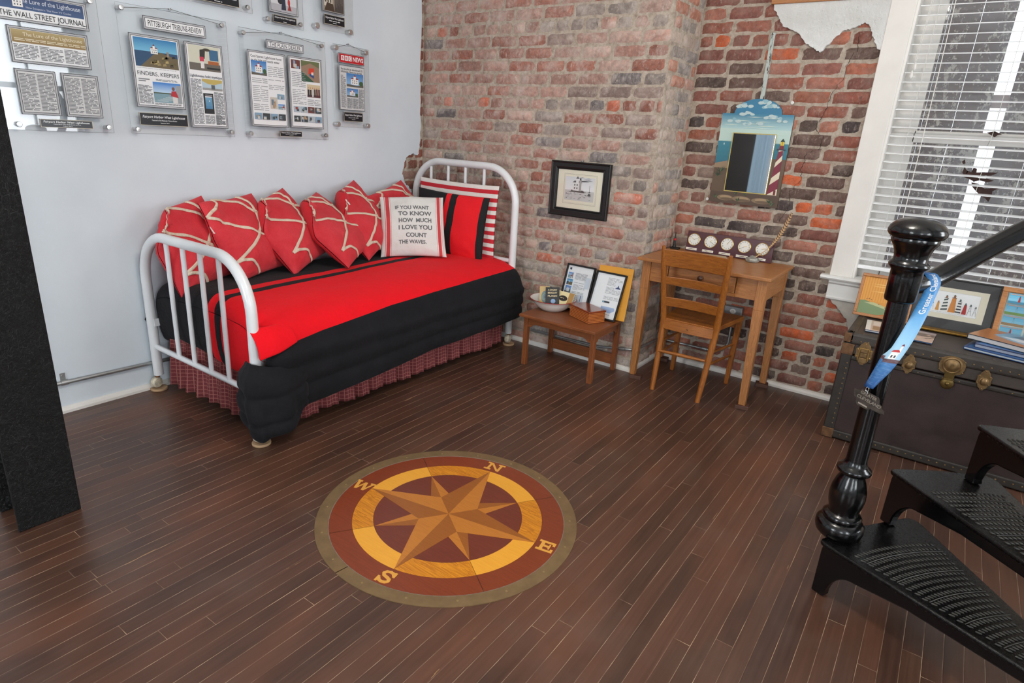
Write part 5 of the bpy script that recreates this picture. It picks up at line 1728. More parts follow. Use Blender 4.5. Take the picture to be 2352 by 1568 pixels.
mb = MB(); mb.obox(Vector((-1.640, 3.432, ZT + .002)) + v * .165, u, v, n, .235, .328, .004); mb.obox(Vector((-1.640, 3.4315, ZT + .002)) + v * .31 + n * .003, u, v, n, .235, .04, .001)
tag(mb.build('envelope', plain('manila_yellow', rgb(226, 160, 54), .6, nscale=5, var=.05), bevel=.0006, bseg=1), 'yellow manila envelope behind the framed page with the lilac map', 'envelope')

# black framed engraving hung on the bricks
X0, X1, Z0, Z1 = -2.183, -1.759, .938, 1.279
t = thing('framed_engraving', 'black framed engraving of a square lighthouse hanging on the brick chimney', 'picture', ((X0 + X1) / 2, YC - .02, Z0))
mb = MB()
def frame_bars(mb, X0, X1, Z0, Z1, yb, prof):
    """mitred moulding: prof list of (inset, depth)"""
    corners = [(X0, Z0, 1, 1), (X1, Z0, -1, 1), (X1, Z1, -1, -1), (X0, Z1, 1, -1)]
    k = len(prof)
    vs = [(x + sx * i, yb - d, z + sz * i) for x, z, sx, sz in corners for i, d in prof]
    fs = []
    for c in range(4):
        e = (c + 1) % 4
        for q in range(k - 1):
            fs.append((c * k + q, e * k + q, e * k + q + 1, c * k + q + 1))
    mb.add(vs, fs, False)
frame_bars(mb, X0, X1, Z0, Z1, YC - .012, [(0, 0), (0, .022), (.006, .026), (.012, .022), (.034, .022), (.040, .020), (.044, .024), (.049, .018), (.052, .008)])
mb.build('frame', M_BLACK, t, bevel=0)
mb = MB(); mb.c = rgb(222, 214, 190)
P = Print((X0 + .045, YC - .022, Z0 + .045), (1, 0, 0), (0, 0, 1), mb)
w, h = X1 - X0 - .09, Z1 - Z0 - .09
P.rect(0, 0, w, h, rgb(236, 230, 210)); P.border(.052, .036, w - .044, h - .030, .0012, rgb(110, 106, 98)); P.border(.058, .042, w - .050, h - .036, .0006, rgb(130, 126, 118))
a0, b0, a1, b1 = .062, .058, w - .060, h - .046
P.grad(a0, b0 + .06, a1, b1, rgb(240, 240, 240), rgb(220, 220, 222)); P.rect(a0, b0, a1, b0 + .064, rgb(206, 204, 202)); P.lift()
for k in range(60):
    x, y = rp.uniform(a0, a1 - .03), rp.uniform(b0, b0 + .062)
    P.poly([(x, y), (x + rp.uniform(.01, .03), y + rp.uniform(-.002, .005)), (x + .012, y + .004)], rgb(*[rp.choice([70, 96, 120, 150, 210])] * 3), False)
P.lift()
for k in range(9):
    x, y = rp.uniform(a0, a1 - .06), rp.uniform(b1 - .06, b1 - .004)
    P.poly([(x, y), (x + .06, y + .006), (x + .04, y + .010)], rgb(168, 168, 170), False)
cx = a0 + .088
P.poly([(cx - .045, b0 + .052), (cx + .055, b0 + .052), (cx + .045, b0 + .066), (cx - .04, b0 + .066)], rgb(96, 92, 88))
lighthouse(P, cx, b0 + .062, .090, .064, rgb(104, 100, 98), rgb(232, 230, 228), rgb(84, 82, 80)); P.rect(cx + .014, b0 + .062, cx + .030, b0 + .128, rgb(176, 172, 168)); P.rect(cx + .017, b0 + .128, cx + .027, b0 + .140, rgb(60, 58, 56))
P.rect(a1 - .034, b0 + .04, a1 - .032, b0 + .10, rgb(80, 80, 80)); P.poly([(a1 - .045, b0 + .036), (a1 - .02, b0 + .036), (a1 - .026, b0 + .05), (a1 - .04, b0 + .05)], rgb(90, 88, 86))
mb.build('print', M_PRINT, t, color=True)
mb = MB(); mb.box((X0 + .047, YC - .0262, Z0 + .047), (X1 - .047, YC - .025, Z1 - .047)); mb.build('glass', M_PANE, t)
mb = MB(); mb.box((X0 + .01, YC - .014, Z0 + .01), (X1 - .01, YC - .010, Z1 - .01)); mb.build('backing', M_BLACK, t)
mb = MB(); mb.lathe(((X0 + X1) / 2, YC, Z1 + .006), [(.003, 0), (.003, .016), (.006, .017), (.001, .020)], 10, axis=(0, -1, 0)); mb.build('nail', M_STEEL, t)

# ------------------------------------------------------------------ desk
t = thing('writing_desk', 'golden oak writing desk with one drawer in the brick alcove', 'desk', (-1.09, 3.69, 0))
def db(name, lo, hi, ax, bevel=.0025, parent=None):
    mb = MB(); mb.box(lo, hi); return mb.build(name, OAK[ax], parent or t, bevel=bevel)
ZD = .775
db('tabletop', (-1.474, 3.405, ZD - .020), (-.708, 3.945, ZD), 'X', .004)
for x0, x1, y0, y1, sx, sy in ((-1.450, -1.400, 3.440, 3.490, 0, 1), (-.780, -.728, 3.440, 3.490, 1, 1), (-1.450, -1.400, 3.880, 3.930, 0, 0), (-.780, -.728, 3.880, 3.930, 1, 0)):
    mb = MB()
    k = .017
    ax0, ax1 = (x0, x1 - k) if not sx else (x0 + k * .6, x1 + .002)
    if sx: ax0, ax1 = x0 + k, x1 + .003
    if not sx: ax0, ax1 = x0 - .0, x1 - k
    ay0, ay1 = (y0 + .004, y1 - k + .004) if sy else (y0 + k, y1)
    mb.hexa([(ax0, ay0, .022), (ax1, ay0, .022), (ax1, ay1, .022), (ax0, ay1, .022), (x0, y0, ZD - .19), (x1, y0, ZD - .19), (x1, y1, ZD - .19), (x0, y1, ZD - .19)])
    mb.box((x0, y0, ZD - .19), (x1, y1, ZD - .020))
    mb.build('leg', OAK['Z'], t, bevel=.002)
db('front_apron', (-1.400, 3.450, ZD - .140), (-1.292, 3.470, ZD - .020), 'X', .0015); db('front_apron', (-.892, 3.450, ZD - .140), (-.780, 3.470, ZD - .020), 'X', .0015)
db('rail', (-1.292, 3.451, ZD - .142), (-.892, 3.468, ZD - .122), 'X', .001); db('rail', (-1.292, 3.451, ZD - .032), (-.892, 3.468, ZD - .020), 'X', .001)
db('side_apron', (-.745, 3.490, ZD - .140), (-.732, 3.880, ZD - .020), 'Y', .0015); db('side_apron', (-1.445, 3.490, ZD - .140), (-1.432, 3.880, ZD - .020), 'Y', .0015); db('back_apron', (-1.400, 3.905, ZD - .140), (-.780, 3.92, ZD - .020), 'X', .0015)
dr = db('drawer', (-1.287, 3.447, ZD - .121), (-.897, 3.466, ZD - .033), 'X', .002)
mb = MB(); mb.lathe((-1.092, 3.447, .706), [(.008, 0), (.007, .008), (.015, .014), (.016, .020), (.010, .026), (.001, .027)], 18, axis=(0, -1, 0)); mb.build('knob', plain('dark_wood_knob', rgb(82, 50, 34), .3, coat=.4), dr)
M_BLOCK = plain('dark_wood_block', rgb(86, 56, 44), .6, nscale=20, var=.2)
for x, y, lab in ((-1.418, 3.468, 'small dark wood riser block under the desk leg beside the chimney corner'), (-.751, 3.466, 'small dark wood riser block under the front desk leg beside the chair'), (-.752, 3.905, 'small dark wood riser block under the rear desk leg by the white baseboard'), (-1.418, 3.905, None)):
    mb = MB(); mb.obox((x + .006, y - .004, .011), (.97, .22, 0), (-.22, .97, 0), (0, 0, 1), .075, .062, .022)
    tag(mb.build('riser_block', M_BLOCK, bevel=.002), lab or 'small dark wood riser block under the desk leg in the alcove corner', 'block', 'blocks under the desk legs')

# ------------------------------------------------------------------ chair
t = thing('dining_chair', 'worn oak slat-back chair pulled up to the desk', 'chair', (-1.09, 3.55, 0))
def post(x0, xs, x1, nm='back_leg'):
    mb = MB()
    pts, rad = [], []
    for k in range(15):
        z = .885 * k / 14
        y = interp([0, .2, .43, .60, .885], [3.352, 3.372, 3.388, 3.340, 3.262], z)
        x = interp([0, .43, .885], [x0, xs, x1], z)
        pts.append((x, y, z)); rad.append(interp([0, .1, .43, .75, .87, .885], [.0135, .016, .0185, .0165, .0145, .010], z))
    mb.tube(pts, rad, 14)
    return mb.build(nm, CHR['Z'], t, sharp=60)
post(-1.252, -1.252, -1.265); post(-.970, -.940, -.895)
for x, y, tx in ((-1.290, 3.770, -1.272), (-.933, 3.780, -.915)):
    mb = MB(); mb.beam((x, y, 0), (tx, 3.755, .43), .026, .026, .036, .036, side=(1, 0, 0)); mb.build('front_leg', CHR['Z'], t, bevel=.005)
def slat(name, z0, z1, y0, y1, bow, th=.012):
    mb = MB()
    n = 14
    xl = interp([0, .43, .885], [-1.252, -1.252, -1.265], (z0 + z1) / 2); xr = interp([0, .43, .885], [-.970, -.940, -.895], (z0 + z1) / 2)
    F = []
    for k in range(n + 1):
        a = k / n; x = lerp(xl, xr, a); b = bow * (1 - (2 * a - 1) ** 2)
        F.append((x, b, .010 * (1 - (2 * a - 1) ** 2)))
    vs = []
    for x, b, c in F:
        vs += [(x, y0 + b - th / 2, z0), (x, y0 + b + th / 2, z0), (x, y1 + b + th / 2, z1 + c * .3), (x, y1 + b - th / 2, z1 + c * .3)]
    fs = []
    for k in range(n):
        for q in range(4):
            r = (q + 1) % 4
            fs.append((k * 4 + q, k * 4 + r, k * 4 + 4 + r, k * 4 + 4 + q))
    fs += [(0, 1, 2, 3)[::-1], tuple(n * 4 + q for q in range(4))]
    mb.add(vs, fs, False)
    return mb.build(name, CHR['X'], t, bevel=.003, bseg=2)
slat('crest_rail', .772, .868, 3.285, 3.262, .018); slat('back_slat', .664, .709, 3.318, 3.306, .022); slat('back_slat', .530, .584, 3.352, 3.338, .024); slat('rear_apron', .388, .443, 3.378, 3.382, -.012, .016)
mb = MB()
n = 12
def seat_pt(i, j, top):
    a, b = i / n, j / n
    xl = lerp(-1.256, -1.296, b); xr = lerp(-.945, -.897, b)
    x = lerp(xl, xr, a); y = lerp(3.378, 3.790, b)
    z = .452 if top else .424
    if top: z -= .012 * (1 - (2 * a - 1) ** 2) * sin(pi * min(1, b * .9)) 
    return Vector((x, y, z))
mb.grid(lambda i, j: seat_pt(i, j, True), n, n); mb.grid(lambda i, j: seat_pt(n - i, j, False), n, n)
ed = [(i, 0) for i in range(n)] + [(n, j) for j in range(n)] + [(i, n) for i in range(n, 0, -1)] + [(0, j) for j in range(n, 0, -1)]
vs = [seat_pt(i, j, True) for i, j in ed] + [seat_pt(i, j, False) for i, j in ed]
m_ = len(ed)
mb.add(vs, [(m_ + k, m_ + (k + 1) % m_, (k + 1) % m_, k) for k in range(m_)], False)
mb.build('seat', CHR['Y'], t, weld=True, bevel=.004)
for a, b, r in (((-1.252, 3.362, .250), (-.966, 3.364, .256), .0095), ((-.958, 3.372, .300), (-.926, 3.766, .272), .0085), ((-.964, 3.365, .224), (-.930, 3.772, .198), .0085), ((-1.252, 3.372, .300), (-1.278, 3.766, .272), .0085), ((-1.252, 3.365, .224), (-1.284, 3.772, .198), .0085)):
    mb = MB(); A, B = Vector(a), Vector(b)
    mb.tube([A, A.lerp(B, .3), A.lerp(B, .5), A.lerp(B, .7), B], [r * .75, r, r * 1.1, r, r * .75], 12); mb.build('stretcher', CHR['X' if abs(A.x - B.x) > .1 else 'Y'], t)
mb = MB(); mb.box((-1.262, 3.752, .375), (-.925, 3.768, .425)); mb.build('front_apron', CHR['X'], t, bevel=.002)
mb = MB(); mb.lathe((-1.096, 3.361, .415), [(.006, 0), (.005, .004), (.001, .005)], 10, axis=(0, -1, 0)); mb.build('screw', M_RUST, t)

# ------------------------------------------------------------------ things on the desk
# row of five clocks on a wine red board
YK = 3.895
t = thing('world_clock', 'wine red board with five small round clocks on the back of the desk', 'clock', (-1.09, YK, ZD))
tl = radians(7)
ku, kv = Vector((1, 0, 0)), Vector((0, sin(tl), cos(tl)))
kn = ku.cross(kv)
K0 = Vector((-1.362, YK - .012, ZD + .001))
mb = MB(); mb.obox(K0 + ku * .2665 + kv * .064 - kn * .009, ku, kv, kn, .533, .128, .018)
mb.build('board', plain('wine_red_lacquer', rgb(74, 18, 28), .38, coat=.05, nscale=80, var=.1), t, bevel=.0015)
CT = [(10, 11), (1, 20), (1, 5), (2, 39), (2, 13)]
M_FACE = plain('clock_face_white', rgb(232, 232, 226), .35)
M_GOLD = plain('gilt_bezel', rgb(206, 170, 92), .3, .8)
for k in range(5):
    c = K0 + ku * (.048 + k * .1052) + kv * .076
    mb = MB(); mb.lathe(c, [(.0385, .0005), (.0395, .003), (.0375, .005), (.0355, .004)], 32, axis=kn, caps=False)
    bz = mb.build('bezel', M_GOLD, t)
    mb = MB(); mb.c = rgb(234, 234, 228)
    P = Print(c + kn * .002, ku, kv, mb)
    P.disc(0, 0, .0365, rgb(234, 234, 228), 36)
    P.lift()
    for q in range(12):
        a = q * pi / 6
        P.text(str(12 if q == 0 else q), .0285 * sin(a), .0285 * cos(a), .0072, None, rgb(50, 50, 52), .01)
    mb.build('dial', M_PRINT, bz, color=True)
    H, M_ = CT[k]
    for nm, a, L, wd in (('hour_hand', (H + M_ / 60) * pi / 6, .017, .0022), ('minute_hand', M_ * pi / 30, .026, .0014)):
        mb = MB(); dd = ku * sin(a) + kv * cos(a); sd = ku * cos(a) - kv * sin(a)
        mb.obox(c + kn * .0042 + dd * L * .42, sd, dd, kn, wd, L, .0006); mb.build(nm, M_BLACK if nm[0] == 'm' else M_GOLD, bz)
    mb = MB(); pc = K0 + ku * (.040 + k * .1065) + kv * .016
    mb.obox(pc + kn * .0015, ku, kv, kn, .070, .013, .003); mb.c = rgb(180, 150, 92)
    P = Print(pc + kn * .0031, ku, kv, mb); P.rect(-.028, -.0045, .028, .0045, rgb(226, 218, 196)); P.lines(-.018, -.003, .018, .004, .006, rp, rgb(110, 100, 88), .6)
    for s_ in (-.032, .032): P.disc(s_, 0, .003, rgb(214, 190, 130), 8)
    mb.build('name_strip', M_PRINT_GLOSS, t, color=True)
# quill in a glass inkwell
I0 = Vector((-.928, 3.848, ZD))
t = thing('inkwell', 'faceted clear glass inkwell holding the feather quill on the desk', 'inkwell', I0)
mb = MB(); mb.lathe(I0, [(.034, 0), (.040, .004), (.041, .014), (.036, .024), (.020, .029), (.017, .031), (.018, .036), (.013, .037), (.012, .030), (.028, .022), (.032, .012), (.030, .006), (.001, .005)], 10)
def m_cut():
    m = NT('cut_glass'); m.set(Base_Color=rgb(226, 226, 218), Roughness=.05, Transmission_Weight=.75, IOR=1.45); return m.m
mb.build('glass_body', m_cut(), t, sharp=20)
mb = MB(); mb.tube(arc(I0 + Vector((.034, 0, .036)), (1, 0, 0), (0, 0, 1), .02, pi, .2, 8), .0022, 8); mb.build('hinged_ring', M_BRASS, t)
q0, q1 = I0 + Vector((.004, 0, .022)), Vector((-.757, 3.852, 1.085))
def qp(k): 
    p = q0.lerp(q1, k); return p + Vector((.022, 0, -.028)) * sin(pi * k)
qu = thing('feather_quill', 'long brown barred feather quill standing in the glass inkwell', 'quill', q0)
mb = MB(); mb.tube([qp(k / 12) for k in range(13)], [.0032 - .0026 * k / 12 for k in range(13)], 8); mb.build('shaft', plain('quill_shaft', rgb(216, 182, 134), .5), qu)
def m_feather():
    m = NT('barred_feather')
    f = m.math('FRACT', m.math('MULTIPLY', m.attr('run'), 17)); g = m.math('GREATER_THAN', m.math('ADD', f, m.math('MULTIPLY', m.noise(m.obj(), 120, 3), .5)), .82)
    m.set(Base_Color=m.mix(g, rgb(196, 160, 118), rgb(92, 66, 48)), Roughness=.8); return m.m
mb = MB()
dq = (q1 - q0).normalized(); sq = dq.cross(Vector((0, -1, 0))).normalized()
def vane(i, j):
    k = .30 + .70 * j / 30; a = (i - 3) / 3
    w = .013 * sin(pi * min(1, (1 - (j / 30)) * .9 + .1)) ** .6 * (1 + .12 * mnoise.noise(Vector((j * .7, i, 1)))) * (1 if a < 0 else .7)
    return qp(min(1, k + .02 * abs(a))) + sq * (a * w) + Vector((0, -.002 * abs(a), 0))
mb.grid(vane, 6, 30, True, {'run': lambda i, j: j / 30})
mb.build('vane', m_feather(), qu, solid=.0006)
# pen in a black stand
t = thing('pen_stand', 'black pen with a red ring upright in a small stand near the alcove corner', 'pen stand', (-1.432, 3.880, ZD))
mb = MB(); mb.box((-1.455, 3.860, ZD), (-1.400, 3.900, ZD + .012)); mb.lathe((-1.436, 3.880, ZD + .012), [(.012, 0), (.010, .012), (.008, .014)], 14); mb.build('base', M_BLACK, t, bevel=.002)
mb = MB(); mb.lathe((-1.436, 3.880, ZD + .024), [(.0075, 0), (.0078, .030), (.0070, .032)], 12); mb.lathe((-1.436, 3.880, ZD + .068), [(.0062, 0), (.0045, .01), (.0030, .04)], 10); pn = mb.build('pen', M_BLACK, t)
mb = MB(); mb.lathe((-1.436, 3.880, ZD + .056), [(.0085, 0), (.0088, .006), (.0085, .012)], 12); mb.build('red_ring', plain('red_plastic', rgb(196, 30, 40), .35), pn)
mb = MB(); mb.obox((-1.16, 3.815, ZD + .0012), (.94, .34, 0), (-.34, .94, 0), (0, 0, 1), .17, .12, .0024)
tag(mb.build('paper_sheet', plain('aged_paper', rgb(190, 172, 142), .8, nscale=10, var=.05)), 'aged paper lying on the desk before the row of clocks, behind the chair crest', 'paper')

# ------------------------------------------------------------------ painted mirror on the alcove bricks
MX0, MX1, MZ0, MZ1, MZA = -1.275, -.867, 1.094, 1.614, 1.695
YM = YA - .022
t = thing('painted_mirror', 'arched mirror with a painted seaside lighthouse frame hanging on the bricks', 'mirror', (-1.07, YM, MZ0))
SK = []
ac, ar = (-1.070, 1.555), .141
for k in range(25):
    a = pi - pi * k / 24
    SK.append((ac[0] + .136 * cos(a), 1.614 + .083 * sin(a)))
out = [(MX0, MZ0), (MX1, MZ0), (MX1, MZ1)] + SK[::-1] + [(MX0, MZ1)]
GX0, GX1, GZ0, GZ1 = -1.190, -.944, 1.168, 1.504
mb = MB(); mb.prism(out, (0, YM, 0), (1, 0, 0), (0, 0, 1), (0, .014, 0))
mb.build('board', plain('board_edge', rgb(96, 80, 62), .6), t)
mb = MB()
P = Print((0, YM - .0002, 0), (1, 0, 0), (0, 0, 1), mb)
P.rect(MX0, 1.40, MX1, MZ1, rgb(190, 214, 206)); P.grad(MX0, 1.53, MX1, MZ1, rgb(176, 208, 208), rgb(48, 126, 158)); P.poly(SK, rgb(52, 124, 160))
rm = random.Random(4)
def cloud(cx, cz, w, n, c1=rgb(186, 206, 206), c2=rgb(140, 182, 194)):
    P.lift()
    for k in range(n):
        x = cx + w * rm.uniform(-.5, .5); z = cz + .018 * rm.random() * (1 - abs(x - cx) / w * 2) - .004
        P.lift(.00002); r = rm.uniform(.006, .014)
        P.poly([(x + r * 1.3 * cos(q * pi / 5), z + r * .7 * sin(q * pi / 5)) for q in range(10)], rm.choice([c1, c1, c2]), False)
for cx, cz, w, n in ((-1.15, 1.655, .09, 16), (-1.03, 1.678, .07, 12), (-1.00, 1.655, .10, 12), (-1.13, 1.612, .08, 12), (-.98, 1.598, .10, 12), (-1.08, 1.56, .12, 12), (-1.20, 1.575, .05, 6), (-.93, 1.58, .05, 6)): cloud(cx, cz, w, n)
for k in range(14):
    x, z = rm.uniform(MX0, MX1 - .1), rm.uniform(1.50, 1.60); P.lift(.00002); P.poly([(x, z), (x + .05, z + .002), (x + .1, z), (x + .05, z - .002)], rgb(206, 222, 212), False)
P.rect(MX0, 1.29, MX1, 1.455, rgb(42, 108, 128)); P.grad(MX0, 1.29, MX1, 1.455, rgb(40, 104, 124), rgb(58, 128, 146), 6); P.rect(MX0, 1.4545, MX1, 1.458, rgb(150, 176, 170))
P.rect(MX0, MZ0, MX1, 1.315, rgb(98, 78, 60)); P.poly([(MX0, 1.30), (MX0, 1.325), (-1.20, 1.345), (-1.19, 1.30)], rgb(150, 126, 100)); P.rect(-.944, 1.28, MX1, 1.37, rgb(104, 82, 66)); P.rect(MX0, MZ0, MX1, 1.16, rgb(86, 68, 54))
for cx, w in ((-1.18, .05), (-1.08, .055), (-.96, .06)): P.disc(cx, 1.126, w, rgb(134, 112, 86), 20, .017); P.disc(cx + .004, 1.130, w * .72, rgb(160, 136, 104), 20, .010); P.disc(cx + .012, 1.119, w * .8, rgb(108, 88, 68), 20, .008)
def tuft(cx, cz, s):
    P.lift()
    for k in range(14):
        a = pi / 2 + rm.uniform(-1.1, 1.1); L = s * rm.uniform(.5, 1)
        P.lift(.00001); P.poly([(cx - .0035, cz), (cx + .0035, cz), (cx + L * cos(a), cz + L * sin(a))], rm.choice([rgb(60, 78, 50), rgb(88, 104, 66), rgb(40, 54, 38)]), False)
for q in ((-1.235, 1.275, .05), (-1.245, 1.250, .04), (-1.24, 1.12, .03), (-1.10, 1.112, .028), (-.915, 1.12, .032), (-.90, 1.105, .03), (-1.12, 1.150, .02), (-1.06, 1.150, .02)): tuft(*q)
# sailing boat and the spiral-striped lighthouse
P.poly([(-1.240, 1.436), (-1.232, 1.436), (-1.236, 1.448)], rgb(230, 234, 230))
LX0, LX1, LZ0, LZ1 = (-.944, -.884), (-.916, -.892), 1.166, 1.420
def lx(z, s):
    k = (z - LZ0) / (LZ1 - LZ0); return lerp(-.938, -.914, k) if s == 0 else lerp(-.882, -.889, k)
P.poly([(lx(LZ0, 0), LZ0), (lx(LZ0, 1), LZ0), (lx(LZ1, 1), LZ1), (lx(LZ1, 0), LZ1)], rgb(226, 214, 190)); P.lift()
for z in (1.205, 1.305, 1.395):
    a0, a1 = z - .022, z + .030
    P.poly([(lx(a0 - .02, 0), max(LZ0, a0 - .02)), (lx(a1 - .012, 0), a1 - .012), (lx(a1 + .028, 1), min(LZ1, a1 + .028)), (lx(a0 + .022, 1), a0 + .022)], rgb(126, 38, 58), False)
P.rect(-.926, 1.420, -.878, 1.426, rgb(40, 52, 70)); P.rect(-.914, 1.426, -.890, 1.447, rgb(120, 30, 38)); P.rect(-.911, 1.447, -.892, 1.468, rgb(226, 190, 50)); P.rect(-.9025, 1.447, -.9005, 1.468, rgb(60, 60, 40)); P.poly([(-.914, 1.468), (-.889, 1.468), (-.897, 1.480), (-.901, 1.485), (-.906, 1.480)], rgb(40, 60, 46)); P.rect(-.902, 1.168, -.890, 1.196, rgb(110, 30, 40)); P.border(-.928, 1.426, -.876, 1.434, .0007, rgb(90, 60, 60)); P.rect(GX0 - .003, GZ0 - .003, GX1 + .003, GZ1 + .003, rgb(190, 170, 90))
mb.build('painting', M_PRINT, t, color=True)
def m_mirror():
    m = NT('mirror_silver'); m.set(Base_Color=(.88, .9, .9, 1), Metallic=1.0, Roughness=.02); return m.m
mb = MB(); mb.box((GX0, YM - .0045, GZ0), (GX1, YM - .0006 - P.h, GZ1)); mb.build('mirror_glass', m_mirror(), t, bevel=.003, bseg=1)
# peeling strip of moulding running up from it
def m_chippy():
    m = NT('chipped_pale_paint'); k = m.noise(m.obj((1, 1, .3)), 60, 5, .7)
    m.set(Base_Color=m.mix(m.map(k, .56, .62), rgb(186, 196, 190), rgb(74, 66, 56)), Roughness=.8); return m.m
mb = MB(); mb.box((-1.075, YA - .020, 1.66), (-1.052, YA - .006, 2.045))
tag(mb.build('wood_strip', m_chippy(), bevel=.002), 'narrow chipped pale strip running up the bricks above the painted mirror', 'strip')
for x, z, lab in ((-.893, 1.680, 'white screw in the bricks at the upper corner of the painted mirror'), (-1.290, 1.105, 'small pale screw in the bricks at the lower corner of the painted mirror')):
    mb = MB(); mb.lathe((x, YA - .004, z), [(.004, 0), (.004, .012), (.009, .013), (.009, .015), (.004, .0165), (.001, .015)], 12, axis=(0, -1, 0))
    tag(mb.build('wall_screw', M_WHITE), lab, 'screw', 'screws around the mirror')

# metal outlet box and its conduit behind the chair
t = thing('outlet_box', 'galvanised outlet box with one socket on the bricks under the desk', 'outlet', (-1.005, YA, .42))
mb = MB(); mb.box((-1.062, YA - .052, .410), (-.948, YA - .004, .464)); mb.build('box', M_STEEL, t, bevel=.004)
mb = MB(); mb.c = rgb(226, 224, 218)
P = Print((-1.004, YA - .0525, .436), (1, 0, 0), (0, 0, 1), mb); P.disc(0, 0, .019, rgb(226, 224, 218), 20, .016); P.rect(-.006, -.002, -.004, .007, rgb(40, 40, 40)); P.rect(.004, -.002, .006, .007, rgb(40, 40, 40)); mb.build('socket', M_PRINT_GLOSS, t, color=True)
t = thing('conduit', 'steel conduit bent along the chimney corner and alcove bricks to the outlet box', 'conduit', (-1.3, YA, .14))
mb = MB()
pipe(mb, [(-2.25, YC - .018, .110), (-1.72, YC - .018, .118), (-1.52, YC - .018, .150), (-1.490, YC - .016, .153), (-1.472, YC + .01, .150), (-1.472, YA - .06, .136), (-1.462, YA - .028, .135), (-1.43, YA - .020, .135), (-1.10, YA - .020, .138)], .0085)
a = arc((-1.10, YA - .020, .232), (1, 0, 0), (0, 0, 1), .094, -pi / 2, 0, 10)
pipe(mb, a + [Vector((-1.006, YA - .020, .41))], .0085)
mb.build('pipe', M_STEEL, t)
for c, ax in (((-1.545, YC - .018, .146), (1, 0, .1)), ((-1.15, YA - .02, .138), (1, 0, 0))):
    mb = MB(); mb.lathe(c, [(.0085, -.018), (.013, -.016), (.013, .016), (.0085, .018)], 12, axis=ax); mb.build('coupling', M_STEEL, t)

# ------------------------------------------------------------------ steamer trunk under the window
def m_trunk():
    m = NT('worn_brown_fibre')
    f = m.noise(m.obj((1, 1, 1.6)), 5, 7, .65)
    c = m.mix(m.map(f, .3, .7), rgb(38, 26, 25), rgb(58, 42, 39))
    sc = m.noise(m.obj((2.2, 1, 9)), 1.6, 5, .6)
    c = m.mix(m.map(sc, .64, .72, 0, .8), c, rgb(70, 30, 24))
    m.set(Base_Color=c, Roughness=m.map(f, .3, .7, .38, .6)); m.bump(m.noise(m.obj(), 220, 3), .25, .002); return m.m
M_TRUNK = m_trunk()
M_RAIL = plain('dark_fibre_edging', rgb(44, 39, 35), .5, nscale=14, var=.25, bump=.2, bscale=90)
M_TOP = plain('dusty_trunk_top', rgb(68, 59, 54), .55, nscale=8, var=.2, bump=.15, bscale=60)
M_TBRASS = plain('tarnished_brass', rgb(128, 102, 68), .42, .65, nscale=40, var=.3)
TX0, TX1, TY0, TY1, TZ = -.308, .760, 3.398, 3.925, .580
t = thing('steamer_trunk', 'old dark brown steamer trunk with studded edging and brass latches under the window', 'trunk', ((TX0 + TX1) / 2, TY0, 0))
mb = MB(); mb.box((TX0 + .012, TY0 + .012, .012), (TX1 - .012, TY1 - .012, .462)); mb.build('body', M_TRUNK, t, bevel=.004)
mb = MB(); mb.box((TX0 + .010, TY0 + .010, .468), (TX1 - .010, TY1 - .010, TZ - .004)); lid = mb.build('lid', M_TOP, t, bevel=.006)
mb = MB()
e = .034
mb.box((TX0 - .0, TY0, .006), (TX1, TY0 + e, .050)); mb.box((TX0, TY1 - e, .006), (TX1, TY1, .050)); mb.box((TX0, TY0, .006), (TX0 + e, TY1, .050))
mb.box((TX0, TY0, .05), (TX0 + e * 1.5, TY0 + e, .47)); mb.box((TX0, TY1 - e, .05), (TX0 + e, TY1, .47)); mb.box((TX1 - e, TY0, .05), (TX1, TY0 + e, .47))
mb.box((TX0 + e, TY0 + .006, .438), (TX1, TY0 + .02, .462))
edg = mb
mb = MB()
mb.box((TX0, TY0, TZ - .060), (TX1, TY0 + .055, TZ)); mb.box((TX0, TY0, TZ - .060), (TX0 + .050, TY1, TZ)); mb.box((TX0, TY1 - .03, TZ - .060), (TX1, TY1, TZ)); mb.box((TX1 - .05, TY0, TZ - .06), (TX1, TY1, TZ)); mb.box((TX0, TY0 + .001, .472), (TX0 + e * 1.2, TY1, TZ - .05))
mb.build('lid_edging', plain('lid_fibre_edging', rgb(58, 52, 47), .5, nscale=14, var=.25, bump=.2, bscale=90), lid, bevel=.014, bseg=3)
mb = MB()
STUDS = []
def stud(x, y, z, ax, r=.0042, into=None):
    q = into or MB()
    q.lathe((x, y, z), [(r, 0), (r * .8, r * .5), (r * .3, r * .7), (.0003, r * .72)], 8, axis=ax)
    if into is None: STUDS.append(q)
x = TX0 + .075
while x < .62:
    stud(x, TY0, TZ - .036 + .002 * sin(x * 90), (0, -1, 0)); stud(x + .01, TY0, .030, (0, -1, 0)); stud(x, TY0 + .030, TZ, (0, 0, 1), .0026)
    if int(x * 100) % 2: stud(x, TY0 + .0065, .450, (0, -1, 0), .0035)
    x += .033
z = .085
while z < .43:
    stud(TX0 + .038, TY0, z, (0, -1, 0)); z += .028
y = TY0 + .03
while y < TY1 - .04:
    stud(TX0 + .030, y, TZ, (0, 0, 1), .0026); y += .032
mb = edg
mb.build('edging', M_RAIL, t, bevel=.008, bseg=3)
for q in STUDS: q.build('stud', M_TBRASS, t)
def plate_shape(cx, cz, w, h, lobes):
    return [(cx + w * a, cz + h * b) for a, b in lobes]
SCAL = [(-.5, .18), (-.36, .24), (-.30, .36), (-.18, .44), (-.12, .5), (.12, .5), (.18, .44), (.30, .36), (.36, .24), (.5, .18), (.46, .0), (.5, -.18), (.36, -.24), (.30, -.36), (.16, -.42), (.10, -.5), (-.10, -.5), (-.16, -.42), (-.30, -.36), (-.36, -.24), (-.5, -.18), (-.46, 0)]
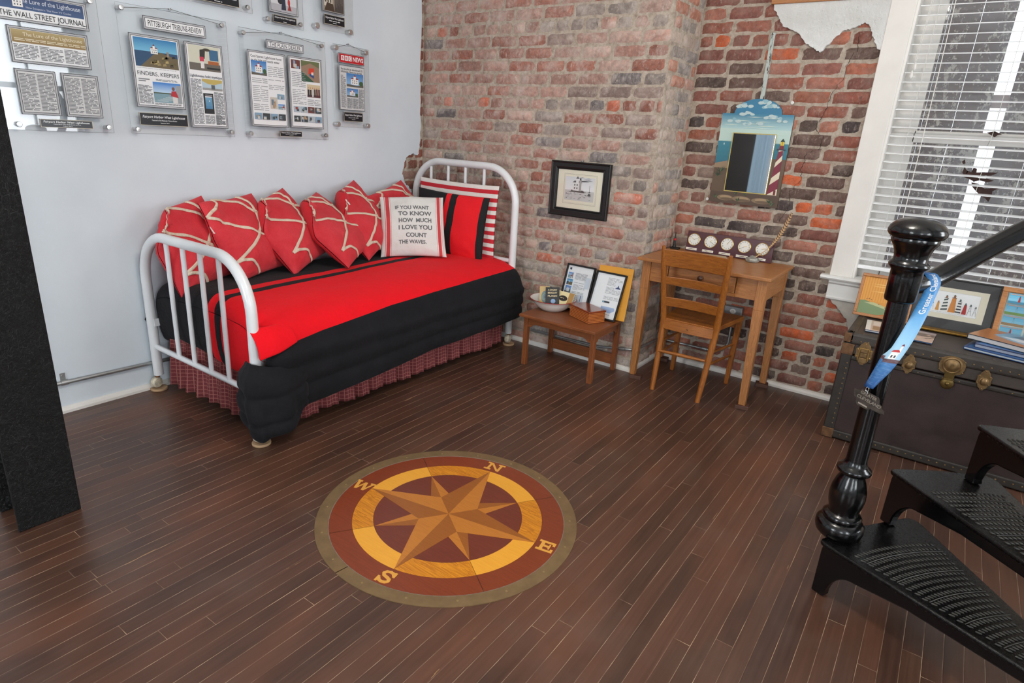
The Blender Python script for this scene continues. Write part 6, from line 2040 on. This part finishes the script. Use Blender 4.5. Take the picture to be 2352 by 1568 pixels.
for x in (-.013, .282):
    mb = MB(); mb.prism(plate_shape(x, .484, .056, .098, SCAL), (0, TY0, 0), (1, 0, 0), (0, 0, 1), (0, -.003, 0)); pl_ = mb.build('dowel_plate', M_TBRASS, t, bevel=.001)
    mb = MB(); mb.sphere((x, TY0 - .003, .478), .015, (1, .8, 1.2), 16); mb.lathe((x, TY0 - .001, .478), [(.019, 0), (.019, .004), (.015, .006)], 18, axis=(0, -1, 0))
    for sx, sz in ((-.020, .018), (.020, .018), (-.020, -.018), (.020, -.018), (0, .042), (0, -.042)): stud(x + sx, TY0 - .003, .484 + sz, (0, -1, 0), .0036, mb)
    mb.build('dowel_knob', M_TBRASS, pl_)
def latch(x):
    mb = MB(); mb.prism(plate_shape(x, .487, .076, .118, SCAL), (0, TY0, 0), (1, 0, 0), (0, 0, 1), (0, -.003, 0)); pl_ = mb.build('draw_latch', M_TBRASS, t, bevel=.001)
    mb = MB(); mb.box((x - .017, TY0 - .010, .492), (x + .017, TY0 - .003, .512)); mb.box((x - .015, TY0 - .009, .468), (x + .015, TY0 - .003, .490)); mb.box((x - .018, TY0 - .013, .440), (x + .018, TY0 - .003, .466)); mb.build('catch', M_TBRASS, pl_, bevel=.002)
    mb = MB(); mb.tube([(x - .020, TY0 - .010, .514), (x - .022, TY0 - .013, .455)], .0024, 8); mb.tube([(x + .020, TY0 - .010, .514), (x + .022, TY0 - .013, .455)], .0024, 8); mb.tube([(x - .020, TY0 - .010, .514), (x + .020, TY0 - .010, .514)], .0020, 8)
    for sx, sz in ((-.028, .018), (.028, .018), (-.028, -.018), (.028, -.018), (0, .050)): stud(x + sx, TY0 - .003, .487 + sz, (0, -1, 0), .0040, mb)
    mb.build('bail', plain('worn_bright_brass', rgb(176, 142, 84), .35, .8), pl_)
latch(-.208); latch(.62)
# hasp
x = .152
mb = MB(); mb.prism([(x + .052 * cos(a) * (1 + .14 * (abs(cos(2 * a)) < .3)), .520 + .046 * sin(a)) for a in [k * pi / 14 for k in range(28)]], (0, TY0, 0), (1, 0, 0), (0, 0, 1), (0, -.003, 0)); pl_ = mb.build('lock_plate', M_TBRASS, t, bevel=.001)
mb = MB(); mb.lathe((x, TY0 - .003, .522), [(.038, 0), (.040, .006), (.034, .009), (.030, .006), (.020, .010), (.016, .012), (.007, .012), (.006, .006)], 28, axis=(0, -1, 0))
for sx, sz in ((-.046, .026), (.046, .026), (-.046, -.026), (.046, -.026)): stud(x + sx, TY0 - .002, .520 + sz, (0, -1, 0), .004, mb)
mb.build('lock_barrel', M_TBRASS, pl_, sharp=30)
mb = MB(); mb.box((x - .020, TY0 - .010, .455), (x + .020, TY0 - .003, .506)); mb.lathe((x, TY0 - .002, .432), [(.027, 0), (.027, .005), (.022, .009), (.008, .010), (.005, .014), (.001, .015)], 24, axis=(0, -1, 0)); mb.box((x - .022, TY0 - .013, .452), (x + .022, TY0 - .008, .457)); mb.build('hasp', plain('olive_brass', rgb(104, 84, 44), .4, .75, nscale=40, var=.2), pl_, bevel=.0015)
for (lo, hi) in (((TX0 - .003, TY0 - .003, TZ - .115), (TX0 + .052, TY0 + .05, TZ - .058)), ((TX0 - .003, TY0 - .003, .002), (TX0 + .052, TY0 + .05, .055)), ((TX0 - .003, TY0 - .003, TZ - .050), (TX0 + .030, TY0 + .04, TZ - .004))):
    mb = MB(); mb.box(lo, hi)
    for k in range(3): stud(lo[0] + .014 + .012 * k, lo[1], lerp(lo[2] + .01, hi[2] - .012, (k % 2)), (0, -1, 0), .0042, mb)
    mb.build('corner_brass', plain('rusted_corner_brass', rgb(116, 84, 58), .55, .55, nscale=40, var=.35), t, bevel=.008)

# on the trunk ------------------------------------------------------
def d(P, w, h):
    P.rect(0, 0, w, h, rgb(206, 138, 48)); P.lift()
    for k in range(18): P.rect(w * k / 18, h * .35, w * (k + .5) / 18, h, rgb(216, 152, 62), False)
    P.poly([(0, 0), (0, h * .34), (w * .12, h * .36), (w * .8, h * .12), (w * .5, 0)], rgb(112, 134, 92)); P.poly([(w * .1, h * .30), (w * .7, h * .16), (w * .75, h * .2), (w * .3, h * .33)], rgb(176, 178, 130)); P.poly([(w * .42, 0), (w, 0), (w, h * .34), (w * .75, h * .24), (w * .82, h * .14), (w * .6, h * .06)], rgb(178, 100, 36)); P.lift()
    for k in range(40):
        x, y = w * rp.uniform(.1, .98), h * rp.uniform(.0, .40)
        if x / w + y / h * .6 > .55 or y > h * .33: P.poly([(x, y), (x + w * .04, y + h * .01), (x + w * .02, y + h * .03)], rgb(*rp.choice([(96, 50, 22), (140, 78, 30), (206, 146, 62)])), False)
    for z in (.82, .76, .62): P.poly([(w * .15, h * z), (w * .5, h * (z + .02)), (w * .8, h * z), (w * .4, h * (z - .012))], rgb(226, 176, 96))
leaning('inlay_picture', 'small oak framed orange marquetry shore scene leaning on the window apron', 'picture', (-.205, 3.820, TZ + .001), radians(-90), .30, .262, .235, .016, .014, OAK['X'], d, 'pictures on the trunk', glass=False)
def lhs(P, x, y, h, kind):
    w = h * .17
    c = {0: rgb(226, 226, 222), 1: rgb(206, 146, 60), 2: rgb(228, 228, 224), 3: rgb(206, 130, 40), 4: rgb(228, 228, 226), 5: rgb(170, 40, 36), 6: rgb(228, 230, 232), 7: rgb(228, 230, 232)}[kind]
    if kind in (0, 6, 7):
        for dx in (-1, 1): P.poly([(x + dx * w * .9, y), (x + dx * w * .75, y), (x + dx * w * .12, y + h * .8), (x + dx * w * .24, y + h * .8)], rgb(120, 124, 128))
        P.rect(x - w * .4, y + h * .38, x + w * .4, y + h * .40, rgb(120, 124, 128))
    else:
        P.poly([(x - w, y), (x + w, y), (x + w * .5, y + h * .82), (x - w * .5, y + h * .82)], c); P.lift()
        if kind in (2, 4):
            for k in range(4):
                z0 = y + h * (.04 + .2 * k)
                q = (lambda z: w * (1 - .5 * (z - y) / (h * .82)))
                sl = h * (.07 if kind == 2 else 0)
                P.poly([(x - q(z0), z0), (x + q(z0 + sl), z0 + sl), (x + q(z0 + sl), z0 + sl + h * .09), (x - q(z0), z0 + h * .09)], rgb(34, 52, 50) if kind == 2 else rgb(30, 34, 44), False)
    P.rect(x - w * .62, y + h * .80, x + w * .62, y + h * .83, rgb(60, 62, 60)); P.rect(x - w * .3, y + h * .83, x + w * .3, y + h * .92, rgb(150, 90, 50) if kind in (1, 2, 3) else rgb(80, 96, 100)); P.poly([(x - w * .4, y + h * .92), (x + w * .4, y + h * .92), (x, y + h)], rgb(60, 90, 80))
def d(P, w, h):
    P.rect(0, 0, w, h, rgb(48, 48, 50)); P.rect(w * .14, h * .20, w * .90, h * .84, rgb(222, 216, 196)); P.rect(w * .245, h * .30, w * .815, h * .76, rgb(236, 238, 240)); P.border(w * .245, h * .30, w * .815, h * .76, .0008, rgb(170, 166, 156))
    for k, (x, hh) in enumerate(((.29, .16), (.35, .20), (.43, .34), (.52, .37), (.595, .30), (.665, .24), (.725, .23), (.785, .20))): lhs(P, w * x, h * (.355 - .002 * k), h * hh * 1.0, (0, 1, 2, 3, 4, 5, 6, 7)[k])
    P.lines(w * .27, h * .32, w * .80, h * .34, .004, rp, rgb(170, 168, 160), .3)
leaning('lighthouse_print', 'wide black framed print of a row of lighthouses behind the stair rail', 'picture', (.092, 3.835, TZ + .002), radians(-90), .28, .385, .268, .008, .014, M_BLACK, d, 'pictures on the trunk')
def d(P, w, h):
    P.rect(0, 0, w, h, rgb(214, 208, 190))
    n = 0
    for j in range(4):
        for i in range(3):
            a0, b0 = w * (.02 + i * .325), h * (.02 + j * .245); a1, b1 = a0 + w * .30, b0 + h * .225
            P.grad(a0, b0, a1, b1, rgb(150, 206, 226), rgb(70, 170, 210), 4); P.rect(a0, b0, a1, b0 + (b1 - b0) * .25, rgb(*rp.choice([(110, 150, 70), (60, 130, 160), (150, 120, 80)]))); P.rect(a0 + .006, b1 - (b1 - b0) * .13, a1 - .006, b1 - (b1 - b0) * .06, rgb(210, 150, 120))
            if (i, j) == (1, 1): continue
            lhs(P, (a0 + a1) / 2, b0 + (b1 - b0) * .2, (b1 - b0) * .62, rp.choice([0, 4, 5, 3])); n += 1
    P.grad(w * .33, h * .25, w * .62, h * .72, rgb(196, 130, 60), rgb(90, 140, 176), 5); lhs(P, w * .475, h * .30, h * .40, 2)
leaning('lighthouse_poster', 'oak framed colourful sheet of many lighthouses at the right of the trunk', 'picture', (.455, 3.825, TZ + .002), radians(-90), .30, .345, .270, .024, .018, OAK['X'], d, 'pictures on the trunk')
# lying flat: gilt frame, booklets, books
def slab(name, lab, cat, c, ang, w, d_, h, draw, edge=rgb(226, 222, 214), z=TZ, group=None, cover=None):
    u = Vector((cos(ang), sin(ang), 0)); v = Vector((-sin(ang), cos(ang), 0))
    c = Vector((c[0], c[1], z + .0006))
    t = thing(name, lab, cat, c, group)
    mb = MB(); mb.c = edge
    mb.obox(c + Vector((0, 0, h / 2)), u, v, (0, 0, 1), w - .004, d_ - .004, h - .003)
    mb.build('pages', M_PRINT, t, color=True, bevel=0)
    mb = MB(); mb.c = cover or rgb(60, 80, 110)
    for zz in (.0015, h - .0015): mb.obox(c + Vector((0, 0, zz)), u, v, (0, 0, 1), w, d_, .003)
    if cover: mb.obox(c + Vector((0, 0, h / 2)) - u * (w / 2 - .0015), u, v, (0, 0, 1), .003, d_, h)
    P = Print(c - u * w / 2 - v * d_ / 2 + Vector((0, 0, h + .0001)), u, v, mb); draw(P, w, d_)
    mb.build('cover', M_PRINT_GLOSS, t, color=True)
    return t
mb = MB(); mb.box((-.078, 3.765, TZ + .0005), (.232, 3.795, TZ + .012)); mb.box((-.078, 3.799, TZ + .0005), (.232, 3.83, TZ + .010)); 
tag(mb.build('gilt_moulding', plain('gilt_black_edge', rgb(150, 112, 46), .35, .6, nscale=30, var=.3), bevel=.004), 'gilt edged strip lying at the foot of the lighthouse row print', 'moulding')
def d(P, w, h):
    P.rect(0, 0, w, h, rgb(196, 164, 146)); P.rect(0, h * .5, w, h * .8, rgb(120, 96, 84)); P.rect(0, h * .8, w, h, rgb(176, 160, 160)); P.lift()
    for k in range(12): x, y = w * rp.random() * .8, h * rp.uniform(.2, .7); P.poly([(x, y), (x + w * .2, y + h * .03), (x + w * .1, y + h * .08)], rgb(*rp.choice([(90, 66, 56), (226, 196, 170), (60, 48, 44)])), False)
slab('booklet', 'brown picture booklet lying flat on the trunk beside the ribbon', 'booklet', (.000, 3.585, 0), radians(-3), .118, .215, .006, d, group='booklets on the trunk')
def d(P, w, h):
    P.rect(0, 0, w, h, rgb(206, 182, 170)); P.rect(w * .2, h * .1, w, h * .45, rgb(150, 120, 100)); P.rect(0, 0, w * .14, h, rgb(232, 228, 224)); P.rect(w * .2, h * .5, w, h * .9, rgb(222, 206, 200))
slab('booklet', 'pale folded brochure lying flat on the trunk near its corner latch', 'booklet', (-.165, 3.600, 0), radians(4), .155, .230, .010, d, group='booklets on the trunk')
def d(P, w, h): P.rect(0, 0, w, h, rgb(36, 66, 116)); P.rect(w * .05, h * .05, w * .95, h * .3, rgb(60, 110, 170))
slab('book', 'thin blue book at the bottom of the stack on the trunk', 'book', (.345, 3.600, 0), radians(-14), .285, .235, .013, d, rgb(196, 206, 206), group='books on the trunk', cover=rgb(38, 74, 132))
slab('book', 'dark blue book in the middle of the stack on the trunk', 'book', (.372, 3.615, 0), radians(-12), .270, .220, .018, d, rgb(156, 164, 178), z=TZ + .0142, group='books on the trunk', cover=rgb(28, 44, 84))
def d(P, w, h):
    P.grad(0, 0, w, h, rgb(150, 176, 196), rgb(110, 150, 180), 6); P.poly([(0, h * .2), (0, h), (w * .3, h), (w * .22, h * .5), (w * .5, h * .3), (w, h * .1), (w, 0), (0, 0)], rgb(176, 116, 72)); P.poly([(w * .3, h * .5), (w * .6, h * .36), (w, h * .5), (w, h * .58), (w * .5, h * .62)], rgb(206, 214, 220)); P.poly([(w * .4, h * .7), (w * .9, h * .6), (w, h * .8), (w * .5, h * .9)], rgb(84, 116, 136))
slab('book', 'thick book with a sunset seascape cover on top of the stack on the trunk', 'book', (.365, 3.655, 0), radians(-22), .300, .225, .024, d, rgb(206, 202, 200), z=TZ + .0334, group='books on the trunk', cover=rgb(30, 56, 72))

# ------------------------------------------------------------------ cast-iron spiral stair
def m_iron():
    m = NT('glossy_black_iron')
    n = m.noise(m.obj(), 26, 6, .6); n2 = m.noise(m.obj(), 160, 4, .6)
    m.set(Base_Color=m.mix(m.map(n, .66, .8), rgb(5, 5, 6), rgb(20, 19, 18)), Roughness=m.map(n2, .3, .7, .12, .26), Coat_Weight=.3, Coat_Roughness=.12)
    m.bump(m.math('ADD', n, m.math('MULTIPLY', n2, .35)), .22, .003); return m.m
M_IRON = m_iron()
def m_tread():
    m = NT('dusty_tread_iron')
    n = m.noise(m.obj(), 14, 6, .65); n2 = m.noise(m.obj(), 140, 4, .7)
    c = m.mix(m.map(n, .45, .8), rgb(4, 4, 5), rgb(18, 17, 16)); c = m.mix(m.map(n2, .64, .76, 0, .25), c, rgb(84, 76, 60))
    m.set(Base_Color=c, Roughness=m.map(n2, .3, .7, .14, .34), Specular_IOR_Level=.4); m.bump(m.math('ADD', n, n2), .22, .003); return m.m
M_TREAD = m_tread()
M_BAR = plain('worn_tread_pattern', rgb(46, 43, 36), .4, nscale=60, var=.8)
SC = Vector((.70, 1.67, 0))
t = thing('spiral_staircase', 'black cast-iron spiral staircase foot with newel post, rail and pierced-pattern treads', 'staircase', SC)
NX_, NY_ = -.0755, 2.140
mb = MB()
z0 = .212
PR = [(.055, .190), (.062, .196), (.071, .206), (.0755, .222), (.0745, .240), (.066, .252), (.058, .256), (.060, .262), (.061, .270), (.055, .278), (.047, .283), (.046, .292), (.053, .318), (.0560, .345), (.0535, .372), (.045, .402), (.037, .420), (.036, .426), (.050, .434), (.0530, .442), (.0500, .450), (.040, .456), (.036, .464), (.0335, .470), (.0315, .478), (.0310, .60), (.0305, .80), (.0300, 1.012), (.0395, 1.015), (.0425, 1.022), (.0430, 1.090), (.0430, 1.108), (.0475, 1.114), (.0530, 1.120), (.0540, 1.126), (.0500, 1.133), (.0455, 1.137), (.0445, 1.148), (.0470, 1.162), (.0530, 1.178), (.0615, 1.190), (.0630, 1.196), (.0620, 1.203), (.0700, 1.207), (.0760, 1.216), (.0765, 1.224), (.0720, 1.236), (.0600, 1.248), (.0420, 1.257), (.0200, 1.262), (.001, 1.263)]
mb.lathe((NX_, NY_, 0), PR, 40)
mb.build('newel_post', M_IRON, t, sharp=50)
def sp(ang, r, z): return SC + Vector((r * cos(radians(ang)), r * sin(radians(ang)), z))
nr = sqrt((NX_ - SC.x) ** 2 + (NY_ - SC.y) ** 2); na = math.degrees(atan2(NY_ - SC.y, NX_ - SC.x))
HAND = [(na, 1.062), (na - 2.5, 1.062), (na - 5, 1.064), (na - 8, 1.076), (na - 11, 1.098), (na - 15, 1.136), (na - 20, 1.188), (na - 26, 1.252), (na - 34, 1.338), (na - 44, 1.446), (na - 60, 1.618)]
pts = [sp(a, nr + .012 * min(1, k * .3), z) for k, (a, z) in enumerate(HAND)]
sm = []
for i in range(len(pts) - 1):
    p0, p1, p2, p3 = pts[max(0, i - 1)], pts[i], pts[i + 1], pts[min(len(pts) - 1, i + 2)]
    for k in range(6):
        x = k / 6; sm.append(.5 * ((2 * p1) + (p2 - p0) * x + (2 * p0 - 5 * p1 + 4 * p2 - p3) * x * x + (3 * p1 - p0 - 3 * p2 + p3) * x ** 3))
sm.append(pts[-1])
mb = MB(); mb.tube(sm, .0300, 20); mb.build('handrail', M_IRON, t)
mb = MB(); mb.lathe((SC.x, SC.y, 0), [(.11, 0), (.11, .03), (.06, .06), (.055, .10), (.055, 2.4), (.055, ZC)], 28); mb.build('centre_post', M_IRON, t)
A_FRONT = [(-.118, 2.045), (.015, 2.323), (.213, 2.430), None]
RISE = .200
def tread(k):
    """wedge tread number k; front edge from the hub to the outer front corner"""
    zt = RISE * (k + 1)
    if k == 0: fo, bo = Vector((-.122, 2.047, 0)), Vector((.128, 2.432, 0))
    elif k == 1: fo, bo = Vector((.013, 2.323, 0)), Vector((.315, 2.520, 0))
    else: fo, bo = Vector((.213, 2.430, 0)), Vector((.55, 2.560, 0))
    c = Vector((SC.x, SC.y, 0))
    fi = c + (fo - c).normalized() * .06; bi = c + (bo - c).normalized() * .06
    # rounded outline
    def rnd_c(p, a, b, r):
        d1, d2 = (a - p).normalized(), (b - p).normalized()
        P1, P2 = p + d1 * r, p + d2 * r
        return [P1 * ((1 - q) ** 2) + p * (2 * q * (1 - q)) + P2 * (q * q) for q in [i / 6 for i in range(7)]]
    mid = (fo + bo) / 2; outw = (mid - c).normalized(); mid = mid + outw * .012
    out = [fi] + rnd_c(fo, fi, mid, .030) + [mid] + rnd_c(bo, mid, bi, .055) + [bi]
    poly = [(p.x, p.y) for p in out]
    mb = MB()
    mb.prism(poly, (0, 0, zt - .016), (1, 0, 0), (0, 1, 0), (0, 0, .016))
    o = mb.build('tread', M_TREAD, t, bevel=.006, bseg=3)
    # raised bars in rows between the front and the back edge
    mb = MB()
    for r in range(26):
        rr = .20 + r * .0235
        if rr > (fo - c).length - .10: break
        a0 = atan2(fo.y - c.y, fo.x - c.x); a1 = atan2(bo.y - c.y, bo.x - c.x)
        arcL = rr * (a0 - a1)
        n = int((arcL - .055) / .0135)
        for q in range(n):
            s_ = .030 + q * .0135 + (.004 if r % 2 else 0)
            a = a0 - s_ / rr
            p = c + Vector((cos(a), sin(a), 0)) * rr
            rad = Vector((cos(a), sin(a), 0)); tn = Vector((-sin(a), cos(a), 0))
            u = (rad + tn * .45).normalized(); w = Vector((0, 0, 1)).cross(u)
            L, wd, h = .0092, .0030, .0032
            q0 = [p - u * L - w * .0004, p - w * wd, p + u * L + w * .0004, p + w * wd]
            mb.add([v + Vector((0, 0, zt - .0005)) for v in q0] + [p - u * L * .6 + Vector((0, 0, zt + h)), p - w * wd * .5 + Vector((0, 0, zt + h)), p + u * L * .6 + Vector((0, 0, zt + h)), p + w * wd * .5 + Vector((0, 0, zt + h))],
                   [(4, 5, 6, 7), (0, 1, 5, 4), (1, 2, 6, 5), (2, 3, 7, 6), (3, 0, 4, 7)], False)
        if r % 4 == 3:
            for a_ in (0,):
                A0, A1 = a0 - .030 / rr, a1 + .030 / rr
                pts_ = [c + Vector((cos(lerp(A0, A1, x)), sin(lerp(A0, A1, x)), 0)) * (rr + .012) + Vector((0, 0, zt + .0005)) for x in [i / 6 for i in range(7)]]
                mb.tube(pts_, .0016, 5)
    mb.build('tread_pattern', M_BAR, o)
    # arched front web with the leg standing on the tread below
    d = (fi - fo).normalized(); L = (fi - fo).length - .01
    nrm = Vector((-d.y, d.x, 0))
    if nrm.dot(bo - fo) < 0: nrm = -nrm
    zb = 0.0 if k == 0 else RISE * k
    zb += .0008
    H = zt - .014 - zb
    prof = [(.012, 0), (.048, 0), (.056, .005)]
    for i in range(11):
        q = i / 10; prof.append((.056 + .085 * (1 - cos(q * pi / 2)), .005 + (H - .075) * sin(q * pi / 2)))
    prof += [(.20, H - .060), (.30, H - .044), (L, H - .032), (L, H), (-.004 + .020, H), (.012, H - .02)]
    mb = MB()
    mb.prism(prof, fo + nrm * .014 + Vector((0, 0, zb)), d, (0, 0, 1), nrm * .030)
    mb.build('riser_web', M_IRON, t, bevel=.004)
    return o
for k in range(3): tread(k)

# medal ribbon hanging from the rail
R0_ = Vector((-.012, 2.062, 1.062))
t = thing('lanyard', 'blue printed neck ribbon hanging from the stair rail beside the newel cap', 'lanyard', R0_)
def m_ribbon():
    m = NT('printed_ribbon')
    c = m.ramp(m.attr('run'), [(0, rgb(46, 112, 178)), (.35, rgb(70, 150, 212)), (.60, rgb(150, 200, 232)), (.745, rgb(172, 212, 236)), (.75, rgb(96, 60, 62)), (.775, rgb(96, 60, 62)), (.78, rgb(58, 116, 176)), (1, rgb(36, 84, 146))])
    n = m.noise(m.obj((1, 1, 5)), 40, 4)
    m.set(Base_Color=m.mix(m.map(n, .5, .7, 0, .25), c, rgb(150, 190, 226)) , Roughness=.45); return m.m
M_RIB = m_ribbon()
rc_ = sp(na - 6.0, nr + .008, 1.066)
rad = (rc_ - Vector((SC.x, SC.y, rc_.z))).normalized()
tip = Vector((-.094, 2.064, .752))
top = rc_ + Vector((0, 0, .0325)) - rad * .0
sideu = Vector((.52, .85, 0)).normalized()       # along the rail
def strand(front):
    pts = []
    for k in range(7):
        a = radians(lerp(0, 100, k / 6)) * (1 if front else -1)
        pts.append(rc_ + rad * (-sin(a) * .0320) * (-1 if not front else 1) * (1 if front else 1) * (1) + Vector((0, 0, cos(a) * .0320)))
    e = pts[-1]
    for k in range(1, 22): 
        q = k / 21; p = e.lerp(tip + (rad * .006 if not front else rad * -.004), q); p = p + (rad * (-.02 if front else .02)) * sin(pi * q) * .5; pts.append(p)
    return pts
for front in (True, False):
    a = -1 if front else 1
    pts = []
    for k in range(7):
        an = radians(lerp(0, 95, k / 6)); pts.append(rc_ - rad * sin(an) * .0325 * (1 if front else -1) + Vector((0, 0, cos(an) * .0325)))
    e = pts[-1]
    for k in range(1, 25):
        q = k / 24; pts.append(e.lerp(tip - rad * (.004 if front else -.004), q) + Vector((.012, -.034 if front else -.020, 0)) * sin(pi * q))
    n = len(pts)
    W_ = [.0165 if front else .012] * n
    mb = MB()
    vs, at = [], []
    for k, p in enumerate(pts):
        q = k / (n - 1)
        wv = (sideu * (1 - q * .9) + Vector((.80, -.60, .12)) * (.25 + q * .5)).normalized()
        if not front: wv = (Vector((.35, -.93, 0)) * .6 + sideu * .3).normalized()
        w = .0205 * (1 - .35 * smoothstep(.8, 1, q)) if front else .010
        for s_ in (-1, -.33, .33, 1): vs.append(p + wv * w * s_)
    b = mb.add(vs, [(k * 4 + i, k * 4 + i + 1, k * 4 + 5 + i, k * 4 + 4 + i) for k in range(n - 1) for i in range(3)], True)
    mb.at['run'] = {b + k * 4 + i: k / (n - 1) for k in range(n) for i in range(4)}
    rb_ = mb.build('ribbon', M_RIB, t, solid=.0012)
    if front: FR = (pts, vs)
# lettering and little lighthouse printed on the front strand
mb = MB()
pts, vs = FR
def on_rib(q, s_, lift=.0011):
    f = q * (len(pts) - 1); i = min(int(f), len(pts) - 2); fr = f - i
    L = vs[i * 4].lerp(vs[(i + 1) * 4], fr); Rr = vs[i * 4 + 3].lerp(vs[(i + 1) * 4 + 3], fr)
    d = (pts[i + 1] - pts[i]).normalized(); nn = (Rr - L).cross(d).normalized()
    cd = (Vector((0, 0, 1.42)) - pts[i])
    if nn.dot(cd) < 0: nn = -nn
    return L.lerp(Rr, (s_ + 1) / 2) + nn * lift
mb.c = rgb(236, 240, 244)
tv, tf, (x0, y0, x1, y1) = text_mesh('Greater Cleveland', .02)
mb.add([on_rib(lerp(.40, .06, (x - x0) / (x1 - x0)), (.35 - y) / .70 * .85 + .10) for x, y in tv], tf, False)
mb.build('lettering', plain('white_ribbon_print', rgb(236, 240, 244), .5), t)
mb = MB()
def rp_(poly, col, lf): mb.c = col; mb.add([on_rib(q, s_, lf) for q, s_ in poly], [tuple(range(len(poly)))], False)
rp_([(.745, -.6), (.745, .35), (.69, .35), (.69, -.6)], rgb(232, 232, 230), .0013); rp_([(.69, -.75), (.69, .45), (.67, .1), (.675, -.5)], rgb(186, 40, 50), .0014); rp_([(.70, .05), (.70, .45), (.64, .38), (.64, .12)], rgb(226, 226, 224), .0015); rp_([(.64, .02), (.64, .48), (.622, .25)], rgb(120, 40, 60), .0016); rp_([(.735, -.4), (.735, -.2), (.715, -.2), (.715, -.4)], rgb(50, 50, 60), .0016); rp_([(.735, .0), (.735, .2), (.715, .2), (.715, .0)], rgb(50, 50, 60), .0016)
mb.build('printed_lighthouse', M_PRINT, t, color=True)
mb = MB(); mb.tube([tip + Vector((0, 0, -.006)) + Vector((cos(a) * .004, 0, sin(a) * .007)) for a in [k * pi / 6 for k in range(12)]], .0011, 6, closed=True); mb.tube([tip + Vector((.003, 0, -.019)) + Vector((0, cos(a) * .004, sin(a) * .006)) for a in [k * pi / 6 for k in range(12)]], .0011, 6, closed=True)
mb.build('ring', M_BRUSHED, t)
M_MEDAL = plain('antique_bronze', rgb(58, 50, 44), .4, .8, nscale=80, var=.4)
mu = Vector((.93, -.30, -.20)).normalized(); mn = Vector((-.15, -.97, .18)); mn = (mn - mu * mn.dot(mu)).normalized(); mv = mn.cross(mu)
if mv.z < 0: mv = -mv
mo = tip + Vector((.008, -.003, -.046))
outl = [(-.050, .014), (-.050, .020), (-.034, .022), (-.030, .030), (.022, .030), (.028, .022), (.032, .014), (.040, .012), (.044, .004), (.054, .002), (.058, -.008), (.048, -.012), (.020, -.013), (.012, -.020), (-.020, -.022), (-.030, -.014), (-.032, -.004), (-.042, -.002), (-.046, .008)]
mb = MB(); mb.prism(outl, mo, mu, mv, mn * .003); md_ = mb.build('medal', M_MEDAL, t, bevel=.001)
mb = MB(); P = Print(mo + mn * .0032, mu, mv, mb)
if P.n.dot(mn) < 0: P.n = -P.n
P.text('GREATER', -.004, .021, .009, .050, rgb(120, 110, 98), .02); P.text('CLEVELAND', .004, .006, .009, .074, rgb(120, 110, 98), .02); P.lines(-.02, -.018, .012, -.006, .009, rp, rgb(140, 130, 118), .5)
mb.build('medal_letters', M_PRINT_GLOSS, md_, color=True)
